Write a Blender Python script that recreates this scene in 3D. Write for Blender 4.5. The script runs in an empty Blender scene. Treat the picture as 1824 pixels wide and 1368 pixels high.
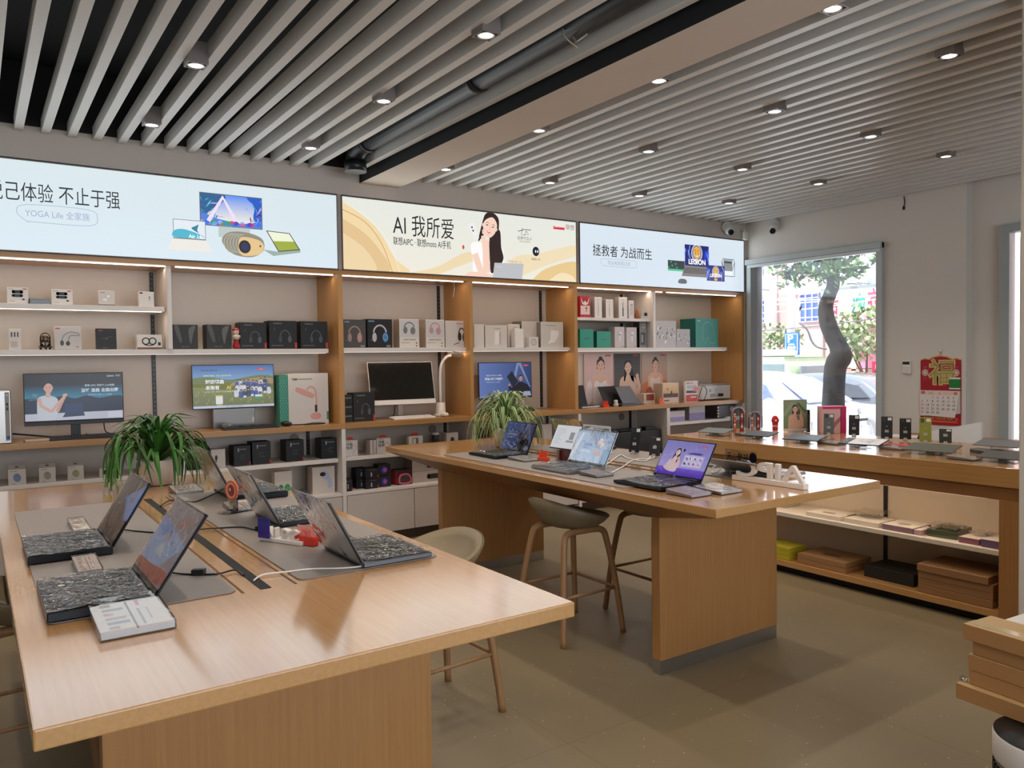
import bpy, math, random
from mathutils import Vector, Matrix, noise

# ------------------------------------------------------------------ camera, world, sun, exposure
SC = bpy.context.scene
COL = SC.collection
FPX, CX, CY, EYE = 1401.4, 912.0, 684.0, 1.55
YAW, PITCH, ROLL = math.radians(34.4756), math.radians(-1.7798), math.radians(-0.7825)
_F = Vector((math.sin(YAW) * math.cos(PITCH), math.cos(YAW) * math.cos(PITCH), math.sin(PITCH)))
_r = Vector((math.cos(YAW), -math.sin(YAW), 0))
_u = _r.cross(_F)
_R = math.cos(ROLL) * _r + math.sin(ROLL) * _u
_U = -math.sin(ROLL) * _r + math.cos(ROLL) * _u
cd = bpy.data.cameras.new('camera')
cam = bpy.data.objects.new('camera', cd)
COL.objects.link(cam)
cam.matrix_world = Matrix(((_R.x, _U.x, -_F.x, 0), (_R.y, _U.y, -_F.y, 0), (_R.z, _U.z, -_F.z, EYE), (0, 0, 0, 1)))
cd.sensor_width = 36.0
cd.sensor_fit = 'HORIZONTAL'
cd.lens = FPX / 1824 * 36.0
cd.clip_start = 0.05
cd.clip_end = 300
SC.camera = cam

SC.view_settings.view_transform = 'Standard'
SC.view_settings.look = 'None'
SC.view_settings.gamma = 1.0
SC.view_settings.exposure = -0.12
SC.cycles.max_bounces = 8
SC.cycles.diffuse_bounces = 4
SC.cycles.glossy_bounces = 4
SC.cycles.transparent_max_bounces = 12
SC.cycles.caustics_reflective = False
SC.cycles.caustics_refractive = False
SC.cycles.sample_clamp_indirect = 4.0

w = bpy.data.worlds.new('sky')
SC.world = w
w.use_nodes = True
nt = w.node_tree
bg = nt.nodes['Background']
bg.inputs['Color'].default_value = (0.80, 0.89, 1.0, 1)
bg.inputs['Strength'].default_value = 3.6

def lamp(name, kind, loc, energy, color=(1, 1, 1), rot=(0, 0, 0), **kw):
    d = bpy.data.lights.new(name, kind)
    d.energy = energy
    d.color = color
    for k, v in kw.items():
        setattr(d, k, v)
    o = bpy.data.objects.new(name, d)
    o.location = loc
    o.rotation_euler = rot
    COL.objects.link(o)
    return o

sun = lamp('sun', 'SUN', (0, 0, 10), 8.0, (1.0, 0.97, 0.92), angle=math.radians(0.6))
sun.rotation_euler = Vector((0.50, -0.12, -0.86)).to_track_quat('-Z', 'Y').to_euler()
# ambient fill, added as daylight from an unseen shop front behind the camera
lamp('shop_front_fill', 'AREA', (1.6, -2.7, 1.65), 62, (0.93, 0.96, 1.0),
     (math.radians(-90), 0, math.radians(180)), shape='RECTANGLE', size=6.0, size_y=2.3)
# daylight falling in through the window of the right wall
lamp('window_daylight', 'AREA', (7.72, 5.25, 1.75), 26, (0.90, 0.95, 1.0),
     (0, math.radians(90), 0), shape='RECTANGLE', size=1.8, size_y=1.5)

# ------------------------------------------------------------------ helpers
def lin(h):
    if isinstance(h, (tuple, list)):
        return tuple(h[:3])
    r = []
    for i in (0, 2, 4):
        c = int(h[i:i + 2], 16) / 255.0
        r.append(c / 12.92 if c <= 0.04045 else ((c + 0.055) / 1.055) ** 2.4)
    return tuple(r)

def ray(px, py):
    return _F + _R * ((px - CX) / FPX) - _U * ((py - CY) / FPX)

def onx(px, py, X):
    d = ray(px, py); t = X / d.x
    return Vector((X, d.y * t, EYE + d.z * t))

def ony(px, py, Y):
    d = ray(px, py); t = Y / d.y
    return Vector((d.x * t, Y, EYE + d.z * t))

def onz(px, py, Z):
    d = ray(px, py); t = (Z - EYE) / d.z
    return Vector((d.x * t, d.y * t, Z))

class Fr:
    """a flat frame to draw on: origin, right, up; n points at the viewer"""
    def __init__(s, o, u, v):
        s.o = Vector(o); s.u = Vector(u).normalized(); s.v = Vector(v).normalized(); s.n = s.u.cross(s.v)
    def p(s, x, y, l=0):
        return s.o + s.u * x + s.v * y + s.n * (0.00016 * l)
    def sub(s, x, y, sc=1.0, rot=0.0):
        f = Fr(s.p(x, y), s.u * math.cos(rot) + s.v * math.sin(rot), s.v * math.cos(rot) - s.u * math.sin(rot))
        return f

_txt = {}
def glyphs(s, bold, italic):
    k = (s, bold, italic)
    if k not in _txt:
        cu = bpy.data.curves.new('t', 'FONT')
        cu.body = s
        cu.resolution_u = 3
        cu.offset = bold
        cu.shear = italic
        ob = bpy.data.objects.new('t', cu)
        COL.objects.link(ob)
        dg = bpy.context.evaluated_depsgraph_get()
        dg.update()
        me = ob.evaluated_get(dg).to_mesh()
        vs = [v.co.copy() for v in me.vertices]
        fs = [tuple(p.vertices) for p in me.polygons]
        ob.evaluated_get(dg).to_mesh_clear()
        bpy.data.objects.remove(ob)
        bpy.data.curves.remove(cu)
        _txt[k] = (vs, fs)
    return _txt[k]

def spline(pts, n=6, closed=True):
    out = []
    N = len(pts)
    rng = range(N) if closed else range(N - 1)
    for i in rng:
        if closed:
            a, b, c, d = pts[(i - 1) % N], pts[i], pts[(i + 1) % N], pts[(i + 2) % N]
        else:
            a, b, c, d = pts[max(i - 1, 0)], pts[i], pts[i + 1], pts[min(i + 2, N - 1)]
        for k in range(n):
            t = k / n
            out.append(tuple(0.5 * ((2 * b[j]) + (c[j] - a[j]) * t + (2 * a[j] - 5 * b[j] + 4 * c[j] - d[j]) * t * t
                       + (3 * b[j] - a[j] - 3 * c[j] + d[j]) * t ** 3) for j in range(len(b))))
    if not closed:
        out.append(tuple(pts[-1]))
    return out

class M:
    """collects coloured faces, then becomes one mesh object"""
    def __init__(s):
        s.v = []; s.f = []; s.c = []; s.sm = []; s.clip = None
    def _cut(s, F, pts):
        """keep a drawn shape inside the edges of its print"""
        if not s.clip or s.clip[0] is not F: return pts
        x0, y0, x1, y1 = s.clip[1:]
        for ax, lim, sg in ((0, x0, 1), (0, x1, -1), (1, y0, 1), (1, y1, -1)):
            out = []
            for i in range(len(pts)):
                a, b = pts[i - 1], pts[i]
                ia, ib = (a[ax] - lim) * sg >= 0, (b[ax] - lim) * sg >= 0
                if ia != ib:
                    t = (lim - a[ax]) / (b[ax] - a[ax])
                    q = [a[0] + (b[0] - a[0]) * t, a[1] + (b[1] - a[1]) * t]; q[ax] = lim
                    out.append(tuple(q))
                if ib: out.append(b)
            pts = out
            if len(pts) < 3: return []
        return pts
    def face(s, idx, col, smooth=False):
        s.f.append(tuple(idx)); s.sm.append(smooth)
        s.c.append(col if isinstance(col, list) else [lin(col)] * len(idx))
    def box(s, x0, y0, z0, x1, y1, z1, col='ffffff', **fc):
        b = len(s.v)
        s.v += [Vector(p) for p in ((x0, y0, z0), (x1, y0, z0), (x1, y1, z0), (x0, y1, z0),
                                    (x0, y0, z1), (x1, y0, z1), (x1, y1, z1), (x0, y1, z1))]
        for key, q in (('bot', (3, 2, 1, 0)), ('top', (4, 5, 6, 7)), ('front', (0, 1, 5, 4)),
                       ('right', (1, 2, 6, 5)), ('back', (2, 3, 7, 6)), ('left', (3, 0, 4, 7))):
            s.face([b + i for i in q], fc.get(key, col))
        return s
    def hull(s, bot, top, col='ffffff'):
        """two loops of the same length joined to a solid"""
        b = len(s.v); n = len(bot)
        s.v += [Vector(p) for p in bot] + [Vector(p) for p in top]
        s.face([b + i for i in reversed(range(n))], col)
        s.face([b + n + i for i in range(n)], col)
        for i in range(n):
            j = (i + 1) % n
            s.face([b + i, b + j, b + n + j, b + n + i], col)
        return s
    def prism(s, poly, axis, d0, d1, col='ffffff', smooth=False):
        f = {'x': lambda p, d: (d, p[0], p[1]), 'y': lambda p, d: (p[0], d, p[1]), 'z': lambda p, d: (p[0], p[1], d)}[axis]
        b = len(s.v); n = len(poly)
        s.v += [Vector(f(p, d0)) for p in poly] + [Vector(f(p, d1)) for p in poly]
        s.face([b + i for i in range(n)], col); s.face([b + n + i for i in reversed(range(n))], col)
        for i in range(n):
            j = (i + 1) % n
            s.face([b + j, b + i, b + n + i, b + n + j], col, smooth)
        return s
    def tube(s, pts, r, col='ffffff', n=8, flat=1.0, caps=True):
        pts = [Vector(p) for p in pts]
        N = len(pts)
        rs = r if isinstance(r, (list, tuple)) else [r] * N
        b = len(s.v)
        up = None
        for i in range(N):
            t = (pts[min(i + 1, N - 1)] - pts[max(i - 1, 0)]).normalized()
            if up is None:
                up = Vector((0, 0, 1)) if abs(t.z) < 0.95 else Vector((0, 1, 0))
            side = t.cross(up).normalized()
            up = side.cross(t).normalized()
            for k in range(n):
                a = 2 * math.pi * k / n
                s.v.append(pts[i] + side * (math.cos(a) * rs[i]) + up * (math.sin(a) * rs[i] * flat))
        for i in range(N - 1):
            for k in range(n):
                k2 = (k + 1) % n
                s.face([b + i * n + k, b + i * n + k2, b + (i + 1) * n + k2, b + (i + 1) * n + k], col, True)
        if caps:
            s.face([b + k for k in reversed(range(n))], col)
            s.face([b + (N - 1) * n + k for k in range(n)], col)
        return s
    def lathe(s, prof, c=(0, 0, 0), col='ffffff', n=24, sx=1.0, sy=1.0):
        b = len(s.v); c = Vector(c)
        for r, z in prof:
            for k in range(n):
                a = 2 * math.pi * k / n
                s.v.append(c + Vector((math.cos(a) * r * sx, math.sin(a) * r * sy, z)))
        for i in range(len(prof) - 1):
            for k in range(n):
                k2 = (k + 1) % n
                s.face([b + i * n + k, b + i * n + k2, b + (i + 1) * n + k2, b + (i + 1) * n + k], col, True)
        if prof[0][0] > 1e-6: s.face([b + k for k in reversed(range(n))], col)
        if prof[-1][0] > 1e-6: s.face([b + (len(prof) - 1) * n + k for k in range(n)], col)
        return s
    def ball(s, c, r, col='ffffff', n=12, m=8):
        if not isinstance(r, (tuple, list)): r = (r, r, r)
        b = len(s.v); c = Vector(c)
        for i in range(m + 1):
            th = math.pi * i / m
            for k in range(n):
                a = 2 * math.pi * k / n
                s.v.append(c + Vector((math.sin(th) * math.cos(a) * r[0], math.sin(th) * math.sin(a) * r[1], math.cos(th) * r[2])))
        for i in range(m):
            for k in range(n):
                k2 = (k + 1) % n
                s.face([b + (i + 1) * n + k, b + (i + 1) * n + k2, b + i * n + k2, b + i * n + k], col, True)
        return s
    def xf(s, mat, start=0):
        for i in range(start, len(s.v)):
            s.v[i] = mat @ s.v[i]
        return s
    # ---- flat print
    def poly(s, F, pts, col, l=1, y0=None):
        if y0 is not None: pts = [(x, max(y, y0)) for x, y in pts]
        pts = s._cut(F, pts)
        if len(pts) < 3: return s
        b = len(s.v)
        s.v += [F.p(x, y, l) for x, y in pts]
        s.face(range(b, b + len(pts)), col)
        return s
    def rect(s, F, x0, y0, x1, y1, col, l=1, top=None, rgt=None):
        b = len(s.v)
        s.v += [F.p(x0, y0, l), F.p(x1, y0, l), F.p(x1, y1, l), F.p(x0, y1, l)]
        c = lin(col)
        if top: s.face(range(b, b + 4), [c, c, lin(top), lin(top)])
        elif rgt: s.face(range(b, b + 4), [c, lin(rgt), lin(rgt), c])
        else: s.face(range(b, b + 4), col)
        return s
    def ell(s, F, x, y, rx, ry, col, l=1, n=18, rot=0.0):
        c, q = math.cos(rot), math.sin(rot)
        return s.poly(F, [(x + rx * math.cos(a) * c - ry * math.sin(a) * q, y + rx * math.cos(a) * q + ry * math.sin(a) * c)
                          for a in [2 * math.pi * k / n for k in range(n)]], col, l)
    def blob(s, F, pts, col, l=1, n=5, y0=None):
        return s.poly(F, spline(pts, n), col, l, y0)
    def stroke(s, F, pts, wd, col, l=1, y0=None, n=1):
        if n > 1: pts = spline(pts, n, False)
        N = len(pts)
        ws = wd if isinstance(wd, (list, tuple)) else None
        L, Rr = [], []
        for i in range(N):
            a, b = pts[max(i - 1, 0)], pts[min(i + 1, N - 1)]
            dx, dy = b[0] - a[0], b[1] - a[1]
            h = math.hypot(dx, dy) or 1
            q = (ws[0] + (ws[1] - ws[0]) * i / (N - 1) if ws else wd) / 2
            L.append((pts[i][0] - dy / h * q, pts[i][1] + dx / h * q)); Rr.append((pts[i][0] + dy / h * q, pts[i][1] - dx / h * q))
        if y0 is not None:
            L = [(x, max(y, y0)) for x, y in L]; Rr = [(x, max(y, y0)) for x, y in Rr]
        for i in range(N - 1):
            q = s._cut(F, [Rr[i], Rr[i + 1], L[i + 1], L[i]])
            if len(q) < 3: continue
            b = len(s.v)
            s.v += [F.p(*p_, l) for p_ in q]
            s.face(range(b, b + len(q)), col)
        return s
    def ring(s, F, x, y, r, wd, col, l=1, a0=0, a1=360, n=20, sy=1.0):
        return s.stroke(F, [(x + r * math.cos(math.radians(a0 + (a1 - a0) * k / n)), y + sy * r * math.sin(math.radians(a0 + (a1 - a0) * k / n))) for k in range(n + 1)], wd, col, l)
    def text(s, F, t, x, y, size, col, l=2, align='l', bold=0.0, italic=0.0, sx=1.0, fit=None):
        vs, fs = glyphs(t, bold, italic)
        if not vs: return s
        if fit: sx = fit / (max(v.x for v in vs) * size)
        wd = max(v.x for v in vs) * size * sx
        ox = x - (wd if align == 'r' else wd / 2 if align == 'c' else 0)
        b = len(s.v)
        s.v += [F.p(ox + v.x * size * sx, y + v.y * size, l) for v in vs]
        for f in fs:
            s.face([b + i for i in f], col)
        return s

PROPS = ('label', 'category', 'group', 'kind')
def tag(o, label=None, category=None, group=None, kind=None):
    for k, v in zip(PROPS, (label, category, group, kind)):
        if v: o[k] = v
    return o

def obj(name, m, mat, parent=None, bevel=0.0, loc=None, label=None):
    me = bpy.data.meshes.new(name)
    me.from_pydata([tuple(v) for v in m.v], [], m.f)
    ca = me.color_attributes.new('Col', 'FLOAT_COLOR', 'CORNER')
    flat = []
    for p, cl in zip(m.f, m.c):
        for c in cl:
            flat += [c[0], c[1], c[2], 1.0]
    ca.data.foreach_set('color', flat)
    me.polygons.foreach_set('use_smooth', m.sm)
    me.update()
    me.materials.append(MAT[mat] if isinstance(mat, str) else mat)
    o = bpy.data.objects.new(name, me)
    COL.objects.link(o)
    if parent: o.parent = parent
    if loc is not None: o.location = loc
    if bevel:
        b = o.modifiers.new('edge', 'BEVEL')
        b.width = bevel; b.segments = 2; b.limit_method = 'ANGLE'; b.angle_limit = math.radians(50)
        b.harden_normals = False
    if label: o['label'] = label
    return o

def thing(name, label, category, loc=(0, 0, 0), rz=0.0, group=None):
    o = bpy.data.objects.new(name, None)
    o.empty_display_size = 0.05
    COL.objects.link(o)
    o.location = loc
    o.rotation_euler = (0, 0, rz)
    return tag(o, label, category, group)

def solo(name, m, mat, label, category, loc=(0, 0, 0), rz=0.0, group=None, bevel=0.0):
    o = obj(name, m, mat, None, bevel, loc)
    o.rotation_euler = (0, 0, rz)
    return tag(o, label, category, group)

def struct(name, m, mat, parent=None, bevel=0.0):
    return tag(obj(name, m, mat, parent, bevel), kind='structure' if parent is None else None)

def dup(root, loc, rz, label=None, group=None):
    r = root.copy(); COL.objects.link(r); r.location = loc; r.rotation_euler = (0, 0, rz)
    if label: r['label'] = label
    if group: r['group'] = group
    for ch in list(root.children):
        c = ch.copy(); COL.objects.link(c); c.parent = r
        for g in ch.children:
            d = g.copy(); COL.objects.link(d); d.parent = c
    return r

# ------------------------------------------------------------------ materials
MAT = {}
def mk(name, rough=0.5, metal=0.0, noise_amt=0.06, noise_scale=30.0, bump=0.0, bump_scale=200.0, emit=0.0, coat=0.0, spec=0.5, base=None):
    m = bpy.data.materials.new(name)
    m.use_nodes = True
    t = m.node_tree; N = t.nodes; L = t.links
    p = N['Principled BSDF']
    a = N.new('ShaderNodeAttribute'); a.attribute_name = 'Col'
    tc = N.new('ShaderNodeTexCoord')
    nz = N.new('ShaderNodeTexNoise'); nz.inputs['Scale'].default_value = noise_scale; nz.inputs['Detail'].default_value = 4
    L.new(tc.outputs['Object'], nz.inputs['Vector'])
    mr = N.new('ShaderNodeMapRange'); mr.inputs['To Min'].default_value = 1 - noise_amt; mr.inputs['To Max'].default_value = 1 + noise_amt * 0.4
    L.new(nz.outputs['Fac'], mr.inputs['Value'])
    mx = N.new('ShaderNodeVectorMath'); mx.operation = 'SCALE'
    L.new(a.outputs['Color'], mx.inputs[0]); L.new(mr.outputs['Result'], mx.inputs['Scale'])
    src = mx.outputs['Vector'] if not emit else a.outputs['Color']
    if emit:
        p.inputs['Base Color'].default_value = (0.012, 0.012, 0.014, 1)
        L.new(src, p.inputs['Emission Color']); p.inputs['Emission Strength'].default_value = emit
    else:
        L.new(src, p.inputs['Base Color'])
    p.inputs['Roughness'].default_value = rough
    p.inputs['Metallic'].default_value = metal
    p.inputs['Coat Weight'].default_value = coat
    p.inputs['Coat Roughness'].default_value = 0.06
    p.inputs['Specular IOR Level'].default_value = spec
    if bump:
        n2 = N.new('ShaderNodeTexNoise'); n2.inputs['Scale'].default_value = bump_scale; n2.inputs['Detail'].default_value = 5
        L.new(tc.outputs['Object'], n2.inputs['Vector'])
        b = N.new('ShaderNodeBump'); b.inputs['Strength'].default_value = bump; b.inputs['Distance'].default_value = 0.002
        L.new(n2.outputs['Fac'], b.inputs['Height']); L.new(b.outputs['Normal'], p.inputs['Normal'])
    MAT[name] = m
    return m

mk('paint', 0.75, noise_amt=0.05, noise_scale=2.5, bump=0.05, bump_scale=60)
mk('card', 0.5, noise_amt=0.04, noise_scale=14)
mk('matte', 0.75, noise_amt=0.08, noise_scale=20)
mk('satin', 0.38, noise_amt=0.04, noise_scale=20)
mk('gloss', 0.15, noise_amt=0.02, coat=0.4)
mk('metal', 0.32, 0.85, 0.08, 6)
mk('steel', 0.34, 1.0, 0.12, 3, bump=0.05, bump_scale=400)
mk('fabric', 0.85, noise_amt=0.22, noise_scale=90, bump=0.5, bump_scale=500)
mk('leather', 0.45, noise_amt=0.10, noise_scale=30, bump=0.15, bump_scale=300)
mk('leaf', 0.42, noise_amt=0.25, noise_scale=12)
mk('bark', 0.9, noise_amt=0.5, noise_scale=9, bump=0.6, bump_scale=30)
mk('street', 0.85, noise_amt=0.12, noise_scale=1.5)
mk('carpaint', 0.25, noise_amt=0.0, coat=0.8)
mk('screen', 0.28, emit=0.74)
mk('screen_dim', 0.12, emit=0.30)
mk('lightbox', 0.4, emit=1.16)
mk('led', 0.4, emit=4.0)
mk('led_dim', 0.4, emit=1.1)
mk('lens', 0.4, emit=9.0)

def wood(name, axis, dark, light, rough, coat=0.0, scale=1.0):
    m = bpy.data.materials.new(name); m.use_nodes = True
    t = m.node_tree; N = t.nodes; L = t.links; p = N['Principled BSDF']
    tc = N.new('ShaderNodeTexCoord'); mp = N.new('ShaderNodeMapping')
    s = [38 * scale] * 3; s['xyz'.index(axis)] = 1.1 * scale
    mp.inputs['Scale'].default_value = s
    L.new(tc.outputs['Object'], mp.inputs['Vector'])
    n1 = N.new('ShaderNodeTexNoise'); n1.inputs['Scale'].default_value = 2.2; n1.inputs['Detail'].default_value = 6; n1.inputs['Roughness'].default_value = 0.65
    L.new(mp.outputs['Vector'], n1.inputs['Vector'])
    n2 = N.new('ShaderNodeTexNoise'); n2.inputs['Scale'].default_value = 1.6; n2.inputs['Detail'].default_value = 2
    L.new(tc.outputs['Object'], n2.inputs['Vector'])
    ad = N.new('ShaderNodeMath'); ad.operation = 'MULTIPLY_ADD'; ad.inputs[1].default_value = 0.45
    L.new(n2.outputs['Fac'], ad.inputs[0]); L.new(n1.outputs['Fac'], ad.inputs[2])
    cr = N.new('ShaderNodeValToRGB')
    cr.color_ramp.elements[0].position = 0.45; cr.color_ramp.elements[0].color = (*lin(dark), 1)
    cr.color_ramp.elements[1].position = 0.95; cr.color_ramp.elements[1].color = (*lin(light), 1)
    L.new(ad.outputs[0], cr.inputs['Fac']); L.new(cr.outputs['Color'], p.inputs['Base Color'])
    p.inputs['Roughness'].default_value = rough
    p.inputs['Coat Weight'].default_value = coat; p.inputs['Coat Roughness'].default_value = 0.12
    MAT[name] = m

wood('wood_top', 'y', 'B3824B', 'C2945E', 0.26, 1.0)
wood('wood_top_x', 'x', 'A97A46', 'B98C56', 0.34, 0.3)
wood('wood_panel', 'z', '9A6A3A', 'AA7B48', 0.42, 0.1)
wood('wood_leg', 'z', '8A6440', 'A07850', 0.5, 0.0)
wood('wood_upright', 'z', 'B6834A', 'C6975C', 0.40, 0.15)
wood('wood_dark', 'y', '825428', '92633A', 0.42, 0.1)

def film_mat(name, amt, tint=(1, 1, 1), bump=1.0, scale=14.0):
    m = bpy.data.materials.new(name); m.use_nodes = True
    t = m.node_tree; N = t.nodes; L = t.links
    N.remove(N['Principled BSDF'])
    tr = N.new('ShaderNodeBsdfTransparent'); tr.inputs['Color'].default_value = (*tint, 1)
    gl = N.new('ShaderNodeBsdfGlossy'); gl.inputs['Roughness'].default_value = 0.07
    fr = N.new('ShaderNodeFresnel'); fr.inputs['IOR'].default_value = 1.5
    ma = N.new('ShaderNodeMath'); ma.operation = 'MULTIPLY_ADD'; ma.inputs[1].default_value = 1.0; ma.inputs[2].default_value = amt; ma.use_clamp = True
    mix = N.new('ShaderNodeMixShader')
    L.new(fr.outputs[0], ma.inputs[0]); L.new(ma.outputs[0], mix.inputs['Fac'])
    L.new(tr.outputs[0], mix.inputs[1]); L.new(gl.outputs[0], mix.inputs[2])
    if bump:
        tc = N.new('ShaderNodeTexCoord'); nz = N.new('ShaderNodeTexNoise'); nz.inputs['Scale'].default_value = scale; nz.inputs['Detail'].default_value = 3; nz.inputs['Distortion'].default_value = 1.6
        L.new(tc.outputs['Object'], nz.inputs['Vector'])
        b = N.new('ShaderNodeBump'); b.inputs['Strength'].default_value = bump; b.inputs['Distance'].default_value = 0.02
        L.new(nz.outputs['Fac'], b.inputs['Height']); L.new(b.outputs['Normal'], gl.inputs['Normal']); L.new(b.outputs['Normal'], fr.inputs['Normal'])
    L.new(mix.outputs[0], N['Material Output'].inputs['Surface'])
    MAT[name] = m
film_mat('film', 0.15, bump=1.0, scale=22.0)
film_mat('film_flat', 0.07, bump=0.3, scale=8)
film_mat('acrylic', 0.03, (0.95, 0.96, 0.97), 0.1, 6)
film_mat('pane', 0.02, (0.98, 0.99, 1.0), 0)

def floor_mat():
    m = bpy.data.materials.new('terrazzo'); m.use_nodes = True
    t = m.node_tree; N = t.nodes; L = t.links; p = N['Principled BSDF']
    tc = N.new('ShaderNodeTexCoord')
    n1 = N.new('ShaderNodeTexNoise'); n1.inputs['Scale'].default_value = 0.9; n1.inputs['Detail'].default_value = 8
    L.new(tc.outputs['Object'], n1.inputs['Vector'])
    cr = N.new('ShaderNodeValToRGB')
    cr.color_ramp.elements[0].position = 0.3; cr.color_ramp.elements[0].color = (*lin('786A52'), 1)
    cr.color_ramp.elements[1].position = 0.75; cr.color_ramp.elements[1].color = (*lin('887A5F'), 1)
    L.new(n1.outputs['Fac'], cr.inputs['Fac'])
    vo = N.new('ShaderNodeTexVoronoi'); vo.inputs['Scale'].default_value = 42
    L.new(tc.outputs['Object'], vo.inputs['Vector'])
    lt = N.new('ShaderNodeMath'); lt.operation = 'LESS_THAN'; lt.inputs[1].default_value = 0.13
    L.new(vo.outputs['Distance'], lt.inputs[0])
    gt = N.new('ShaderNodeSeparateColor'); L.new(vo.outputs['Color'], gt.inputs[0])
    sel = N.new('ShaderNodeMath'); sel.operation = 'GREATER_THAN'; sel.inputs[1].default_value = 0.80
    L.new(gt.outputs[0], sel.inputs[0])
    mu = N.new('ShaderNodeMath'); mu.operation = 'MULTIPLY'; L.new(lt.outputs[0], mu.inputs[0]); L.new(sel.outputs[0], mu.inputs[1])
    chip = N.new('ShaderNodeValToRGB'); chip.color_ramp.elements[0].color = (*lin('5F5648'), 1); chip.color_ramp.elements[1].color = (*lin('C8BEA8'), 1)
    chip.color_ramp.interpolation = 'CONSTANT'; chip.color_ramp.elements[1].position = 0.45
    L.new(gt.outputs[1], chip.inputs['Fac'])
    m1 = N.new('ShaderNodeMix'); m1.data_type = 'RGBA'
    L.new(mu.outputs[0], m1.inputs['Factor']); L.new(cr.outputs['Color'], m1.inputs['A']); L.new(chip.outputs['Color'], m1.inputs['B'])
    br = N.new('ShaderNodeTexBrick'); br.offset = 0.0; br.inputs['Scale'].default_value = 1.0
    br.inputs['Brick Width'].default_value = 1.2; br.inputs['Row Height'].default_value = 1.2; br.inputs['Mortar Size'].default_value = 0.003
    br.inputs['Color1'].default_value = (1, 1, 1, 1); br.inputs['Color2'].default_value = (0.96, 0.96, 0.96, 1); br.inputs['Mortar'].default_value = (0.80, 0.80, 0.80, 1)
    mp = N.new('ShaderNodeMapping'); mp.inputs['Location'].default_value = (0.46, -0.06, 0)
    L.new(tc.outputs['Object'], mp.inputs['Vector']); L.new(mp.outputs['Vector'], br.inputs['Vector'])
    m2 = N.new('ShaderNodeMix'); m2.data_type = 'RGBA'; m2.blend_type = 'MULTIPLY'; m2.inputs['Factor'].default_value = 1
    L.new(m1.outputs['Result'], m2.inputs['A']); L.new(br.outputs['Color'], m2.inputs['B'])
    L.new(m2.outputs['Result'], p.inputs['Base Color'])
    p.inputs['Roughness'].default_value = 0.42
    MAT['terrazzo'] = m
floor_mat()
# ------------------------------------------------------------------ the setting
YF, YB = 6.13, 6.60          # front and back plane of the wall shelving
m = M().box(-3.2, -2.9, -0.1, 7.6, 6.75, 0.0)
struct('floor', m, 'terrazzo')
WALLC = 'DAD4CB'
# back wall behind the shelving and the soffit above the light boxes
m = M().box(-3.2, 6.63, 0, 7.75, 6.78, 3.6, WALLC)
struct('wall_back', m, 'paint')
m = M().box(-3.2, YF + 0.005, 2.922, 7.6, 6.63, 3.14, 'CFC6BD')
struct('trim_1', m, 'paint')
m = M().box(7.555, YF + 0.005, 0, 7.6, 6.63, 2.922, 'D6D0C8')
struct('trim_2', m, 'paint')
struct('trim_4', M().box(2.499, YF + 0.001, 2.306, 2.534, YF + 0.3, 2.922, 'B5ACA4'), 'paint')
struct('trim_5', M().box(5.009, YF + 0.001, 2.306, 5.044, YF + 0.3, 2.922, 'B5ACA4'), 'paint')
struct('wall_left', M().box(-3.35, -2.9, 0, -3.2, 6.78, 3.6, WALLC), 'paint')
# wall behind the camera with the shop front opening
m = M()
m.box(-3.35, -3.0, 0, -1.5, -2.9, 3.6, WALLC); m.box(4.7, -3.0, 0, 8.0, -2.9, 3.6, WALLC)
m.box(-1.5, -3.0, 2.85, 4.7, -2.9, 3.6, WALLC); m.box(-1.5, -3.0, 0, 4.7, -2.9, 0.45, WALLC)
struct('wall_front', m, 'paint')
# right wall: window opening Y 4.47-6.04, Z 0.3-2.63, then a recessed stretch with the door
WY0, WY1, WZ0, WZ1 = 4.47, 6.06, 0.42, 2.62
m = M()
m.box(7.6, 3.63, 0, 7.8, WY0, 3.2, WALLC); m.box(7.6, WY0, WZ1, 7.8, 6.63, 3.2, WALLC)
m.box(7.6, WY0, 0, 7.8, WY1, WZ0, WALLC); m.box(7.6, WY1, 0, 7.8, 6.63, WZ1, WALLC)
struct('wall_right', m, 'paint')
m = M()
m.box(7.7, 3.34, 0, 7.85, 3.63, 3.2, WALLC); m.box(7.7, -2.9, 2.68, 7.85, 3.34, 3.2, WALLC)
m.box(7.7, -2.9, 0, 7.85, 2.3, 2.68, WALLC)
struct('wall_recess', m, 'paint')
struct('trim_3', M().box(7.6, -2.9, 3.2, 8.0, 6.63, 3.6, '202020'), 'paint')
# window frame with roller blind box
m = M()
for a in ((7.56, WY0 - 0.045, WZ0, 7.66, WY0 + 0.02, WZ1 + 0.06), (7.56, WY1 - 0.02, WZ0, 7.66, WY1 + 0.04, WZ1 + 0.06),
          (7.56, WY0 - 0.045, WZ0 - 0.05, 7.66, WY1 + 0.04, WZ0)):
    m.box(*a, 'B9C0C0')
wn = tag(obj('window_1', m, 'satin', None, 0.003), kind='structure')
m = M().box(7.53, WY0 - 0.045, WZ1, 7.64, WY1 + 0.04, WZ1 + 0.06, 'B9C2C1').box(7.55, WY0 - 0.03, WZ1 - 0.035, 7.61, WY1 + 0.02, WZ1, 'D5DBDC')
obj('head_rail', m, 'satin', wn, 0.003)
m = M().box(7.66, WY0, WZ0, 7.665, WY1 - 0.1, WZ1)
obj('pane', m, 'pane', wn)
m = M().box(7.655, WY1 - 0.10, WZ0, 7.675, WY1, WZ1, 'C4C4CC')
obj('side_panel', m, 'satin', wn)
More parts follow.
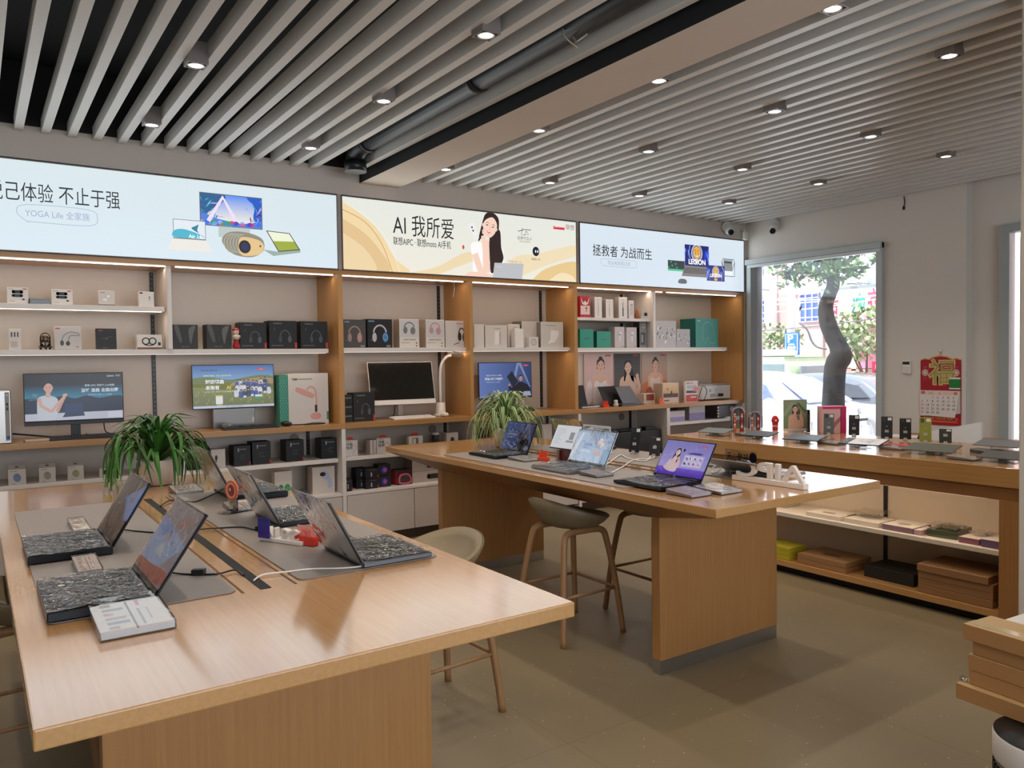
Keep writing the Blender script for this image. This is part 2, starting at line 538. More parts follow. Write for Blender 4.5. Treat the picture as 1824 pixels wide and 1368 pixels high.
# door beside the pillar
m = M().box(7.62, 3.275, 0, 7.74, 3.36, 2.69, '9EA5A3').box(7.62, 2.3, 2.62, 7.74, 3.275, 2.69, '9EA5A3')
dr = tag(obj('door_1', m, 'satin', None, 0.004), kind='structure')
obj('door_panel', M().box(7.70, 2.3, 0, 7.73, 3.22, 2.58, 'F2F4F4'), 'satin', dr, label='white door panel')
# pillar standing at the end of the counter
struct('pillar', M().box(3.805, 0.9, 0, 4.45, 1.592, 3.5, 'C9BFB0'), 'paint', bevel=0.006)
struct('baseboard_right', M().box(7.585, 3.63, 0, 7.6, 6.1, 0.08, '8E8a84'), 'satin')

# ceiling: dark void, slats, box beam, pipe
ceil = struct('ceiling', M().box(-3.2, -2.9, 3.55, 7.6, 6.63, 3.65, '0E0F10').box(-3.2, -2.9, 3.10, -3.16, 6.1, 3.55, '111111'), 'matte')
sl = M().box(-0.026, -2.85, 3.10, 0.026, YF, 3.19, 'DAD9D4')
first = None
xs = [0.30 + 0.1532 * i for i in range(-9, 14)] + [2.63] + [3.315 + 0.1532 * i for i in range(28)]
for x in xs:
    if first is None:
        first = obj('slat', sl, 'satin', ceil, 0.002, (x, 0, 0))
    else:
        o = first.copy(); COL.objects.link(o); o.parent = ceil; o.location = (x, 0, 0)
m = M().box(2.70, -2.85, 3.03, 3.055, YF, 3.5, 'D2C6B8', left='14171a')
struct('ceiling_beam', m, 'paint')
struct('ceiling_channel', M().box(-3.2, YF, 3.14, 7.6, 6.2, 3.55, '101214'), 'matte')
m = M()
m.tube([(2.515, -2.8, 3.21), (2.515, 1.5, 3.21), (2.515, 5.60, 3.21)], 0.075, '16191B', 20)
m.tube(spline([(2.515, 5.55, 3.21), (2.515, 5.66, 3.205), (2.515, 5.76, 3.16), (2.515, 5.78, 3.10)], 5, False), 0.078, '16191B', 20)
pipe = solo('drain_pipe', m, 'satin', 'black plastic pipe running above the slats and ending in a downward elbow beside the beam', 'pipe')
m = M().tube([(2.515, 5.50, 3.21), (2.515, 5.56, 3.21)], 0.083, '1C1F21', 20)
obj('collar', m, 'satin', pipe)
m = M().tube([(2.515, 3.95, 3.21), (2.515, 4.03, 3.21)], 0.081, '1C1F21', 20)
obj('collar', m, 'satin', pipe)
m = M().tube([(2.515, 5.78, 3.11), (2.515, 5.78, 3.03)], 0.086, '191C1E', 24)
obj('mouth_ring', m, 'satin', pipe)
m = M().tube(spline([(2.47, 3.1, 3.21), (2.50, 3.05, 3.12), (2.47, 3.0, 3.09), (2.52, 2.98, 3.13)], 5, False), 0.004, 'B9AE98', 6)
m.tube(spline([(2.47, 3.1, 3.21), (2.44, 3.06, 3.13), (2.49, 3.02, 3.07)], 5, False), 0.004, 'B9AE98', 6)
solo('loose_wire', m, 'matte', 'pale loose wire ends dangling beside the black ceiling pipe', 'wire')

# recessed downlights
def make_light():
    t = thing('downlight', 'x', 'ceiling light', (0, 0, 0))
    m = M()
    for a in ((-0.05, -0.05, 0.05, -0.042), (-0.05, 0.042, 0.05, 0.05), (-0.05, -0.042, -0.042, 0.042), (0.042, -0.042, 0.05, 0.042)):
        m.box(a[0], a[1], 3.07, a[2], a[3], 3.18, '7E7672')
    m.box(-0.042, -0.042, 3.15, 0.042, 0.042, 3.16, '55504d')
    obj('housing', m, 'satin', t)
    m = M().lathe([(0.033, 3.076), (0.041, 3.074), (0.042, 3.069), (0.036, 3.068), (0.033, 3.074)], (0, 0, 0), 'D8CFCB', 20)
    obj('reflector', m, 'metal', t)
    obj('lens', M().lathe([(0.0, 3.070), (0.034, 3.071)], (0, 0, 0), 'FFF1E8', 20), 'lens', t)
    return t
L0 = make_light()
LX = [-0.05, 0.99, 2.035, 3.165, 4.17, 5.225, 6.25, 7.28]
LY = [0.95, 2.08, 3.14, 4.25, 5.45]
ROWS = {5.45: 'row at the back wall', 4.25: 'second row from back wall', 3.14: 'third row from back wall', 2.08: 'fourth row from back wall', 0.95: 'row above the camera'}
COLS = {-0.05: 'leftmost column', 0.99: 'column over the near table', 2.035: 'column left of the pipe', 3.165: 'column beside the box beam', 4.17: 'column between beam and counter',
        5.225: 'column over the counter', 6.25: 'column nearest the window', 7.28: ''}
used = False
for y in LY:
    for x in LX:
        if y == 0.95 and x not in (-0.05, 2.035, 4.17): continue
        if x == 7.28: continue
        yy = y + (0.05 if x in (3.165,) and y == 5.45 else 0) - (0.2 if x == 6.25 and y == 5.45 else 0)
        lab = 'square downlight, %s, %s' % (ROWS[y], COLS[x])
        if not used:
            L0.location = (x, yy, 0); L0['label'] = lab; L0['group'] = 'recessed ceiling downlights'; used = True
        else:
            dup(L0, (x, yy, 0), 0, lab, 'recessed ceiling downlights')
        lamp('downlight_beam', 'SPOT', (x, yy, 3.062), 29, (1.0, 0.86, 0.72), (0, 0, 0), spot_size=math.radians(115), spot_blend=0.7, shadow_soft_size=0.035)

# dome cameras and motion sensor in the corner
def dome_cam(loc, rz, label):
    t = thing('security_camera', label, 'security camera', loc, rz)
    m = M().tube([(0, 0.0, 0), (0, -0.05, 0)], [0.062, 0.058], 'DAD8D4', 20)
    obj('mount', m, 'satin', t)
    m = M().ball((0, -0.07, -0.045), (0.048, 0.05, 0.05), 'E4E2DE', 18, 12); m.tube([(0, -0.06, 0.01), (0, -0.06, -0.04)], 0.045, 'DAD8D4', 18)
    obj('body', m, 'satin', t)
    m = M().tube([(0, -0.095, -0.065), (0, -0.118, -0.083)], [0.034, 0.031], '141414', 18)
    obj('lens', m, 'gloss', t)
dome_cam((7.22, YF - 0.002, 3.045), -0.2, 'white dome camera on the soffit above the rightmost light box')
dome_cam((7.598, 5.72, 3.035), -1.2, 'white dome camera on the window wall next to the corner')
m = M().tube([(7.50, YF, 3.03), (7.50, YF - 0.05, 3.03), (7.49, YF - 0.07, 2.99)], 0.012, 'DAD8D4', 10).box(7.455, YF - 0.10, 2.91, 7.515, YF - 0.06, 3.0, 'DAD8D4')
solo('motion_sensor', m, 'satin', 'small white motion sensor in the corner between the two cameras', 'sensor', bevel=0.006)
m = M().tube(spline([(7.597, 4.22, 3.10), (7.594, 4.21, 3.04), (7.594, 4.22, 3.0)], 4, False), 0.004, '2a2a2a', 6).ball((7.594, 4.22, 2.985), (0.01, 0.012, 0.02), '101010')
solo('hanging_plug', m, 'matte', 'small black plug hanging from the ceiling edge on the window wall', 'plug')
# things on the right wall
def wf(X, y0, z0):  # frame on the wall X, reading left to right (towards -Y)
    return Fr((X, y0, z0), (0, -1, 0), (0, 0, 1))
t = thing('wall_controller', 'small white controller with dark display left of the red calendar', 'thermostat', (7.6, 4.185, 1.36))
obj('body', M().box(-0.022, -0.043, 0, 0, 0.043, 0.125, 'E8E5DE'), 'satin', t, 0.004)
m = M(); F = Fr((-0.0225, 0.043, 0), (0, -1, 0), (0, 0, 1))
m.rect(F, 0.008, 0.088, 0.078, 0.116, '111111')
for i in range(3):
    for j in range(4): m.rect(F, 0.012 + j * 0.017, 0.012 + i * 0.02, 0.022 + j * 0.017, 0.022 + i * 0.02, 'C8C4BC')
obj('display', m, 'card', t)
t = thing('wall_calendar', 'red and gold calendar with a fortune character hanging on the window wall', 'calendar', (7.6, 3.86, 0.87))
F = Fr((-0.006, 0.19, 0), (0, -1, 0), (0, 0, 1))
m = M()
pl = [(0, 0), (0.38, 0), (0.38, 0.625), (0.34, 0.64), (0.30, 0.632), (0.25, 0.655), (0.19, 0.665), (0.13, 0.655), (0.08, 0.632), (0.04, 0.64), (0, 0.625)]
m.prism([(0.19 - x, z) for x, z in pl], 'x', -0.006, -0.001, 'A5122A')
obj('board', m, 'satin', t)
m = M()
m.stroke(F, [(0, 0.622), (0.04, 0.637), (0.08, 0.629), (0.13, 0.652), (0.19, 0.662), (0.25, 0.652), (0.30, 0.629), (0.34, 0.637), (0.38, 0.622)], 0.012, 'D9B76A', 2)
m.text(F, '福', 0.078, 0.41, 0.255, 'DCC078', 3, bold=0.04); m.text(F, '福', 0.078, 0.41, 0.255, 'A09858', 5, bold=0.005)
for x in (0.045, 0.335):
    m.ell(F, x, 0.50, 0.03, 0.032, 'D8C8BC', 2); m.ring(F, x, 0.50, 0.02, 0.006, '8a5a50', 3)
    m.ring(F, x, 0.45, 0.014, 0.003, 'C86A60', 2); m.rect(F, x - 0.016, 0.545, x + 0.016, 0.56, 'B84850', 2)
m.ring(F, 0.19, 0.45, 0.14, 0.004, 'C25A58', 2, 30, 150)
m.text(F, '乙巳年大吉', 0.19, 0.375, 0.02, 'C8585A', 2, 'c')
m.text(F, '恭贺新禧 万事如意 财源广进', 0.19, 0.055, 0.026, 'E0A848', 2, 'c'); m.rect(F, 0.035, 0.025, 0.35, 0.045, 'C85A30', 2)
obj('printed_cover', m, 'card', t)
m = M(); F2 = Fr((-0.014, 0.19, 0), (0, -1, 0), (0, 0, 1))
m.poly(F2, [(0.0, 0.09), (0.33, 0.075), (0.37, 0.33), (0.0, 0.33)], 'E4DCD6', 1)
m.poly(F2, [(0.0, 0.285), (0.368, 0.285), (0.37, 0.33), (0.0, 0.33)], 'E6CDC0', 2)
m.ell(F2, 0.03, 0.308, 0.022, 0.016, 'C0786A', 3); m.ell(F2, 0.335, 0.305, 0.018, 0.014, 'B87868', 3); m.text(F2, '2025', 0.08, 0.295, 0.024, '8A6A60', 3); m.text(F2, '4', 0.178, 0.292, 0.032, 'A03A34', 3)
m.text(F2, '农历乙巳年', 0.22, 0.298, 0.018, 'B8A49A', 3)
d = 1
for r in range(5):
    for c in range(7):
        if (r == 0 and c < 2) or d > 30: continue
        m.text(F2, str(d), 0.022 + c * 0.049, 0.252 - r * 0.036, 0.03, 'B0485A' if c == 0 else '3A3440', 3, 'c', 0.01); d += 1
m.poly(F2, [(0.0, 0.08), (0.30, 0.10), (0.38, 0.12), (0.378, 0.33), (0.0, 0.33)], 'C8C0BA', -3)
obj('date_sheets', m, 'card', t)
m = M().rect(F2, 0.275, 0.345, 0.378, 0.45, '1E7A34', 2).rect(F2, 0.275, 0.345, 0.378, 0.357, 'E8E8E4', 3).rect(F2, 0.275, 0.44, 0.378, 0.455, 'E8E8E4', 3)
obj('green_card', m, 'card', t, label='green card stuck on the calendar')
m = M().ball((-0.006, 0, 0.71), (0.006, 0.018, 0.018), 'D0DCE0').tube([(-0.01, 0, 0.70), (-0.008, 0.012, 0.665)], 0.0015, 'C03030', 5).tube([(-0.01, 0, 0.70), (-0.008, -0.012, 0.665)], 0.0015, 'C03030', 5)
obj('hook', m, 'gloss', t)

# ------------------------------------------------------------------ outside the window
GZ = -0.35
struct('street', M().box(8.0, -30, GZ - 0.2, 21.0, 60, GZ, '8F8F92'), 'street')
struct('sidewalk', M().box(7.85, -30, GZ - 0.1, 9.9, 60, GZ + 0.08, 'B5B0AA').box(17.9, -30, GZ - 0.1, 21.0, 60, GZ + 0.1, 'B5B0AA'), 'street')
def outside_tree():
    t = thing('street_tree', 'dark speckled street tree with a crooked trunk right outside the window', 'tree', (9.6, 6.25, GZ + 0.08))
    P = []
    for px, py, wd in ((1484, 745, 44), (1485, 700, 40), (1488, 655, 40), (1497, 635, 42), (1494, 618, 34), (1482, 595, 32), (1473, 570, 30), (1471, 545, 27), (1478, 525, 24), (1484, 508, 24), (1483, 490, 24), (1481, 470, 26), (1480, 440, 24), (1484, 380, 22), (1480, 300, 20)):
        p = onx(px, py, 9.6)
        P.append((0, p.y - 6.25, p.z - GZ - 0.08, wd / 1401.4 * 10.7 / 2 * .93))
    P.insert(0, (0, P[0][1], 0.0, 0.20))
    Q = spline(P, 4, False)
    m = M().tube([q[:3] for q in Q], [q[3] for q in Q], '242324', 14)
    for (px, py, px2, py2, X2) in ((1481, 480, 1440, 455, 9.2), (1481, 475, 1415, 445, 10.3), (1484, 478, 1530, 455, 9.3), (1481, 450, 1500, 380, 10.1), (1484, 400, 1440, 330, 9.8)):
        a, b = onx(px, py, 9.6), onx(px2, py2, X2)
        m.tube([(0, a.y - 6.25, a.z - GZ - 0.08), (X2 - 9.6, b.y - 6.25, b.z - GZ - 0.08)], [0.05, 0.02], '4B4A4C', 8)
    obj('trunk', m, 'bark', t)
    rnd = random.Random(5)
    m = M()
    cl = [(1411, 475, 9.4, 0.22, 90), (1400, 490, 9.5, 0.14, 40), (1423, 492, 9.5, 0.13, 40), (1447, 472, 9.7, 0.2, 80), (1462, 468, 9.3, 0.2, 70), (1467, 495, 9.5, 0.10, 22), (1455, 490, 9.5, 0.06, 10), (1498, 466, 9.3, 0.2, 70), (1512, 480, 9.4, 0.15, 60), (1524, 482, 9.6, 0.10, 26), (1494, 490, 9.5, 0.12, 30),
          (1563, 450, 9.2, 0.14, 35), (1405, 430, 9.6, 0.5, 150), (1460, 420, 9.5, 0.5, 150), (1520, 420, 9.5, 0.5, 150), (1480, 330, 9.6, 0.9, 260)]
    for px, py, X, r, n in cl:
        c = onx(px, py, X)
        for k in range(n):
            q = Vector((rnd.gauss(0, 1), rnd.gauss(0, 1), rnd.gauss(0, 1))) * r * 0.55
            ctr = Vector((X - 9.6, c.y - 6.25, c.z - GZ - 0.08)) + q
            u = Vector((rnd.uniform(-1, 1), rnd.uniform(-1, 1), rnd.uniform(-1, 1))).normalized()
            vv = u.cross(Vector((rnd.uniform(-1, 1), rnd.uniform(-1, 1), rnd.uniform(-1, 1)))).normalized()
            s_ = rnd.uniform(0.03, 0.06)
            b = len(m.v)
            m.v += [ctr - u * s_ * 1.3, ctr - vv * s_ * 0.55, ctr + u * s_ * 1.3, ctr + vv * s_ * 0.55]
            m.face(range(b, b + 4), rnd.choice(['4F7A3A', '3C5F30', '6B9448', '2F4A2A']))
    obj('foliage', m, 'leaf', t)
outside_tree()

def bush(label, px, py, X, r, n, ph):
    c = onx(px, py, X); rnd = random.Random(int(px))
    t = thing('roadside_shrub', label, 'shrub', (X, c.y, GZ + 0.1))
    m = M().tube([(0, 0, 0), (0.02, 0.05, 0.6), (0, 0, c.z - GZ - 0.1)], [0.05, 0.04, 0.02], '6A5F54', 8)
    for k in range(5):
        a = rnd.uniform(0, 6.28); m.tube([(0, 0, c.z - GZ - 0.1 - r * 1.3), (math.cos(a) * r * .6, math.sin(a) * r * .7, c.z - GZ - 0.1)], [0.02, 0.008], '6A5F54', 6)
    obj('trunk', m, 'bark', t)
    m = M()
    for k in range(n):
        q = Vector((rnd.gauss(0, 1), rnd.gauss(0, 1), rnd.gauss(0, 1) * ph)).normalized() * r * rnd.uniform(0.4, 1.0) ** 0.6
        q.z *= ph
        ctr = Vector((0, 0, c.z - GZ - 0.1)) + q
        u = Vector((rnd.uniform(-1, 1), rnd.uniform(-1, 1), rnd.uniform(-1, 1))).normalized()
        vv = u.cross(Vector((rnd.uniform(-1, 1), rnd.uniform(-1, 1), rnd.uniform(-1, 1)))).normalized()
        s_ = rnd.uniform(0.06, 0.11)
        b = len(m.v); m.v += [ctr - u * s_, ctr - vv * s_ * 0.7, ctr + u * s_, ctr + vv * s_ * 0.7]
        m.face(range(b, b + 4), rnd.choice(['8FA070', '9DAA80', '6F8454', 'B5BE98']))
    obj('foliage', m, 'leaf', t)
bush('round pale green street shrub before the dress shop', 1545, 592, 18.3, 1.0, 700, 0.75)
bush('pale green shrub behind the green minibus', 1372, 606, 19.2, 0.95, 500, 0.6)

# building across the street
BX = 21.0
def fy(px, py): return onx(px, py, BX)
m = M().box(BX, -20, GZ, BX + 6, 50, 14, 'D9B9B4')
bld = tag(obj('facade_building', m, 'street'), 'pink plastered building with blue barred windows across the street', 'building')
def rectx(mm, p0, p1, col, dx=0.03, X=BX):
    """block on the facade between two pixels of the photo"""
    a, b = onx(*p0, X), onx(*p1, X)
    mm.box(X - dx, b.y, b.z, X + 0.001, a.y, a.z, col)
    return a, b
m = M()
rectx(m, (1372, 380), (1385, 583), 'F2EEEA', 0.25); rectx(m, (1330, 521), (1372, 530), 'F0EAE6', 0.1); rectx(m, (1410, 512), (1465, 521), 'F0EAE6', 0.12); rectx(m, (1469, 380), (1640, 512), 'F4F2F0', 0.08)
obj('white_bands', m, 'street', bld, label='white plaster bands')
m = M()
rectx(m, (1385, 380), (1412, 700), 'C79F9A', 0.02); rectx(m, (1412, 600), (1469, 668), 'C4B2AC', 0.1); rectx(m, (1412, 663), (1469, 690), '6E7078', 0.12)
obj('lower_panels', m, 'street', bld)
def barred(p0, p1, sp, label):
    a, b = onx(*p0, BX), onx(*p1, BX)
    m = M(); rectx(m, p0, p1, '5470C8', 0.03)
    w_ = obj('window', m, 'satin', bld, label=label)
    g = M()
    n = max(3, int((a.y - b.y) / sp))
    for i in range(n + 1):
        y = b.y + (a.y - b.y) * i / n
        g.box(BX - 0.12, y - 0.012, b.z, BX - 0.09, y + 0.012, a.z, 'E4E4EA')
    for zz in (b.z, b.z + (a.z - b.z) * 0.15, b.z + (a.z - b.z) * 0.85, a.z):
        g.box(BX - 0.125, b.y, zz - 0.015, BX - 0.085, a.y, zz + 0.015, 'E4E4EA')
    obj('window_bars', g, 'satin', w_)
barred((1352, 400), (1366, 492), 0.25, 'blue upper window at the left edge')
barred((1352, 527), (1366, 575), 0.16, 'blue barred window at the left edge')
barred((1427, 440), (1463, 487), 0.3, 'blue upper window')
barred((1427, 525), (1462, 572), 0.17, 'blue barred window beside the shop sign')
m = M(); rectx(m, (1500, 450), (1516, 500), 'B8C4D0', 0.1); rectx(m, (1549, 440), (1600, 505), 'A9B6B8', 0.1)
obj('window', m, 'gloss', bld, label='pale shop upstairs window')
def aircon(p0, p1, label):
    a, b = onx(*p0, BX - 0.5), onx(*p1, BX - 0.5)
    t = thing('air_conditioner', label, 'air conditioner', (BX - 0.5, b.y, b.z))
    obj('casing', M().box(-0.22, 0, 0, 0.2, a.y - b.y, a.z - b.z, 'F0F0EE'), 'satin', t)
    m = M(); h = a.z - b.z; wd = a.y - b.y
    obj('bracket', M().box(-.1, .05, -.03, .5, .1, 0, '8A8A8A').box(-.1, wd - .1, -.03, .5, wd - .05, 0, '8A8A8A'), 'satin', t)
    for i in range(8): m.box(-0.235, wd * 0.1, h * (0.12 + i * 0.1), -0.222, wd * 0.7, h * (0.15 + i * 0.1), '8d9090')
    obj('grille', m, 'satin', t)
aircon((1513, 475), (1537, 503), 'white air conditioner unit above the dress shop sign')
aircon((1354, 494), (1364, 515), 'air conditioner unit between the two left blue windows')
# shop sign
a, b = onx(1464, 516, BX - 0.6), onx(1640, 556, BX - 0.6)
t = thing('shop_sign', 'long white shop sign with red and green lettering over the pink strip', 'sign', (BX - 0.6, a.y, b.z - 0.25))
L_ = a.y - b.y; H_ = a.z - b.z + 0.25
obj('board', M().box(-0.05, -L_, 0, 0.55, 0, H_, 'F8F6F4').box(-0.06, -L_, 0, -0.05, 0, 0.3, 'E8A0B8').box(-0.07, -L_, H_ - 0.06, 0.0, 0, H_ + 0.02, '7A7E80'), 'satin', t)
m = M(); F = Fr((-0.075, 0, 0), (0, -1, 0), (0, 0, 1))
sx_ = lambda px: a.y - onx(px, 540, BX - 0.675).y
q_ = H_ * .62
m.text(F, '合', sx_(1476), H_ * .36, q_, 'C8385A', 1, bold=0.03, fit=sx_(1494) - sx_(1476)); m.ring(F, sx_(1506), H_ * .62, H_ * .14, H_ * .05, 'C8C8C8', 1)
m.text(F, 'yin', sx_(1517), H_ * .42, q_, '2F9A88', 1, bold=0.03, italic=0.3, fit=sx_(1541) - sx_(1517)); m.text(F, '衣', sx_(1545), H_ * .36, q_ * 1.05, 'D03A62', 1, bold=0.03, fit=sx_(1568) - sx_(1545)); m.text(F, '坊', sx_(1574), H_ * .36, q_, 'D03A62', 1, bold=0.03)
m.text(F, '时尚女装 · 精品服饰', 2.2, 0.05, H_ * .12, 'FFFFFF', 1)
obj('lettering', m, 'satin', t)
m = M(); rectx(m, (1485, 575), (1523, 640), 'C8D4DC', 0.05); rectx(m, (1470, 640), (1640, 655), 'E6D8C8', 0.05); rectx(m, (1520, 560), (1528, 660), 'E8D8C4', 0.1); rectx(m, (1530, 615), (1640, 656), 'E88AA8', 0.06); rectx(m, (1500, 657), (1640, 685), 'B89890', 0.1)
obj('shop_front', m, 'satin', bld, label='glazed shop front with pink panel')
# red banner, pole sign, wires, fence
a, b = onx(1554, 644, 19.6), onx(1575, 682, 19.6)
t = thing('street_banner', 'red upright street banner with white characters near the white fence', 'banner', (19.6, a.y, GZ + 0.1))
zb = b.z - GZ - 0.1; za = a.z - GZ - 0.1
obj('cloth', M().box(-0.02, -(a.y - b.y), zb, 0.02, 0, za, 'D02A4A'), 'satin', t)
obj('stand', M().tube([(0.03, -0.1, 0), (0.03, -0.1, za)], 0.02, '999999', 8), 'satin', t)
m = M(); F = Fr((-0.022, 0, zb), (0, -1, 0), (0, 0, 1)); m.text(F, '中国', 0.08, (za - zb) - 0.22, 0.2, 'F4D0D8', 1, bold=0.02); m.text(F, '品', 0.1, 0.34, 0.3, 'F8E8EC', 1, bold=0.02); m.text(F, '质', 0.1, 0.04, 0.3, 'F8E8EC', 1, bold=0.02)
obj('lettering', m, 'card', t)
p = onx(1409, 600, 18.2)
t = thing('street_pole', 'tall white street pole carrying the parking sign', 'pole', (18.2, p.y, GZ))
obj('shaft', M().tube([(0, 0, 0), (0, 0, 8.5)], 0.11, 'E8E6E4', 12), 'satin', t)
obj('cross_arm', M().box(-0.06, -1.0, 4.45, 0.06, 0.9, 4.52, '55504c'), 'matte', t)
t = thing('parking_sign', 'blue parking direction sign on the white pole', 'sign', (18.05, onx(1411, 600, 18.05).y, GZ))
a, b = onx(1398, 593, 18.05), onx(1423.5, 632, 18.05)
y0 = a.y - t.location.y; y1 = b.y - t.location.y
obj('plate', M().box(-0.02, y1, b.z - GZ, 0.02, y0, a.z - GZ, '2470C8'), 'satin', t)
m = M(); F = Fr((-0.022, y0, b.z - GZ), (0, -1, 0), (0, 0, 1)); W_, H_ = y0 - y1, a.z - b.z
m.stroke(F, [(0.04, 0.04), (W_ - 0.04, 0.04), (W_ - 0.04, H_ - 0.04), (0.04, H_ - 0.04), (0.04, 0.04)], 0.02, 'F0F4FA')
m.text(F, 'P', W_ * 0.2, H_ * 0.56, H_ * 0.5, 'F4F8FC', 2, bold=0.03, sx=1.2)
m.stroke(F, [(W_ * 0.3, H_ * 0.47), (W_ * 0.7, H_ * 0.47)], 0.04, 'F4F8FC'); m.poly(F, [(W_ * 0.25, H_ * 0.47), (W_ * 0.38, H_ * 0.50), (W_ * 0.38, H_ * 0.44)], 'F4F8FC')
m.text(F, '停车场', W_ / 2, H_ * 0.27, H_ * 0.15, 'F4F8FC', 2, 'c', 0.03); m.text(F, '出口', W_ / 2, H_ * 0.08, H_ * 0.16, 'F4F8FC', 2, 'c', 0.03)
obj('lettering', m, 'satin', t)
for i, (p0, p1, X, c) in enumerate((((1330, 545), (1640, 515), 16.0, 'ECECEC'), ((1330, 560), (1640, 520), 16.2, 'ECECEC'), ((1330, 535), (1640, 520), 15.6, 'E4E4E4'), ((1330, 591), (1640, 555), 16.6, '6a6a6a'), ((1330, 505), (1640, 475), 15.8, 'ECECEC'))):
    a, b = onx(*p0, X), onx(*p1, X)
    mid = (a + b) / 2 - Vector((0, 0, 0.06))
    m = M().tube(spline([tuple(a), tuple(mid), tuple(b)], 8, False), 0.014, c, 6)
    solo('overhead_wire', m, 'satin', 'overhead wire across the street, %s of the five' % ('upper middle', 'lowest white', 'middle white', 'dark lowest', 'topmost')[i], 'wire', group='overhead street wires')
m = M().tube(spline([tuple(onx(*q, 15.0)) for q in ((1424, 575), (1438, 588), (1446, 608), (1456, 618), (1472, 622))], 5, False), 0.02, '4a4a4a', 6)
solo('drooping_cable', m, 'satin', 'dark cable drooping down to the tree trunk', 'cable')
# roadside fence
m = M(); X = 17.6
z0 = GZ; z1 = onx(1540, 682, X).z
for k in range(60): m.box(X - 0.02, 2 + k * 0.16, z0 + 0.1, X + 0.02, 2.06 + k * 0.16, z1, 'F0F0F0')
m.box(X - 0.03, 2, z1 - 0.03, X + 0.03, 11.7, z1 + 0.03, 'F4F4F4'); m.box(X - 0.03, 2, z0 + 0.25, X + 0.03, 11.7, z0 + 0.3, 'F4F4F4')
solo('road_fence', m, 'satin', 'white railing fence along the far side of the street', 'fence')
m = M(); X = 10.3
for k in range(16):
    wdt = 0.05 if k % 2 else 0.03
    m.box(X - 0.02, 5.2 + k * 0.16, GZ, X + 0.02, 5.2 + k * 0.16 + wdt, 0.60, 'F2F2F4')
m.box(X - 0.03, 5.2, 0.56, X + 0.03, 7.7, 0.62, 'F2F2F4'); m.box(X - 0.03, 5.2, 0.0, X + 0.03, 7.7, 0.05, 'F2F2F4')
solo('near_railing', m, 'satin', 'white railing on the near kerb in front of the white car', 'fence')

# cars
def car(name, label, cat, X, Y, length, body, prof, winprof, wd=1.8, glass='5A6A88', loc_extra=None, front=True):
    """side profile in (y, z), nose at small y; the near side faces -X"""
    t = thing(name, label, cat, (X, Y, GZ))
    n = spline(prof, 4)
    m = M()
    b = []
    for x, sc, dz in ((0.0, 0.93, 0.0), (0.06, 0.99, 0.0), (0.12, 1.0, 0.0), (wd - 0.12, 1.0, 0), (wd - 0.06, 0.99, 0), (wd, 0.93, 0.0)):
        ring = []
        for (y, z) in n:
            inset = 0.0 if z < 0.95 else (z - 0.95) * 0.45
            xx = x + inset if x < wd / 2 else x - inset
            ring.append(Vector((xx, length / 2 + (y - length / 2) * (sc if z > .2 else 1), 0.25 + (z - 0.25) * sc)))
        b.append(ring)
    N = len(n)
    for ring in b: m.v += ring
    for i in range(len(b) - 1):
        for k in range(N):
            k2 = (k + 1) % N
            m.face([i * N + k, (i + 1) * N + k, (i + 1) * N + k2, i * N + k2], body, True)
    m.face(list(range(N)), body); m.face([(len(b) - 1) * N + k for k in reversed(range(N))], body)
    obj('body', m, 'carpaint', t)
    for wp in winprof:
        m = M()
        pts = []
        for (y, z) in wp:
            ins = (z - 0.95) * 0.45 - 0.005
            pts.append((ins, y, z))
        m.v += [Vector(p) for p in pts] + [Vector((p[0] + 0.03, p[1], p[2])) for p in pts]
        k = len(pts)
        m.face(range(k), glass); m.face(list(reversed(range(k, 2 * k))), glass)
        for i in range(k): m.face([i, (i + 1) % k, k + (i + 1) % k, k + i], glass)
        obj('side_window', m, 'gloss', t)
    return t
prof = [(0.02, 0.45), (0.0, 0.70), (0.12, 0.93), (0.7, 1.04), (1.35, 1.10), (1.85, 1.40), (2.2, 1.55), (2.9, 1.62), (3.8, 1.58), (4.4, 1.40), (4.75, 1.05), (4.8, 0.6), (4.7, 0.28), (3.0, 0.22), (1.5, 0.22), (0.15, 0.28)]
Yc = onx(1553, 740, 11.0).y
t = car('parked_car', 'white car parked outside the window', 'car', 11.0, Yc, 4.8, 'F2F3F5', prof,
        [[(1.75, 1.12), (2.05, 1.40), (2.35, 1.50), (2.85, 1.52), (2.85, 1.10)], [(2.97, 1.10), (2.97, 1.52), (3.75, 1.48), (4.2, 1.30), (4.1, 1.12)]])
m = M()
for yy in (0.95, 3.85):
    m.tube([(-0.01, yy, 0.33), (0.2, yy, 0.33)], 0.33, '1A1A1C', 24)
    m.tube([(1.6, yy, 0.33), (1.81, yy, 0.33)], 0.33, '1A1A1C', 24)
obj('wheels', m, 'matte', t)
m = M(); m.hull([(0.28, 1.30, 1.115), (1.52, 1.30, 1.115), (1.52, 1.30, 1.10), (0.28, 1.30, 1.10)], [(0.42, 1.98, 1.50), (1.38, 1.98, 1.50), (1.38, 1.98, 1.48), (0.42, 1.98, 1.48)], '8C9CC8')
m.xf(Matrix.Translation((0, -0.03, 0.02)))
obj('windscreen', m, 'gloss', t)
m = M().box(0.35, -0.03, 0.55, 1.45, 0.04, 0.80, '33363A')
for k in range(14): m.box(0.38 + k * 0.078, -0.045, 0.57, 0.405 + k * 0.078, -0.03, 0.78, 'C8CACC')
obj('grille', m, 'metal', t)
obj('mirror', M().ball((-0.10, 1.75, 1.12), (0.13, 0.09, 0.085), 'F2F3F5'), 'carpaint', t)
m = M().box(0.05, -0.02, 0.72, 0.32, 0.2, 0.84, '6E747C').box(1.48, -0.02, 0.72, 1.75, 0.2, 0.84, '6E747C')
obj('headlights', m, 'gloss', t, 0.02)
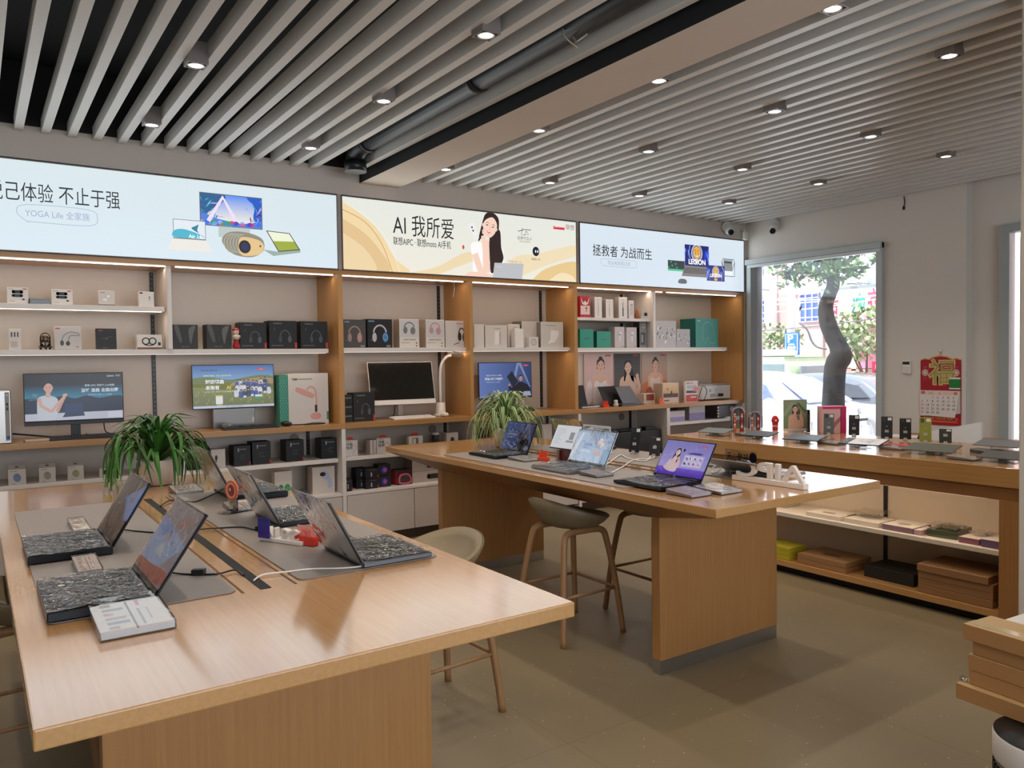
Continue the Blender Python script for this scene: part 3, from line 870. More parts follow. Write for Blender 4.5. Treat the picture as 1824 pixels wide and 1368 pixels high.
# green minibus
Yv = onx(1415, 640, 14.6).y
t = thing('minibus', 'pale green minibus with a white roof behind the white car', 'bus', (14.6, Yv, GZ))
m = M().prism(spline([(0, 0.4), (0.0, 1.3), (0.25, 2.02), (0.8, 2.12), (5.5, 2.14), (5.8, 1.9), (5.85, 0.4)], 4), 'x', 0, 2.0, 'A8BE98')
obj('body', m, 'carpaint', t, 0.05)
obj('roof', M().box(0.15, 1.2, 2.12, 1.85, 5.5, 2.32, 'F4F4F2'), 'carpaint', t, 0.1)
for k in range(4):
    obj('side_window', M().box(-0.012, 0.25 + k * 1.35, 1.30, 0.02, 1.5 + k * 1.35, 1.95, '6E8080'), 'gloss', t, 0.02)
obj('rear_window', M().box(0.2, -0.02, 1.3, 1.8, 0.03, 1.9, '7E9090'), 'gloss', t, 0.02)
m = M()
for yy in (1.1, 4.6): m.tube([(-0.01, yy, 0.38), (0.25, yy, 0.38)], 0.38, '1A1A1C', 20)
obj('wheels', m, 'matte', t)
t.scale = (1, 1, .885)
t = car('grey_car', 'dark grey car partly visible at the right edge of the window', 'car', 14.0, onx(1590, 720, 14.0).y - 1.2, 4.5, '6A707A', [(y * 0.94, z * 0.95) for y, z in prof],
        [[(1.7, 1.08), (2.0, 1.30), (2.7, 1.42), (2.7, 1.06)]], glass='3A4048')
# passer-by
p = onx(1431, 655, 17.0)
t = thing('person', 'person in a dark jacket with a bag walking on the far side of the street', 'person', (17.0, p.y, GZ))
m = M()
m.tube([(0, 0, 0.78), (0, 0.0, 1.0), (0, -0.02, 1.25), (0, -0.02, 1.38), (0, -0.02, 1.44)], [0.15, 0.15, 0.19, 0.15, 0.06], '3C4252', 12, 0.8)
m.tube([(0.05, -0.05, 0.85), (0.05, -0.15, 0.45), (0.05, -0.05, 0.05), (0.05, -0.14, 0.03)], [0.09, 0.07, 0.05, 0.04], '30343E', 10)
m.tube([(-0.05, 0.05, 0.85), (-0.05, 0.1, 0.45), (-0.05, 0.28, 0.08), (-0.05, 0.2, 0.03)], [0.09, 0.07, 0.05, 0.04], '30343E', 10)
m.tube([(-0.16, 0.0, 1.36), (-0.2, 0.06, 1.12), (-0.18, -0.1, 0.92)], [0.055, 0.045, 0.035], '3C4252', 8)
m.tube([(0.16, 0.0, 1.36), (0.2, -0.03, 1.12), (0.18, -0.16, 0.95)], [0.055, 0.045, 0.035], '3C4252', 8)
m.tube([(0, -0.02, 1.42), (0, -0.03, 1.52)], 0.05, 'D8B8A4', 8); m.ball((0, -0.04, 1.58), (0.075, 0.09, 0.11), 'D8B8A4')
obj('body', m, 'matte', t)
obj('hair', M().ball((0, -0.015, 1.62), (0.085, 0.098, 0.09), '1C1A1C'), 'matte', t)
obj('bag', M().box(-0.1, 0.12, 0.95, 0.1, 0.26, 1.32, '9AA0B0'), 'matte', t, 0.03)
# scooter outside
p = onx(1560, 745, 9.3)
t = thing('scooter', 'white scooter parked behind the counter phones outside the window', 'scooter', (9.2, 5.35, GZ + 0.08))
m = M(); m.tube([(0, -0.02, 0.25), (0, 0.04, 0.25)], 0.25, '1C1C1E', 20); m.tube([(0, 1.1, 0.25), (0, 1.16, 0.25)], 0.25, '1C1C1E', 20)
m.xf(Matrix.Rotation(math.pi / 2, 4, 'Z') @ Matrix.Identity(4)) if False else None
m = M()
for yy in (0.0, 1.15): m.tube([(-0.04, yy, 0.25), (0.04, yy, 0.25)], 0.25, '1C1C1E', 20)
obj('wheels', m, 'matte', t)
m = M().tube(spline([(0, 0.0, 0.45), (0, 0.12, 0.95), (0, 0.2, 1.0)], 4, False), [0.06] * 9, 'E8E8EA', 10)
m.tube(spline([(0, 0.1, 0.5), (0, 0.25, 0.28), (0, 0.6, 0.28), (0, 0.75, 0.6), (0, 1.2, 0.62)], 4, False), 0.11, 'E8E8EA', 12)
obj('body', m, 'carpaint', t)
obj('seat', M().ball((0, 0.9, 0.74), (0.12, 0.36, 0.06), '303236'), 'leather', t)
m = M().tube([(-0.3, 0.2, 1.02), (0.3, 0.2, 1.02)], 0.018, '303236', 8).ball((-0.28, 0.15, 1.14), (0.05, 0.02, 0.045), 'D8DCE0').ball((0.28, 0.15, 1.14), (0.05, 0.02, 0.045), 'D8DCE0').tube([(-0.28, 0.2, 1.02), (-0.28, 0.15, 1.14)], 0.006, '303236', 6).tube([(0.28, 0.2, 1.02), (0.28, 0.15, 1.14)], 0.006, '303236', 6)
obj('handlebar', m, 'gloss', t)
# ------------------------------------------------------------------ drawing people and screens
def face(m, F, x, y, s, skin='EBC3AC', hair='2A1A18', long=True, tilt=0.0, l=6, smile=True, side=1, bun=False):
    """head s tall, centred on x,y"""
    G = F.sub(x, y, 1, tilt)
    hw, hh = 0.36 * s, 0.48 * s
    if long:
        m.blob(G, [(-hw * 1.15, 0.1 * s), (-hw * 0.9, 0.5 * s), (0, 0.64 * s), (hw * 0.95, 0.5 * s), (hw * 1.3, 0.05 * s), (hw * 1.5, -0.6 * s), (hw * 1.9 * (1 if side > 0 else .7), -1.3 * s), (hw * 1.1, -1.55 * s), (hw * 0.5, -0.9 * s), (0, -0.2 * s), (-hw * 0.7, -0.5 * s), (-hw * 1.2 * (1 if side > 0 else 1.5), -0.8 * s if side > 0 else -1.3 * s)], hair, l - 3)
    else:
        m.blob(G, [(-hw * 1.15, 0.05 * s), (-hw * 0.95, 0.45 * s), (0, 0.60 * s), (hw * 0.95, 0.45 * s), (hw * 1.15, 0.05 * s), (hw * 0.9, -0.25 * s), (-hw * 0.9, -0.25 * s)], hair, l - 3)
        if bun: m.ell(G, 0, 0.62 * s, 0.2 * s, 0.13 * s, hair, l - 4)
    m.ell(G, -hw * 1.0, -0.02 * s, 0.05 * s, 0.09 * s, skin, l - 1); m.ell(G, hw * 1.0, -0.02 * s, 0.05 * s, 0.09 * s, skin, l - 1)
    m.blob(G, [(-hw, 0.1 * s), (-hw * 0.8, 0.38 * s), (0, hh), (hw * 0.8, 0.38 * s), (hw, 0.1 * s), (hw * 0.85, -0.22 * s), (hw * 0.35, -0.46 * s), (-hw * 0.35, -0.46 * s), (-hw * 0.85, -0.22 * s)], skin, l)
    m.blob(G, [(-hw * 1.06, 0.0), (-hw * 1.02, 0.36 * s), (-hw * 0.3, 0.6 * s), (hw * 0.5, 0.58 * s), (hw * 1.05, 0.3 * s), (hw * 1.04, 0.0), (hw * 0.85, 0.26 * s), (hw * 0.1, 0.44 * s), (-hw * 0.75, 0.24 * s)], hair, l + 2, 4)
    for q in (-1, 1):
        m.ell(G, q * 0.155 * s, 0.03 * s, 0.062 * s, 0.022 * s, '2A1C1A', l + 1, 10)
        m.stroke(G, [(q * 0.09 * s, 0.125 * s), (q * 0.16 * s, 0.145 * s), (q * 0.24 * s, 0.115 * s)], 0.022 * s, '4A3028', l + 1)
    m.stroke(G, [(0.02 * s, 0.02 * s), (0.035 * s, -0.11 * s), (-0.03 * s, -0.13 * s)], 0.014 * s, 'C8957E', l + 1)
    if smile:
        m.blob(G, [(-0.12 * s, -0.21 * s), (0, -0.235 * s), (0.12 * s, -0.21 * s), (0, -0.31 * s)], 'C8404A', l + 1); m.blob(G, [(-0.09 * s, -0.222 * s), (0, -0.24 * s), (0.09 * s, -0.222 * s), (0, -0.265 * s)], 'FFF4F0', l + 2)
    else:
        m.blob(G, [(-0.09 * s, -0.24 * s), (0, -0.215 * s), (0.09 * s, -0.24 * s), (0, -0.29 * s)], 'B83C48', l + 1)

def bust(m, F, x, y, s, y0, skin='EBC3AC', dress='F2EEF0', hair='2A1A18', long=True, strapless=False, smile=True, bun=False, l=4, tilt=0.0, side=1):
    face(m, F, x, y, s, skin, hair, long, tilt, l + 3, smile, side, bun)
    m.poly(F, [(x - 0.14 * s, y - 0.3 * s), (x + 0.14 * s, y - 0.3 * s), (x + 0.17 * s, y - 0.85 * s), (x - 0.17 * s, y - 0.85 * s)], skin, l + 1, y0)
    m.blob(F, [(x - 0.18 * s, y - 0.66 * s), (x + 0.18 * s, y - 0.66 * s), (x + 0.8 * s, y - 0.9 * s), (x + 0.98 * s, y - 1.6 * s), (x + 0.85 * s, y - 3.0 * s), (x - 0.85 * s, y - 3.0 * s), (x - 0.98 * s, y - 1.6 * s), (x - 0.8 * s, y - 0.9 * s)], skin if strapless else dress, l, y0=y0)
    if strapless:
        m.blob(F, [(x - 0.62 * s, y - 1.25 * s), (x, y - 1.35 * s), (x + 0.62 * s, y - 1.25 * s), (x + 0.72 * s, y - 3.2 * s), (x - 0.72 * s, y - 3.2 * s)], dress, l + 1, y0=y0)
    else:
        m.blob(F, [(x - 0.2 * s, y - 0.7 * s), (x + 0.2 * s, y - 0.7 * s), (x, y - 1.0 * s)], skin, l + 1, y0=y0)

def hand(m, F, x, y, s, skin, l, rot=0.0):
    G = F.sub(x, y, 1, rot)
    m.blob(G, [(-0.5 * s, -0.5 * s), (0.5 * s, -0.5 * s), (0.55 * s, 0.2 * s), (-0.5 * s, 0.2 * s)], skin, l)
    for i, (dx, ln) in enumerate(((-0.38, 0.85), (-0.13, 1.0), (0.13, 0.95), (0.38, 0.75))):
        m.stroke(G, [(dx * s, 0.1 * s), (dx * 1.15 * s, ln * s)], [0.24 * s, 0.16 * s], skin, l + 1)
    m.stroke(G, [(0.45 * s, -0.3 * s), (0.85 * s, 0.25 * s)], [0.26 * s, 0.18 * s], skin, l + 1)

def laptop_pic(m, F, x, y, w, h, lid, scr=None, l=3, base='D8D8D4'):
    m.poly(F, [(x, y), (x + w, y), (x + w, y + h), (x, y + h)], lid, l)
    if scr: m.rect(F, x + w * 0.03, y + h * 0.05, x + w * 0.97, y + h * 0.96, scr, l + 1)
    m.poly(F, [(x, y), (x + w, y), (x + w * 1.13, y - h * 0.22), (x - w * 0.13, y - h * 0.22)], base, l)

def scr_city(m, F, W, H):   # dark blue advert with a woman and mountains
    m.rect(F, 0, 0, W, H, '0A1A30', 1, top='0A1018'); m.rect(F, 0, H * 0.45, W, H * 0.75, '2A88A8', 2, top='0C1A34')
    m.blob(F, [(0, H * 0.2), (0, H * .47), (W * .2, H * .46), (W * .38, H * .52), (W * .5, H * .46), (W * .62, H * .52), (W * .75, H * .46), (W * .9, H * .50), (W, H * .48), (W, H * .2)], '101F3C', 3, 3)
    m.poly(F, [(0, 0), (W, 0), (W, H * 0.17), (0, H * 0.15)], 'C2C4D4', 4)
    s = H * 0.23
    m.blob(F, [(W * .14, 0.02 * H), (W * .12, H * .35), (W * .14, H * .50), (W * .22, H * .54), (W * .30, H * .50), (W * .33, H * .4), (W * .30, 0.02 * H)], 'C8CCD6', 5)
    face(m, F, W * 0.235, H * 0.70, s, 'D8A898', '15131A', False, 0.1, 9, True)
    m.poly(F, [(W * .21, H * .6), (W * .25, H * .6), (W * .265, H * .5), (W * .2, H * .5)], 'D8A898', 7)
    m.stroke(F, [(W * .14, H * .48), (W * .16, H * .32), (W * .26, H * .19)], [s * .34, s * .26], 'D8A898', 7); m.stroke(F, [(W * .26, H * .19), (W * .33, H * .36), (W * .40, H * .52)], [s * .3, s * .2], 'D8A898', 8)
    m.stroke(F, [(W * .32, H * .19), (W * .36, H * .36), (W * .405, H * .53)], [s * .3, s * .2], 'CC9C8C', 7); m.ell(F, W * .40, H * .54, s * .22, s * .13, 'D8A898', 9, rot=.3)
    m.poly(F, [(W * .37, H * .06), (W * .60, H * .08), (W * .585, H * .17), (W * .40, H * .155)], '16294C', 6); m.poly(F, [(W * .40, H * .155), (W * .585, H * .17), (W * .57, H * .36), (W * .39, H * .34)], '12305C', 5)
    m.text(F, '登峰 造极 全面出圈', W * .76, H * .60, H * .085, 'E8ECF0', 6, 'c', 0.02); m.text(F, '联想 AIPC 你的个人AI电脑', W * .76, H * .72, H * .05, 'D0DCE8', 6, 'c', 0.01); m.text(F, '搭载英特尔 酷睿 Ultra 处理器', W * .76, H * .52, H * .036, 'C0CCE0', 6, 'c')
    m.text(F, 'Lenovo', W * .84, H * .925, H * .045, 'F0F0F4', 6, bold=0.02); m.text(F, '联想', W * .93, H * .925, H * .045, 'C0C4CC', 6)
    m.text(F, 'TC', W * .07, H * .52, H * .08, '9FB4C8', 6, italic=0.3); m.text(F, '联想小天', W * .04, H * .44, H * .035, '8FA4B8', 6)
    m.rect(F, W * .84, H * .02, W * .985, H * .15, 'D6D4E4', 5)

def scr_field(m, F, W, H):  # children in a field
    rnd = random.Random(3)
    m.rect(F, 0, H * .55, W, H, '8FB8E0', 1, top='2A64B0')
    m.blob(F, [(0, H * .5), (0, H * .70), (W * .2, H * .73), (W * .45, H * .66), (W * .7, H * .73), (W * .85, H * .76), (W, H * .70), (W, H * .4)], '6C7A3C', 2, 4)
    m.blob(F, [(W * .5, H * .6), (W * .7, H * .68), (W * .85, H * .70), (W, H * .66), (W, H * .55), (W * .5, H * .5)], 'A89060', 3)
    m.rect(F, 0, H * .0, W, H * .58, '5E6A24', 2, top='8C8C44')
    for k in range(150):
        x = rnd.uniform(0.01, .98) * W; y = rnd.uniform(0.06, .5) * H
        m.stroke(F, [(x, y), (x + rnd.uniform(-.02, .02) * W, y + rnd.uniform(.03, .08) * H)], 0.005 * W, rnd.choice(['A8A84C', '3E4A1C', 'C8B870', '6E8030']), 4)
    for k in range(26):
        x = W * (.53 + .45 * (k % 9) / 9 + rnd.uniform(-.01, .01)); y = H * (.26 + .10 * (k // 9) + (.06 if k % 9 > 5 else 0) + rnd.uniform(-.02, .02)); a = 14 - 3 * (k // 9)
        m.blob(F, [(x - .026 * W, y), (x + .026 * W, y), (x + .02 * W, y + .13 * H), (x - .02 * W, y + .13 * H)], rnd.choice(['2A4C9C', 'E4E8F0', '2A4C9C', 'D8DCE8', '22252C']), a)
        m.rect(F, x - .018 * W, y - .02 * H, x + .018 * W, y + .03 * H, rnd.choice(['24407C', 'E0E4EC']), a + 1)
        m.ell(F, x, y + .155 * H, .013 * W, .026 * H, 'D8A888', a + 1, 8); m.ell(F, x, y + .17 * H, .014 * W, .018 * H, '1c1815', a + 2, 8)
    m.text(F, '知识谱曲', W * .15, H * .58, H * .105, 'FFFFFF', 16, bold=0.035); m.text(F, '未来有', W * .15, H * .44, H * .105, 'FFFFFF', 16, bold=0.035); m.text(F, 'AI', W * .405, H * .44, H * .115, 'F2DC28', 16, bold=0.03)
    m.text(F, '联想乡村振兴 · 科技公益行动计划', W * .13, H * .745, H * .042, 'D8F4D8', 16, bold=0.015); m.text(F, '一份公益一份爱 · 共同支持乡村科技教育发展', W * .12, H * .37, H * .036, 'F4F4EC', 16)
    m.text(F, '腾讯公益 联想公益', W * .1, H * .87, H * .045, '183868', 16, bold=0.01)
    m.rect(F, W * .79, H * .885, W * .90, H * .93, 'D83A4A', 16); m.text(F, 'Lenovo', W * .845, H * .893, H * .03, 'FFFFFF', 17, 'c')
    m.rect(F, W * .27, H * .09, W * .355, H * .27, 'F0F0F4', 16); m.rect(F, W * .27, H * .27, W * .355, H * .30, 'E0C830', 16); m.rect(F, W * .28, H * .06, W * .345, H * .08, 'E0C830', 16)
    m.rect(F, W * .76, H * .24, W * .85, H * .29, 'E8ECE8', 17); m.rect(F, W * .76, H * .19, W * .85, H * .24, '2E9A5A', 17)
    m.rect(F, 0, 0, W, H * .055, 'CBD0E0', 18)
    for k in range(11): m.rect(F, W * (.40 + k * .02), H * .015, W * (.41 + k * .02), H * .04, ['3A5AA8', '8A8C98', 'C89048', '4A9AC8'][k % 4], 19)

def scr_man(m, F, W, H):    # blue advert, man holding up a tilted notebook
    m.rect(F, 0, 0, W, H, '6E86C8', 1, rgt='2E4478'); m.poly(F, [(W * .72, H), (W * .8, H), (W * .98, H * .28), (W * .62, H * .4)], '8C9CC8', 2)
    m.poly(F, [(W * .76, H * .95), (W * .96, H * .3), (W * .66, H * .35)], '4C5E98', 3)
    m.blob(F, [(W * .66, 0), (W * .62, H * .18), (W * .74, H * .42), (W * .84, H * .42), (W * .95, H * .3), (W * .98, 0)], '1A1C28', 5, y0=0)
    m.stroke(F, [(W * .70, H * .3), (W * .6, H * .2), (W * .56, H * .32)], [.09 * W, .05 * W], '1A1C28', 6); m.ell(F, W * .565, H * .36, .02 * W, .04 * H, 'C89A84', 7)
    m.poly(F, [(W * .52, H * .60), (W * .62, H * .76), (W * .74, H * .44), (W * .63, H * .30)], '22263A', 8); m.poly(F, [(W * .48, H * .1), (W * .56, H * .28), (W * .66, H * .2), (W * .6, 0)], '3A4E8C', 4)
    face(m, F, W * .79, H * .54, H * .17, 'C89A84', '14121A', False, -0.15, 8, False)
    m.text(F, '屏随心转 满电随行', W * .10, H * .52, H * .075, 'F0F2FA', 6, bold=0.02); m.text(F, '联想 AIPC 你的个人AI电脑', W * .13, H * .63, H * .045, 'E0E4F4', 6, bold=0.01); m.text(F, '搭载英特尔 酷睿 Ultra 处理器', W * .13, H * .44, H * .036, 'D4DCF4', 6)
    m.rect(F, W * .84, H * .90, W * .95, H * .95, 'C83A5A', 6); m.text(F, 'Lenovo', W * .895, H * .908, H * .035, 'FFFFFF', 7, 'c')
    m.poly(F, [(W * .82, H * .03), (W * .99, H * .03), (W * .97, H * .16), (W * .84, H * .16)], 'A8B4D0', 9)

def scr_purple(m, F, W, H):
    m.rect(F, 0, H * .22, W, H, 'B0A4E8', 1, top='8C88D0'); m.rect(F, 0, 0, W, H * .22, '4A14B4', 1, top='7A5CD8')
    s = H * .2
    m.blob(F, [(W * .17, H * .16), (W * .20, H * .4), (W * .28, H * .54), (W * .40, H * .52), (W * .42, H * .3), (W * .40, H * .10)], 'E8CDD4', 4)
    face(m, F, W * .335, H * .66, s, 'EEC8BC', '1A1220', True, -0.1, 8, True, side=-1)
    m.stroke(F, [(W * .14, H * .20), (W * .28, H * .28), (W * .37, H * .50)], [s * .35, s * .25], 'EEC8BC', 10); m.stroke(F, [(W * .44, H * .22), (W * .43, H * .38), (W * .38, H * .54)], [s * .35, s * .22], 'EEC8BC', 10)
    m.ell(F, W * .445, H * .74, .024 * W, .045 * H, '20203A', 5)
    m.rect(F, W * .49, H * .27, W * .90, H * .62, 'C8C0F0', 3)
    m.text(F, '天猫小店 好物推荐', W * .70, H * .64, H * .06, '3A2484', 4, 'c', 0.02); m.rect(F, W * .60, H * .645, W * .8, H * .70, '5A3CB0', 3)
    rnd = random.Random(1)
    for r in range(2):
        for c in range(4):
            x, y = W * (.51 + c * .095), H * (.30 + r * .15)
            m.rect(F, x, y, x + .085 * W, y + .13 * H, 'E4DCF8', 4); m.ell(F, x + .03 * W, y + .07 * H, .018 * W, .04 * H, rnd.choice(['7A5AA8', '2A2440', 'D888A8', 'B89AD8']), 5, 10); m.rect(F, x + .045 * W, y + .02 * H, x + .07 * W, y + .08 * H, rnd.choice(['4A3A6A', 'E8B0C8', '8A7ACC']), 5)
    m.rect(F, W * .78, H * .86, W * .90, H * .905, 'E03A5A', 4); m.text(F, 'Lenovo', W * .84, H * .865, H * .035, 'FFFFFF', 5, 'c'); m.text(F, 'moto', W * .72, H * .865, H * .04, '3A3470', 4, 'c')

def scr_sky(m, F, W, H):
    m.rect(F, 0, 0, W, H, 'B8CCE4', 1, top='8C9CB8'); m.rect(F, 0, H * .93, W, H, '8A96A8', 2)
    m.blob(F, [(0, H * .9), (W * .25, H * .95), (W * .40, H * .8), (W * .30, H * .6), (0, H * .45)], 'A4B8D4', 2)
    m.poly(F, [(0, H * .3), (W * .12, H * .9), (W * .18, H * .92), (W * .08, H * .1), (0, 0)], 'D8DEE8', 3)
    m.text(F, 'YOGA', W * .27, H * .50, H * .13, '2A5CC0', 4, bold=0.04, italic=0.2); m.text(F, '轻薄本 新品', W * .27, H * .42, H * .05, '4A6CB0', 4, bold=0.01); m.rect(F, W * .24, H * .30, W * .50, H * .38, 'C4D4F0', 3)
    for x, y, c in ((.66, .66, 'D8A8A0'), (.74, .60, 'E8D0C8'), (.62, .36, 'C8B0A8'), (.72, .30, 'D89888'), (.68, .70, 'EADAD4')):
        m.blob(F, [(W * (x - .04), H * (y - .07)), (W * (x + .04), H * (y - .06)), (W * (x + .045), H * (y + .06)), (W * (x - .03), H * (y + .07))], c, 4)
    m.rect(F, W * .82, 0.0, W, H * .45, '7A98B8', 3)

def scr_shine(m, F, W, H):   # woman in soft blue; reflections on the screen are painted in
    m.rect(F, 0, 0, W, H, 'A0949C', 1, top='8C848C')
    m.poly(F, [(0, H * .12), (0, H * .75), (W, H * .56), (W * .62, H * .17)], '9CB8E4', 2); m.poly(F, [(0, H * .6), (0, H * .75), (W * .45, H * .665), (W * .3, H * .5)], '6C94DC', 3)
    face(m, F, W * .45, H * .53, H * .17, 'D8B0A4', '1C1820', False, 0.1, 6, False); m.poly(F, [(W * .3, H * .3), (W * .4, H * .44), (W * .5, H * .44), (W * .58, H * .28)], 'C8D4DC', 4)
    m.text(F, 'AIPC', W * .60, H * .48, H * .08, '2A4C98', 4, bold=0.02)
    m.blob(F, [(0, H * .03), (W * .02, H * .13), (W * .4, H * .15), (W * .95, H * .2), (W * .9, H * .02)], 'B0503C', 5)
    m.blob(F, [(W * .5, H * .75), (W * .8, H * .9), (W * .85, H * .85), (W * .6, H * .7)], 'A86A68', 5)

def scr_reflect(m, F, W, H):  # dark grey and blue areas paint reflections on the screen
    m.rect(F, 0, 0, W, H, '2A2420', 1, top='4A4440')
    m.poly(F, [(W * .40, H * .64), (W, H * .98), (W, H * .36), (W * .84, H * .33)], '8AA4E4', 2)
    m.blob(F, [(W * .2, H * .05), (W * .25, H * .3), (W * .5, H * .35), (W * .7, H * .1)], '4A3426', 3)
    m.text(F, '联想', W * .68, H * .62, H * .1, '1E2C60', 3, bold=0.02)

# ------------------------------------------------------------------ wall shelving
def shelving(name, label, X0, X1, uprights, desk, shelves, lows, floor_top, x_open=None):
    """X0..X1 outer; everything in world coordinates relative to the unit origin (X0, YF, 0)"""
    t = thing(name, label, 'shelving unit', (X0, YF, 0), 0, 'wall shelving units under the light boxes')
    W = X1 - X0
    obj('back_panel', M().box(0, YB - YF, 0.07, W, YB - YF + 0.025, 2.27, 'D6CABD'), 'satin', t)
    obj('top_board', M().box(0, 0, 2.268, W, YB - YF, 2.303, 'B27B45'), 'wood_top_x', t)
    for x, wd in uprights:
        obj('side_panel', M().box(x - X0, 0, 1.04, x - X0 + wd, YB - YF, 2.268), 'wood_upright', t)
    obj('desk_board', M().box(0, 0, 0.995, W, YB - YF, 1.04), 'wood_top_x', t, 0.003)
    for x0, x1, z0, z1, led in shelves:
        s = obj('shelf', M().box(x0 - X0, 0.07, z0, x1 - X0, YB - YF, z1, 'E9E2DB'), 'satin', t, 0.002)
        if led:
            obj('light_strip', M().box(x0 - X0 + 0.02, 0.078, z0 - 0.004, x1 - X0 - 0.02, 0.088, z0, 'FFF6EE'), 'led' if z0 > 1.9 else 'led_dim', s)
            lamp('shelf_light', 'AREA', ((x0 + x1) / 2, YF + 0.10, z0 - 0.012), 0.95 * (x1 - x0), (1.0, 0.80, 0.62), (0, 0, 0), shape='RECTANGLE', size=x1 - x0 - 0.06, size_y=0.02)
    for x0, x1 in desk:
        obj('light_strip', M().box(x0 - X0 + 0.02, 0.065, 2.262, x1 - X0 - 0.02, 0.077, 2.269, 'FFF6EE'), 'led', t)
        lamp('shelf_light', 'AREA', ((x0 + x1) / 2, YF + 0.10, 2.255), 1.0 * (x1 - x0), (1.0, 0.80, 0.62), (0, 0, 0), shape='RECTANGLE', size=x1 - x0 - 0.06, size_y=0.02)
    return t
def add_box(t, name, x0, y0, z0, x1, y1, z1, col='E6DFD8', mat='satin', bev=0.002):
    L = t.location
    return obj(name, M().box(x0 - L.x, y0 - L.y, z0, x1 - L.x, y1 - L.y, z1, col), mat, t, bev)
def track(t, X, z0, z1):
    m = M().box(X - t.location.x - 0.014, YB - YF - 0.012, z0, X - t.location.x + 0.014, YB - YF, z1, '1B1A19')
    z = z0 + 0.03
    while z < z1 - 0.02:
        m.box(X - t.location.x - 0.004, YB - YF - 0.0135, z, X - t.location.x + 0.004, YB - YF - 0.0115, z + 0.014, '6B6660'); z += 0.035
    obj('bracket_track', m, 'satin', t)
def grommet(t, X, Z):
    obj('cable_port', M().tube([(X - t.location.x, YB - YF - 0.012, Z), (X - t.location.x, YB - YF, Z)], 0.04, '8E8780', 20), 'satin', t)
def cabinet_doors(t, x0, x1, n, ztop=0.44):
    w = (x1 - x0) / n
    for i in range(n):
        add_box(t, 'door', x0 + i * w + 0.003, YF + 0.002, 0.09, x0 + (i + 1) * w - 0.003, YF + 0.022, ztop - 0.004, 'CFC5BE')
    add_box(t, 'cabinet_top', x0, YF, ztop, x1, YB, ztop + 0.022, 'E6DED8')
    add_box(t, 'plinth', x0, YF + 0.06, 0, x1, YF + 0.08, 0.09, '5B4F45')

A_ = shelving('shelving_unit', 'left wall shelving unit with the two lit monitors', -2.55, 2.535, [(-2.55, 0.035), (2.49, 0.043)],
              [(-1.27, 1.21), (1.24, 2.50)], [(-1.25, 1.18, 1.935, 1.97, True), (-2.5, 2.43, 1.625, 1.66, True)], [], 0.46)
add_box(A_, 'divider', 1.19, YF + 0.02, 1.66, 1.22, YB, 2.268)
for x in (-1.28, 1.256, 2.50): add_box(A_, 'divider', x, YF, 0.0, x + 0.034, YB, 0.995)
add_box(A_, 'shelf', -1.24, YF + 0.07, 0.725, 1.25, YB, 0.755, 'E9E2DB'); add_box(A_, 'shelf', 1.292, YF + 0.07, 0.715, 2.495, YB, 0.75, 'E9E2DB')
cabinet_doors(A_, -1.24, 1.25, 4); cabinet_doors(A_, 1.292, 2.498, 2)
track(A_, 1.165, 1.05, 2.26); track(A_, 1.165, 0.76, 0.99); track(A_, 2.38, 0.47, 0.99); track(A_, -1.1, 1.05, 2.26); grommet(A_, 2.26, 0.90)
B_ = shelving('shelving_unit', 'middle wall shelving unit with tan dividers and the white tilted monitor', 2.535, 5.015, [(3.75, 0.036), (4.975, 0.04)],
              [(2.54, 3.75), (3.79, 4.975)], [(2.55, 3.77, 1.632, 1.667, True), (3.80, 4.975, 1.632, 1.665, True)], [], 0.46)
for x in (3.803,): add_box(B_, 'divider', x - 0.02, YF, 0.0, x + 0.012, YB, 0.995)
for a, b in ((2.536, 3.783), (3.816, 5.0)):
    add_box(B_, 'shelf', a, YF + 0.07, 0.72, b, YB, 0.752, 'E9E2DB'); cabinet_doors(B_, a, b, 2)
track(B_, 3.69, 1.05, 2.26); track(B_, 3.74, 0.47, 0.99); grommet(B_, 3.60, 0.90); track(B_, 4.90, 1.05, 2.26); track(B_, 4.97, 0.47, 0.99); grommet(B_, 4.86, 0.90)
C_ = shelving('shelving_unit', 'right wall shelving unit with posters and teal boxes', 5.015, 7.555, [(7.515, 0.04)],
              [(5.04, 6.29), (6.32, 7.51)], [(5.04, 6.09, 1.94, 1.97, False), (5.04, 7.33, 1.625, 1.66, True)], [], 0.46)
add_box(C_, 'divider', 6.04 + 0.055, YF + 0.03, 1.66, 6.13, YB, 2.268); add_box(C_, 'divider', 6.262, YF, 0, 6.31, YB, 0.995); add_box(C_, 'divider', 5.015, YF, 0, 5.05, YB, 0.995); add_box(C_, 'divider', 7.52, YF, 0, 7.555, YB, 0.995)
add_box(C_, 'shelf', 6.31, YF + 0.0, 0.80, 7.52, YB, 0.83, 'F0EBE6')
cabinet_doors(C_, 5.05, 6.262, 2); cabinet_doors(C_, 6.31, 7.52, 2)
track(C_, 6.03, 1.66, 2.26); track(C_, 6.15, 0.47, 0.99); grommet(C_, 6.02, 0.89)
m = M().tube(spline([(3.62, YF + 0.06, 2.27), (3.625, YF + 0.05, 2.2), (3.61, YF + 0.05, 2.12)], 4, False), 0.003, 'D8CFC4', 6)
solo('loose_wire', m, 'matte', 'thin white wire hanging from the shelf light above the white monitor', 'wire')

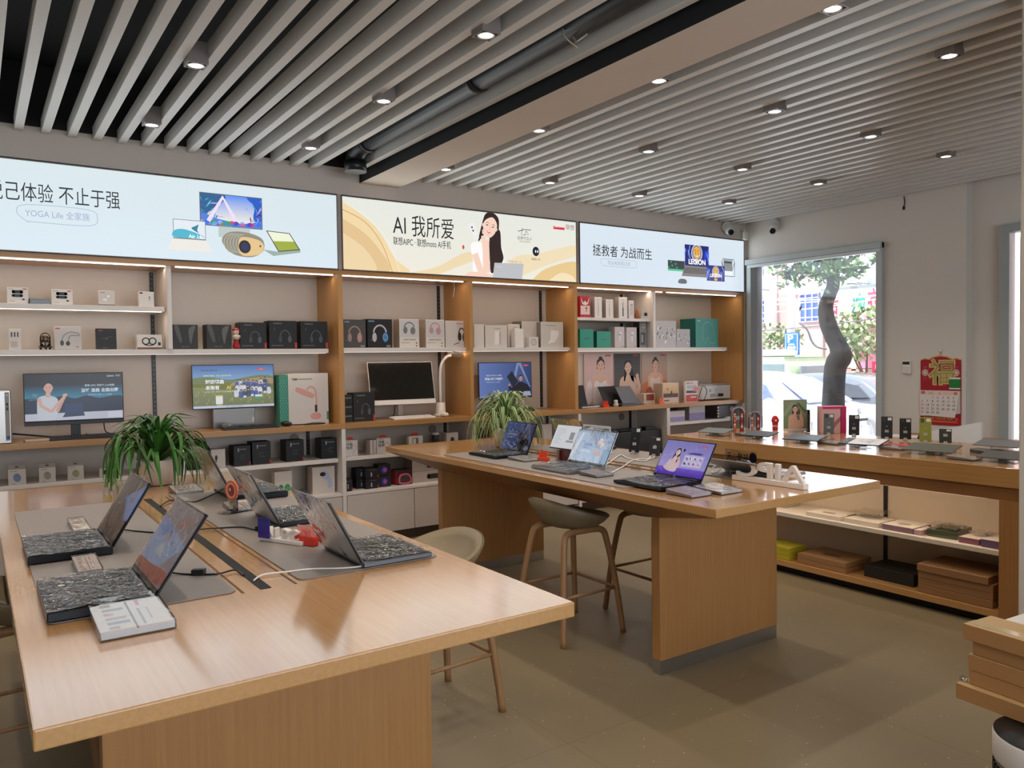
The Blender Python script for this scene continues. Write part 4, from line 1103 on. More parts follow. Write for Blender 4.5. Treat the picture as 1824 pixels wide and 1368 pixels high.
# ---- light boxes
ZL0, ZL1 = 2.306, 2.912
def lightbox(label, X0, X1, draw):
    t = thing('light_box', label, 'light box', (X0, YF, ZL0), 0, 'backlit advertising boxes above the shelves')
    W, H = X1 - X0, ZL1 - ZL0
    m = M()
    for a in ((0, 0, W, 0.006), (0, H - 0.006, W, H), (0, 0, 0.006, H), (W - 0.006, 0, W, H)): m.box(a[0], -0.012, a[1], a[2], 0.0, a[3], '77716E')
    m.box(0, 0.0, 0, W, 0.35, H, '8A8480')
    obj('casing', m, 'satin', t)
    m = M(); F = Fr((0.006, -0.004, 0.006), (1, 0, 0), (0, 0, 1))
    m.clip = (F, 0, 0, W - 0.012, H - 0.012)
    draw(m, F, W - 0.012, H - 0.012)
    obj('printed_panel', m, 'lightbox', t)
    lamp('light_box_glow', 'AREA', ((X0 + X1) / 2, YF - 0.03, (ZL0 + ZL1) / 2), 5.5 * W / 2.5, (0.88, 0.95, 1.0), (math.radians(90), 0, math.radians(180)) if False else (math.radians(-90), 0, 0), shape='RECTANGLE', size=W, size_y=H)

def draw_yoga(m, F, W, H):
    m.rect(F, 0, 0, W, H, 'D3E1EA', 0, top='D3E0E4')
    # print is anchored on its right edge
    def X(px): return ony(px, 400, YF).x - 0.0 - A0
    global A0
    A0 = -0.0 + (2.49 - W)
    m.text(F, '悦己体验 不止于强', X(-24), H * .57, 0.135, '20262C', 2, 'l', 0.0, fit=X(214) - X(-24))
    x0, x1, y, h = X(30), X(173), H * .33, 0.055
    m.stroke(F, spline([(x0 + h, y), (x1 - h, y), (x1, y + h), (x1 - h, y + 2 * h), (x0 + h, y + 2 * h), (x0, y + h), (x0 + h, y), (x0 + h + .01, y)], 4, False), 0.004, '9DB4CC', 2)
    m.text(F, 'YOGA Life 全家族', (x0 + x1) / 2, y + 0.036, 0.058, '9CA8C8', 2, 'c', sx=.84)
    def bx(p0, p1):   # rectangle from photograph corners to panel space
        a = ony(p0[0], p0[1], YF); b = ony(p1[0], p1[1], YF)
        return a.x - A0, b.z - ZL0, b.x - A0, a.z - ZL0
    # monitor
    a, b, c, d = bx((354, 343), (467, 411))
    m.rect(F, a, b, c, d, '5F6470', 3); a += .006; c -= .006; b += .006; d -= .006
    w_, h_ = c - a, d - b
    m.rect(F, a, b, c, d, 'F4EED8', 4, top='5A8CE8'); keep = m.clip; m.clip = (F, a, b, c, d)
    rnd = random.Random(8)
    m.blob(F, [(a, d), (a + w_ * .4, d), (a + w_ * .30, d - h_ * .35), (a + w_ * .12, d - h_ * .6), (a + w_ * .1, b + h_ * .3), (a, b + h_ * .2)], '2A5C8C', 5, 3)
    m.blob(F, [(c, d), (c - w_ * .25, d), (c - w_ * .12, d - h_ * .3), (c - w_ * .14, b + h_ * .3), (c, b + h_ * .15)], '1F58C0', 5, 3)
    m.blob(F, [(a, b), (a, b + h_ * .42), (a + w_ * .2, b + h_ * .25), (a + w_ * .5, b + h_ * .15), (a + w_ * .75, b + h_ * .12), (c, b + h_ * .25), (c, b)], '4A7CD0', 6, 3)
    for k in range(46):
        side = rnd.random() < .6
        x = a + w_ * (rnd.uniform(0, .3) if side else rnd.uniform(.8, .98)); y = b + h_ * rnd.uniform(.05, .9); an = rnd.uniform(0, 6.28); r = rnd.uniform(.03, .09)
        p = [(x, y), (x + math.cos(an) * r * .5 + .008, y + math.sin(an) * r * .5), (x + math.cos(an) * r, y + math.sin(an) * r), (x + math.cos(an) * r * .5, y + math.sin(an) * r * .5 + .01)]
        p = [(min(max(q[0], a), c), min(max(q[1], b), d)) for q in p]
        m.poly(F, p, rnd.choice(['28A0B0', 'C8A8D8', '3C58C0', '182C60', '5AC0D0', 'B04C9C', '70A0F0']), 7)
    for k in range(20):
        x = a + w_ * rnd.uniform(.05, .95); m.ell(F, x, b + h_ * rnd.uniform(.04, .12), .02, .015, rnd.choice(['2F9A6A', '3C6CE0', '6A3CA8', '90B0F0', 'C0447C']), 8, 8)
    m.stroke(F, [(a + w_ * .12, b + h_ * .12), (a + w_ * .36, b + h_ * .92), (a + w_ * .56, b + h_ * .2)], 0.03, 'E8D8F0', 9)
    m.clip = keep
    m.poly(F, [(a + w_ * .28, b), (a + w_ * .80, b), (a + w_ * .80, b - .085), (a + w_ * .28, b - .085)], 'B8C2C0', 3)
    # left notebook
    a, b, c, d = bx((307, 391), (366, 430))
    m.rect(F, a, b, c, d, '707880', 8); m.rect(F, a + .004, b + .008, c - .004, d - .004, 'DDE4EA', 9); m.blob(F, [(a + .01, b + .01), (a + .01, b + .06), (a + .09, b + .07), (c - .01, b + .02)], '4AB0C8', 10); m.blob(F, [(c - .1, d - .06), (c - .07, d - .04), (c - .05, d - .03), (c - .06, d - .07), (c - .05, d - .09)], '2A7C98', 10)
    m.text(F, 'Air 14s', c - .12, b + .012, 0.035, 'FFFFFF', 11, bold=0.02)
    m.poly(F, [(a, b), (c, b), (c + .05, b - .085), (a - .05, b - .085)], 'E4E2DA', 8)
    # projector
    cx, cz = ony(438, 439, YF).x - A0, ony(438, 439, YF).z - ZL0
    m.blob(F, [(cx - .18, cz + .02), (cx - .13, cz + .09), (cx, cz + .10), (cx + .12, cz + .06), (cx + .13, cz - .03), (cx + .04, cz - .085), (cx - .1, cz - .07)], '8C8878', 12)
    for k in range(5): m.ring(F, cx - .09 + k * .022, cz + .01, .075, .005, 'B4B0A0', 13, 100, 250)
    m.blob(F, [(cx - .06, cz - .03), (cx - .05, cz + .05), (cx + .0, cz + .065), (cx + .1, cz + .045), (cx + .135, cz), (cx + .1, cz - .06), (cx, cz - .08), (cx - .04, cz - .07)], 'DDBE88', 14)
    m.ell(F, cx - .012, cz - .01, .045, .05, '2A221E', 15); m.ell(F, cx - .012, cz - .01, .026, .03, '23305C', 16); m.rect(F, cx + .10, cz - .005, cx + .112, cz + .01, '4A4030', 15)
    # folded notebook
    q = [(473, 412), (515, 417), (534, 447), (495, 450)]; P = [(ony(x, y, YF).x - A0, ony(x, y, YF).z - ZL0) for x, y in q]
    m.poly(F, P, '2A2C2C', 12)
    ctr = (sum(p[0] for p in P) / 4, sum(p[1] for p in P) / 4); Q = [(ctr[0] + (p[0] - ctr[0]) * .92, ctr[1] + (p[1] - ctr[1]) * .92) for p in P]
    m.poly(F, Q, '9AA83C', 13); m.poly(F, [Q[0], Q[1], ((Q[1][0] + Q[2][0]) / 2, (Q[1][1] + Q[2][1]) / 2), ((Q[0][0] + Q[3][0]) / 2, (Q[0][1] + Q[3][1]) / 2)], 'E8ECD0', 14)
    m.poly(F, [P[3], P[2], (P[2][0], P[2][1] - .02), (P[3][0] - .04, P[3][1] - .035), (P[3][0] - .12, P[3][1] + .01)], '98A8A0', 11)

def draw_ai(m, F, W, H):
    m.rect(F, 0, 0, W, H, 'E8E4D6', 0, top='DFE2DA')
    for i, (pts, c) in enumerate((([(0, H * .95), (W * .12, H * .62), (W * .19, H * .2), (W * .24, 0), (0, 0)], 'EAD2A4'), ([(0, H * .7), (W * .1, H * .45), (W * .17, 0), (0, 0)], 'DDBE8C'), ([(0, H * .5), (W * .08, H * .3), (W * .12, 0), (0, 0)], 'E8CFA4'),
                              ([(W * .25, 0), (W * .36, H * .12), (W * .48, H * .36), (W * .56, H * .3), (W * .5, H * .22), (W * .36, 0)], 'E8D4AC'), ([(W * .62, H * .05), (W * .7, H * .35), (W * .8, H * .42), (W, H * .62), (W, H * .45), (W * .85, H * .25), (W * .7, 0)], 'EAD8B4'),
                              ([(W * .78, 0), (W * .85, H * .2), (W, H * .34), (W, 0)], 'E2C48C'), ([(W * .86, 0), (W * .92, H * .14), (W * .98, H * .1), (W, 0)], 'EEDCB8'))):
        P = spline(pts, 5, False)
        m.poly(F, P, c, 1 + i)
    m.stroke(F, spline([(0, H * .82), (W * .08, H * .68), (W * .14, H * .4), (W * .18, 0)], 5, False), .006, 'C8964C', 9)
    m.stroke(F, spline([(0, H * .93), (W * .10, H * .72), (W * .17, H * .4), (W * .21, 0)], 5, False), .004, 'F4ECD8', 9)
    m.text(F, 'AI 我所爱', W * .185, H * .56, 0.20, '1E2024', 10, fit=ony(797, 420, YF).x - ony(688, 420, YF).x)
    m.text(F, '联想AIPC · 联想moto AI手机', W * .185, H * .40, 0.075, '2C2E30', 10, bold=0.006, fit=ony(790, 440, YF).x - ony(686, 440, YF).x); m.ell(F, W * .468, H * .435, .012, .02, 'C84838', 10, 8)
    def P(px, py): q = ony(px, py, YF); return (q.x - 2.535 - .006, q.z - ZL0 - .006)
    skin = 'F0CDBB'
    face(m, F, *P(872, 404), 0.21, skin, '2C1C1C', True, -.25, 16, True)
    tor = [P(*q) for q in ((838, 437), (848, 431), (868, 435), (892, 440), (897, 460), (892, 492), (846, 490), (842, 465))]
    m.blob(F, tor, 'F6F4F4', 12, 4); m.blob(F, [P(*q) for q in ((862, 432), (876, 430), (880, 470), (872, 484), (865, 460))], skin, 13)
    m.blob(F, [P(*q) for q in ((872, 425), (889, 410), (892, 440), (896, 462), (884, 480), (874, 486), (872, 460))], '2C1C1C', 15)
    m.stroke(F, [P(845, 452), P(856, 484), P(866, 484)], [.07, .06], skin, 14); m.stroke(F, [P(866, 486), P(864, 450), P(860, 420)], [.075, .045], skin, 17)
    hand(m, F, *P(861, 414), .03, skin, 20, .25)
    m.poly(F, [P(833, 399), P(843, 396), P(853, 424), P(845, 428)], 'E8E6E6', 18); m.ell(F, *P(840, 405), .008, .01, '303030', 19, 8); m.ell(F, *P(842, 411), .008, .01, '303030', 19, 8)
    m.blob(F, [P(*q) for q in ((826, 492), (838, 484), (858, 486), (880, 490), (876, 497), (835, 496))], skin, 19)
    m.poly(F, [P(880, 468), P(932, 470), P(929, 498), P(877, 496)], 'B8BABE', 21); m.text(F, 'Lenovo', *P(883, 476), .02, 'E0E0E4', 22)
    m.stroke(F, [P(922, 412), P(934, 409), P(945, 410)], .006, '3A3A3A', 10); m.stroke(F, [P(930, 406), P(928, 418), P(935, 419)], .005, '3A3A3A', 10); m.stroke(F, [P(937, 412), P(941, 418), P(934, 418), P(937, 411)], .005, '3A3A3A', 10)
    m.text(F, '品牌代言人', P(934, 430)[0], P(934, 427)[1], .035, '5A5A5A', 10, 'c'); m.text(F, '全新AI体验官', P(934, 430)[0], P(934, 432)[1], .022, '8A8A8A', 10, 'c')
    c = P(954, 448); m.ell(F, *c, .04, .045, '14182C', 10, 22); m.ell(F, c[0] - .003, c[1], .007, .014, 'FFFFFF', 11, 8); m.ell(F, c[0] + .022, c[1], .007, .014, 'FFFFFF', 11, 8); m.text(F, '联想小天', c[0], c[1] - .085, .026, '4A4A50', 10, 'c')
    m.text(F, 'YOGA Air 14', P(903, 465)[0], P(903, 467)[1], .028, '9A8A70', 10)
    a, b = P(985, 402), P(1005, 410); m.rect(F, a[0], b[1], b[0], a[1], 'D02438', 10); m.text(F, 'Lenovo', (a[0] + b[0]) / 2, b[1] + .02, .042, 'FFFFFF', 11, 'c', .01); m.text(F, '联想', b[0] + .015, b[1] + .012, .055, '8A5050', 10)

def tiger(m, F, x, y, s, l):
    for k in range(3): m.ring(F, x, y, s * (1 - .22 * k), s * .12, ['E8E8EC', 'B8BCC8', 'E8E4D0'][k], l + k, 0, 360, 16, 1.1)
    m.blob(F, [(x - s * .55, y + s * .6), (x, y + s * .85), (x + s * .55, y + s * .6), (x + s * .4, y - s * .3), (x + s * .15, y - s * .75), (x - s * .15, y - s * .75), (x - s * .4, y - s * .3)], 'E8A83C', l + 3)
    for q in (-1, 1):
        m.stroke(F, [(x + q * s * .12, y + s * .3), (x + q * s * .4, y + s * .45)], s * .07, '3A2418', l + 4); m.ell(F, x + q * s * .22, y + s * .1, s * .08, s * .05, '2A1A10', l + 4, 8); m.stroke(F, [(x + q * s * .2, y - s * .15), (x + q * s * .45, y)], s * .06, '3A2418', l + 4)
    m.ell(F, x, y - s * .35, s * .18, s * .12, 'F4E8D8', l + 5, 10); m.ell(F, x, y - s * .28, s * .07, s * .05, '2A1A10', l + 6, 8)

def draw_legion(m, F, W, H):
    m.rect(F, 0, 0, W, H, 'D0DCE8', 0, top='D4E0EA')
    def P(px, py): q = ony(px, py, YF); return (q.x - 5.045 - .006, q.z - ZL0 - .006)
    m.text(F, '拯救者 为战而生', P(1055, 452)[0], P(1055, 453)[1], 0.125, '1C2026', 2, bold=0.004, sx=.92)
    a, b = P(1070, 473), P(1133, 464); x0, x1, y, h = a[0], b[0], a[1], .035
    m.stroke(F, spline([(x0 + h, y), (x1 - h, y), (x1, y + h), (x1 - h, y + 2 * h), (x0 + h, y + 2 * h), (x0, y + h), (x0 + h, y), (x0 + h + .01, y)], 4, False), 0.004, 'A8B8C8', 2); m.text(F, '专业电竞笔记本', (x0 + x1) / 2, y + .018, .046, '9AA8B8', 2, 'c')
    def bx(px0, py0, px1, py1): a = P(px0, py0); b = P(px1, py1); return a[0], b[1], b[0], a[1]
    a, b, c, d = bx(1219, 435, 1262, 476)
    m.rect(F, a, b, c, d, '18206C', 4); rnd = random.Random(2)
    def bolts(a, b, c, d, n, l):
        for k in range(n):
            x = a + (c - a) * rnd.choice([rnd.uniform(.02, .22), rnd.uniform(.78, .98)]); y = d - (d - b) * rnd.uniform(0, .4); p = [(x, y)]
            for j in range(3): x = min(max(x + rnd.uniform(-.03, .03), a), c); y = max(y - (d - b) * .2, b); p.append((x, y))
            m.stroke(F, p, [.014, .003], rnd.choice(['3C5CE8', '90A8F8', '2A3CC0']), l)
    bolts(a, b, c, d, 12, 5); tiger(m, F, (a + c) / 2, b + (d - b) * .62, .085, 6); m.text(F, 'LEGION', (a + c) / 2, b + .02, .078, 'FFFFFF', 13, 'c', .03)
    p = [(a, b), (c - .02, b), (c + .02, b - .12), (a - .05, b - .12)]
    m.poly(F, p, '7A7876', 5)
    for k in range(4): m.stroke(F, [(a - .005 - k * .007, b - .03 - k * .016), (c - .01 + k * .005, b - .03 - k * .016)], .009, '4A4846', 6)
    a, b, c, d = bx(1258, 472, 1290, 502); m.rect(F, a, b, c, d, '1C2474', 15); bolts(a, b, c, d, 9, 16); tiger(m, F, (a + c) / 2, b + (d - b) * .6, .055, 17); m.text(F, 'LEGION', (a + c) / 2, b + .045, .055, 'FFFFFF', 24, 'c', .03); m.ell(F, (a + c) / 2, b + .02, .03, .016, 'E0A040', 17)
    a, b, c, d = bx(1189, 463, 1219, 484); m.rect(F, a, b, c, d, '2A3A38', 3); m.rect(F, a, b, c, b + .022, '48C090', 4)
    for r in range(4):
        for k in range(9): m.rect(F, a + .006 + k * .018, b + .03 + r * .02, a + .02 + k * .018, b + .045 + r * .02, '58C898' if (k * 3 + r * 5) % 7 == 0 else '3A4644', 5)
    a, b, c, d = bx(1208, 497, 1222, 505); m.blob(F, [(a, b), (a + .02, d), (c - .01, d), (c, b)], '5A5E60', 4)
    a, b, c, d = bx(1285, 461, 1308, 493); m.rect(F, a + .03, b + .02, c - .04, d - .01, '84888A', 3); m.rect(F, a + .045, d - .045, c - .055, d - .03, '2A2C2E', 4)
    m.stroke(F, [(a, d - .04), (a + .02, d), (c - .02, d), (c, d - .03), (c, b), (a + .04, b), (a, d - .04)], .008, '3A3C3E', 5); m.stroke(F, [(a, d - .03), (a + .04, d - .12)], .007, '3A3C3E', 5); m.stroke(F, [(c, d - .03), (c - .04, d - .12)], .007, '3A3C3E', 5); m.rect(F, a + .04, b + .015, c - .04, b + .06, 'E8ECF0', 4)

lightbox('leftmost backlit box with projector, monitor and notebooks', -2.5, 2.498, draw_yoga)
lightbox('middle backlit box with smiling woman holding a phone', 2.535, 5.008, draw_ai)
lightbox('rightmost backlit box with tiger artwork on notebooks', 5.045, 7.552, draw_legion)

# ------------------------------------------------------------------ goods on the shelves
S2, S1, DK, LO, BT, PT = 1.662, 1.971, 1.04, 0.753, 0.462, 0.83
def front(w): return Fr((-w / 2, -0.0004, 0), (1, 0, 0), (0, 0, 1))
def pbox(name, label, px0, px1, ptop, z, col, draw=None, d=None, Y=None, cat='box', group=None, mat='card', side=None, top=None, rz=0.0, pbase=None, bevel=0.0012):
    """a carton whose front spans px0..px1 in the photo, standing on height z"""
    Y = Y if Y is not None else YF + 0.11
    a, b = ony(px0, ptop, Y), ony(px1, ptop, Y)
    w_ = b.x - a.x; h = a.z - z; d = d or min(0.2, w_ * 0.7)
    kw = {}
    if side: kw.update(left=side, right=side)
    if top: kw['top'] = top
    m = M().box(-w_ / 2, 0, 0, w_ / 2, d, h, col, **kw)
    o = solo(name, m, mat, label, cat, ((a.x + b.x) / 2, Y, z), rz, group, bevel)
    if draw:
        mm = M(); F_ = front(w_); mm.clip = (F_, 0, 0, w_, h); draw(mm, F_, w_, h)
        obj('printed_front', mm, mat, o)
    return o

def d_buds(m, F, W, H):
    m.rect(F, W * .25, H * .62, W * .72, H * .82, '2A3038'); m.ell(F, W * .30, H * .72, W * .08, H * .1, '2A3038'); m.ell(F, W * .68, H * .72, W * .08, H * .1, '2A3038')
    m.rect(F, W * .28, H * .40, W * .68, H * .58, '39424A', 2); m.ell(F, W * .28, H * .49, W * .07, H * .09, '39424A', 2); m.ell(F, W * .68, H * .49, W * .07, H * .09, '39424A', 2); m.ell(F, W * .76, H * .26, W * .07, H * .05, '22262A')
    m.rect(F, W * .06, H * .88, W * .32, H * .91, 'B8B4B0'); m.rect(F, W * .75, H * .87, W * .93, H * .93, 'C8505A'); m.rect(F, W * .08, H * .14, W * .35, H * .17, 'B0ACA8')
def d_white_buds(m, F, W, H):
    m.ell(F, W * .6, H * .62, W * .16, H * .12, 'FFFFFF', 1); m.ell(F, W * .4, H * .4, W * .2, H * .14, 'F8F8F8', 1); m.ring(F, W * .4, H * .4, W * .2, W * .02, 'A8A8A8', 2, sy=.7); m.ring(F, W * .6, H * .62, W * .14, W * .02, 'A0A0A0', 2); m.rect(F, W * .1, H * .84, W * .4, H * .88, '888888'); m.rect(F, 0, 0, W, H * .1, '8E8480')
def d_stick(m, F, W, H):
    m.ell(F, W * .7, H * .62, W * .06, H * .1, 'B8C4CC'); m.rect(F, W * .66, H * .35, W * .73, H * .6, 'C8D0D8'); m.rect(F, W * .05, H * .85, W * .25, H * .95, '3a3a3a')
def d_openear(m, F, W, H):
    m.stroke(F, spline([(W * .25, H * .3), (W * .35, H * .6), (W * .6, H * .75), (W * .88, H * .7), (W * .9, H * .6), (W * .6, H * .6), (W * .5, H * .3)], 5, False), W * .035, '8A8C90', 1); m.ell(F, W * .28, H * .28, W * .07, H * .12, '55585C', 2); m.ell(F, W * .5, H * .26, W * .08, H * .1, '45484C', 2); m.rect(F, W * .04, H * .88, W * .22, H * .93, 'D05050'); m.text(F, 'T8', W * .78, H * .06, H * .12, '505050')
def d_black(m, F, W, H):
    m.rect(F, W * .12, H * .88, W * .32, H * .91, 'C05058'); m.stroke(F, spline([(W * .25, H * .5), (W * .5, H * .56), (W * .8, H * .62)], 4, False), W * .02, '5A5C60'); m.ell(F, W * .5, H * .5, W * .08, H * .04, '48494c'); m.text(F, 'Lenovo', W * .3, H * .06, H * .07, '909090')
def d_loop(m, F, W, H):
    m.ring(F, W * .35, H * .55, W * .14, W * .05, '22262A', 1); m.ring(F, W * .62, H * .55, W * .14, W * .05, '22262A', 1); m.stroke(F, spline([(W * .22, H * .45), (W * .35, H * .28), (W * .62, H * .28), (W * .75, H * .45)], 4, False), W * .04, '22262A', 1); m.rect(F, W * .84, H * .25, W * .95, H * .48, '2A2A2A'); m.rect(F, 0, 0, W, H * .13, '7A4A40', 2)
def d_cans(m, F, W, H):
    m.stroke(F, spline([(W * .2, H * .75), (W * .18, H * .65)], 2, False), .004, '666666'); m.rect(F, W * .08, H * .10, W * .5, H * .13, '686868') ; m.ring(F, W * .57, H * .42, W * .18, W * .03, '5C6066', 1, 0, 180, sy=1.3); m.ell(F, W * .40, H * .34, W * .06, H * .12, '46494E', 2); m.ell(F, W * .74, H * .34, W * .07, H * .12, '5A5D62', 2)
    m.text(F, 'THINKPLUS', W * .15, H * .88, H * .06, 'B0B0B0', 2); m.rect(F, W * .93, H * .02, W, H * .22, 'D03A3A', 2)
def d_film(m, F, W, H):
    m.blob(F, [(W * .05, H * .9), (W * .25, H * .3), (W * .35, H * .35), (W * .2, H * .95)], '5A5A58'); m.blob(F, [(W * .7, H * .2), (W * .62, H * .8), (W * .9, H * .95), (W * .8, H * .6)], '6A6A66'); m.ell(F, W * .5, H * .45, W * .05, H * .12, '303234', 2); m.text(F, 'Xbox 1B 2', W * .32, H * .08, H * .07, '90908E', 2)
def d_headset(c1, c2, bgc):
    def f(m, F, W, H):
        m.rect(F, 0, 0, W, H, bgc, 1)
        m.ring(F, W * .5, H * .5, W * .26, W * .06, c1, 2, 10, 170, sy=1.2); m.ell(F, W * .28, H * .38, W * .09, H * .16, c1, 3); m.ell(F, W * .72, H * .38, W * .11, H * .17, c2, 3); m.ring(F, W * .72, H * .38, W * .10, W * .015, c1, 4, sy=1.1); m.stroke(F, [(W * .28, H * .3), (W * .12, H * .28)], W * .02, '888888', 3)
        m.text(F, 'G60', W * .75, H * .05, H * .09, 'B8B8B8', 4, bold=.02); m.rect(F, W * .05, H * .9, W * .28, H * .95, '7098B8', 4)
    return f
def d_ghost(c):
    def f(m, F, W, H):
        m.rect(F, W * .04, H * .38, W * .96, H * .97, 'D4D2D2', 1); m.ring(F, W * .5, H * .72, W * .24, W * .06, c, 2, 0, 180, sy=.9); m.ell(F, W * .3, H * .62, W * .11, H * .12, c, 3); m.ell(F, W * .68, H * .6, W * .13, H * .13, c, 3); m.text(F, 'EDIFIER W820NB', W * .5, H * .27, H * .07, '585450', 3, 'c', sx=.9); m.rect(F, W * .08, H * .18, W * .5, H * .2, 'A8A4A0', 3); m.ell(F, W * .86, H * .18, W * .04, H * .025, '7A5A50', 3, 8); m.ell(F, W * .86, H * .08, W * .04, H * .025, '7A5A50', 3, 8)
    return f
def d_router(m, F, W, H):
    m.poly(F, [(W * .42, H * .15), (W * .66, H * .15), (W * .64, H * .75), (W * .44, H * .75)], 'F4EFEA', 1); m.rect(F, W * .64, H * .15, W * .72, H * .72, 'C8C0B8', 1); m.rect(F, W * .4, H * .85, W * .7, H * .87, '8a8480')
def d_printer_pic(m, F, W, H):
    m.poly(F, [(W * .3, H * .15), (W * .62, H * .22), (W * .8, H * .5), (W * .78, H * .65), (W * .45, H * .68), (W * .27, H * .5)], 'F6F2EC', 1); m.poly(F, [(W * .27, H * .5), (W * .45, H * .68), (W * .42, H * .35), (W * .3, H * .15)], 'D8D0C8', 2); m.rect(F, W * .2, H * .85, W * .7, H * .87, '8a8480', 1)

# top shelf, left unit
pbox('earbud_box', 'white earbud box with two dark cases printed, leftmost on the top shelf', 12, 50, 511, S1, 'EDE7E1', d_buds, 0.05)
m = M().box(-0.06, -0.03, 0, 0.06, 0.03, 0.035, '1B1C1E'); m.box(-0.05, -0.031, 0.012, 0.05, -0.03, 0.02, '55585c')
p = ony(70, 538, YF + 0.12); solo('earphone_case', m, 'gloss', 'small black earphone case lying between two white boxes', 'case', (p.x, p.y, S1), 0.05, bevel=0.012)
pbox('earbud_box', 'white earbud box with two dark cases printed, right of the black case', 91, 129, 515, S1, 'EDE7E1', d_buds, 0.05)
pbox('earbud_box', 'small white box with white earbuds printed on it', 175, 204, 517, S1, 'E4DCD6', d_white_buds, 0.05)
pbox('earbud_box', 'plain white narrow box nearest the divider on the top shelf', 247, 274, 519, S1, 'ECE7E2', d_stick, 0.05)
pbox('cable_box', 'clear fronted box with three small black plugs', 15, 37, 586, S2, 'D8D2CC', lambda m, F, W, H: [m.rect(F, W * .18 + k * W * .25, H * .62, W * .30 + k * W * .25, H * .85, '4A4A4C') for k in range(3)] + [m.rect(F, W * .15, H * .1, W * .7, H * .4, 'BEB8B2')], 0.04)
p = ony(81, 620, YF + 0.13)
t = thing('glass_dome', 'small glass dome with dried brown flowers on black stand', 'ornament', (p.x, p.y, S2))
m = M().lathe([(0.035, 0.012), (0.042, 0.012), (0.042, 0.022), (0.0, 0.022)], (0, 0, 0), '141414', 16)
for a in (0.5, 2.6, 4.7): m.ball((math.cos(a) * 0.032, math.sin(a) * 0.032, 0.007), 0.008, '141414', 8, 6)
obj('stand', m, 'gloss', t)
m = M()
for k in range(9):
    a = k * 0.7; m.ball((math.cos(a) * 0.014, math.sin(a) * 0.014, 0.06 + 0.008 * k % 0.04), (0.013, 0.013, 0.012), ['6E4A34', '8A6248', '5A3A28'][k % 3], 7, 5)
m.tube([(0, 0, 0.02), (0, 0, 0.07)], 0.004, '5A4A30', 6)
obj('dried_flowers', m, 'matte', t)
obj('glass', M().lathe([(0.033, 0.022), (0.033, 0.085), (0.025, 0.105), (0.010, 0.115), (0.0, 0.117)], (0, 0, 0), 'ffffff', 18), 'acrylic', t)
pbox('headphone_box', 'silver square box with open-ear headphones pictured', 96, 144, 581, S2, 'CBC6C2', d_openear, 0.06)
pbox('headphone_box', 'black square box standing alone beside the looped headset pack', 171, 207, 585, S2, '22211F', d_black, 0.05)
t = pbox('headset_pack', 'white pack with a black looped headset, nearest the divider', 244, 288, 596, S2, 'E6E0DA', d_loop, 0.06)
# headset boxes, left unit second bay
d = d_film
pbox('headset_box', 'black film-wrapped headset box touching the white divider', 308, 352, 578, S2, '2C2C2A', d, 0.12)
pbox('headset_box', 'black film-wrapped headset box left of the red figurine', 367, 412, 578, S2, '2A2A28', d, 0.12, side='141414')
m = M(); p = ony(421, 620, YF + 0.1)
m.lathe([(0.028, 0), (0.030, 0.02), (0.020, 0.05), (0.018, 0.07)], (0, 0, 0), 'A82A30', 14); m.lathe([(0.022, 0.07), (0.026, 0.09), (0.02, 0.11)], (0, 0, 0), 'D8C8B0', 14); m.ball((0, 0, 0.13), (0.024, 0.02, 0.026), 'E0C8B4'); m.ball((0, 0.004, 0.145), (0.027, 0.022, 0.02), 'B83A3C'); m.ball((-0.022, -0.01, 0.095), 0.01, 'E0C8B4', 8, 6); m.ball((0.022, -0.01, 0.095), 0.01, 'E0C8B4', 8, 6)
solo('figurine', m, 'satin', 'small red and cream figurine standing between the black headset boxes', 'figurine', (p.x, p.y, S2))
pbox('headset_box', 'black headset box with red tab, right next to the figurine', 427, 474, 574, S2, '1B1B1C', d_cans, 0.14)
pbox('headset_box', 'black headset box with red tab, middle of the three beside the figurine', 479, 528, 571, S2, '171718', d_cans, 0.14)
pbox('headset_box', 'black headset box with red tab, last before the tan divider', 535, 583, 572, S2, '171718', d_cans, 0.14)
# middle unit, left bay top shelf
pbox('headset_box', 'grey-brown gaming headset box, leftmost of the middle unit', 611, 651, 569, S2, '54504E', d_headset('9A8A84', 'C8988C', '4E4A49'), 0.12)
pbox('headset_box', 'black gaming headset box with blue and pink earcup', 654, 698, 568, S2, '1A1A1C', d_headset('C8C4CC', '3A8AC8', '1A1A1C'), 0.13)
pbox('headphone_box', 'beige-sided box with grey headphones in a clear window', 711, 746, 568, S2, 'E6DED6', d_ghost('7C7E84'), 0.12, side='C4B29E')
pbox('headphone_box', 'beige-sided box with pink headphones in a clear window', 758, 791, 569, S2, 'E6DED6', d_ghost('C89A9C'), 0.12, side='C4B29E')
t = pbox('headset_box', 'white box with a thin black headset pictured, by the middle divider', 793, 828, 571, S2, 'D8D0CC', lambda m, F, W, H: [m.ring(F, W * .82, H * .5, W * .14, W * .05, '1A1A1A', 1, 0, 180, sy=2.0), m.ell(F, W * .72, H * .42, W * .09, H * .16, '222222', 2), m.ell(F, W * .93, H * .4, W * .07, H * .16, '222222', 2), m.stroke(F, [(W * .7, H * .2), (W * .42, H * .13)], W * .03, '222222', 2), m.rect(F, W * .55, H * .88, W * .9, H * .91, 'C88080')], 0.12)
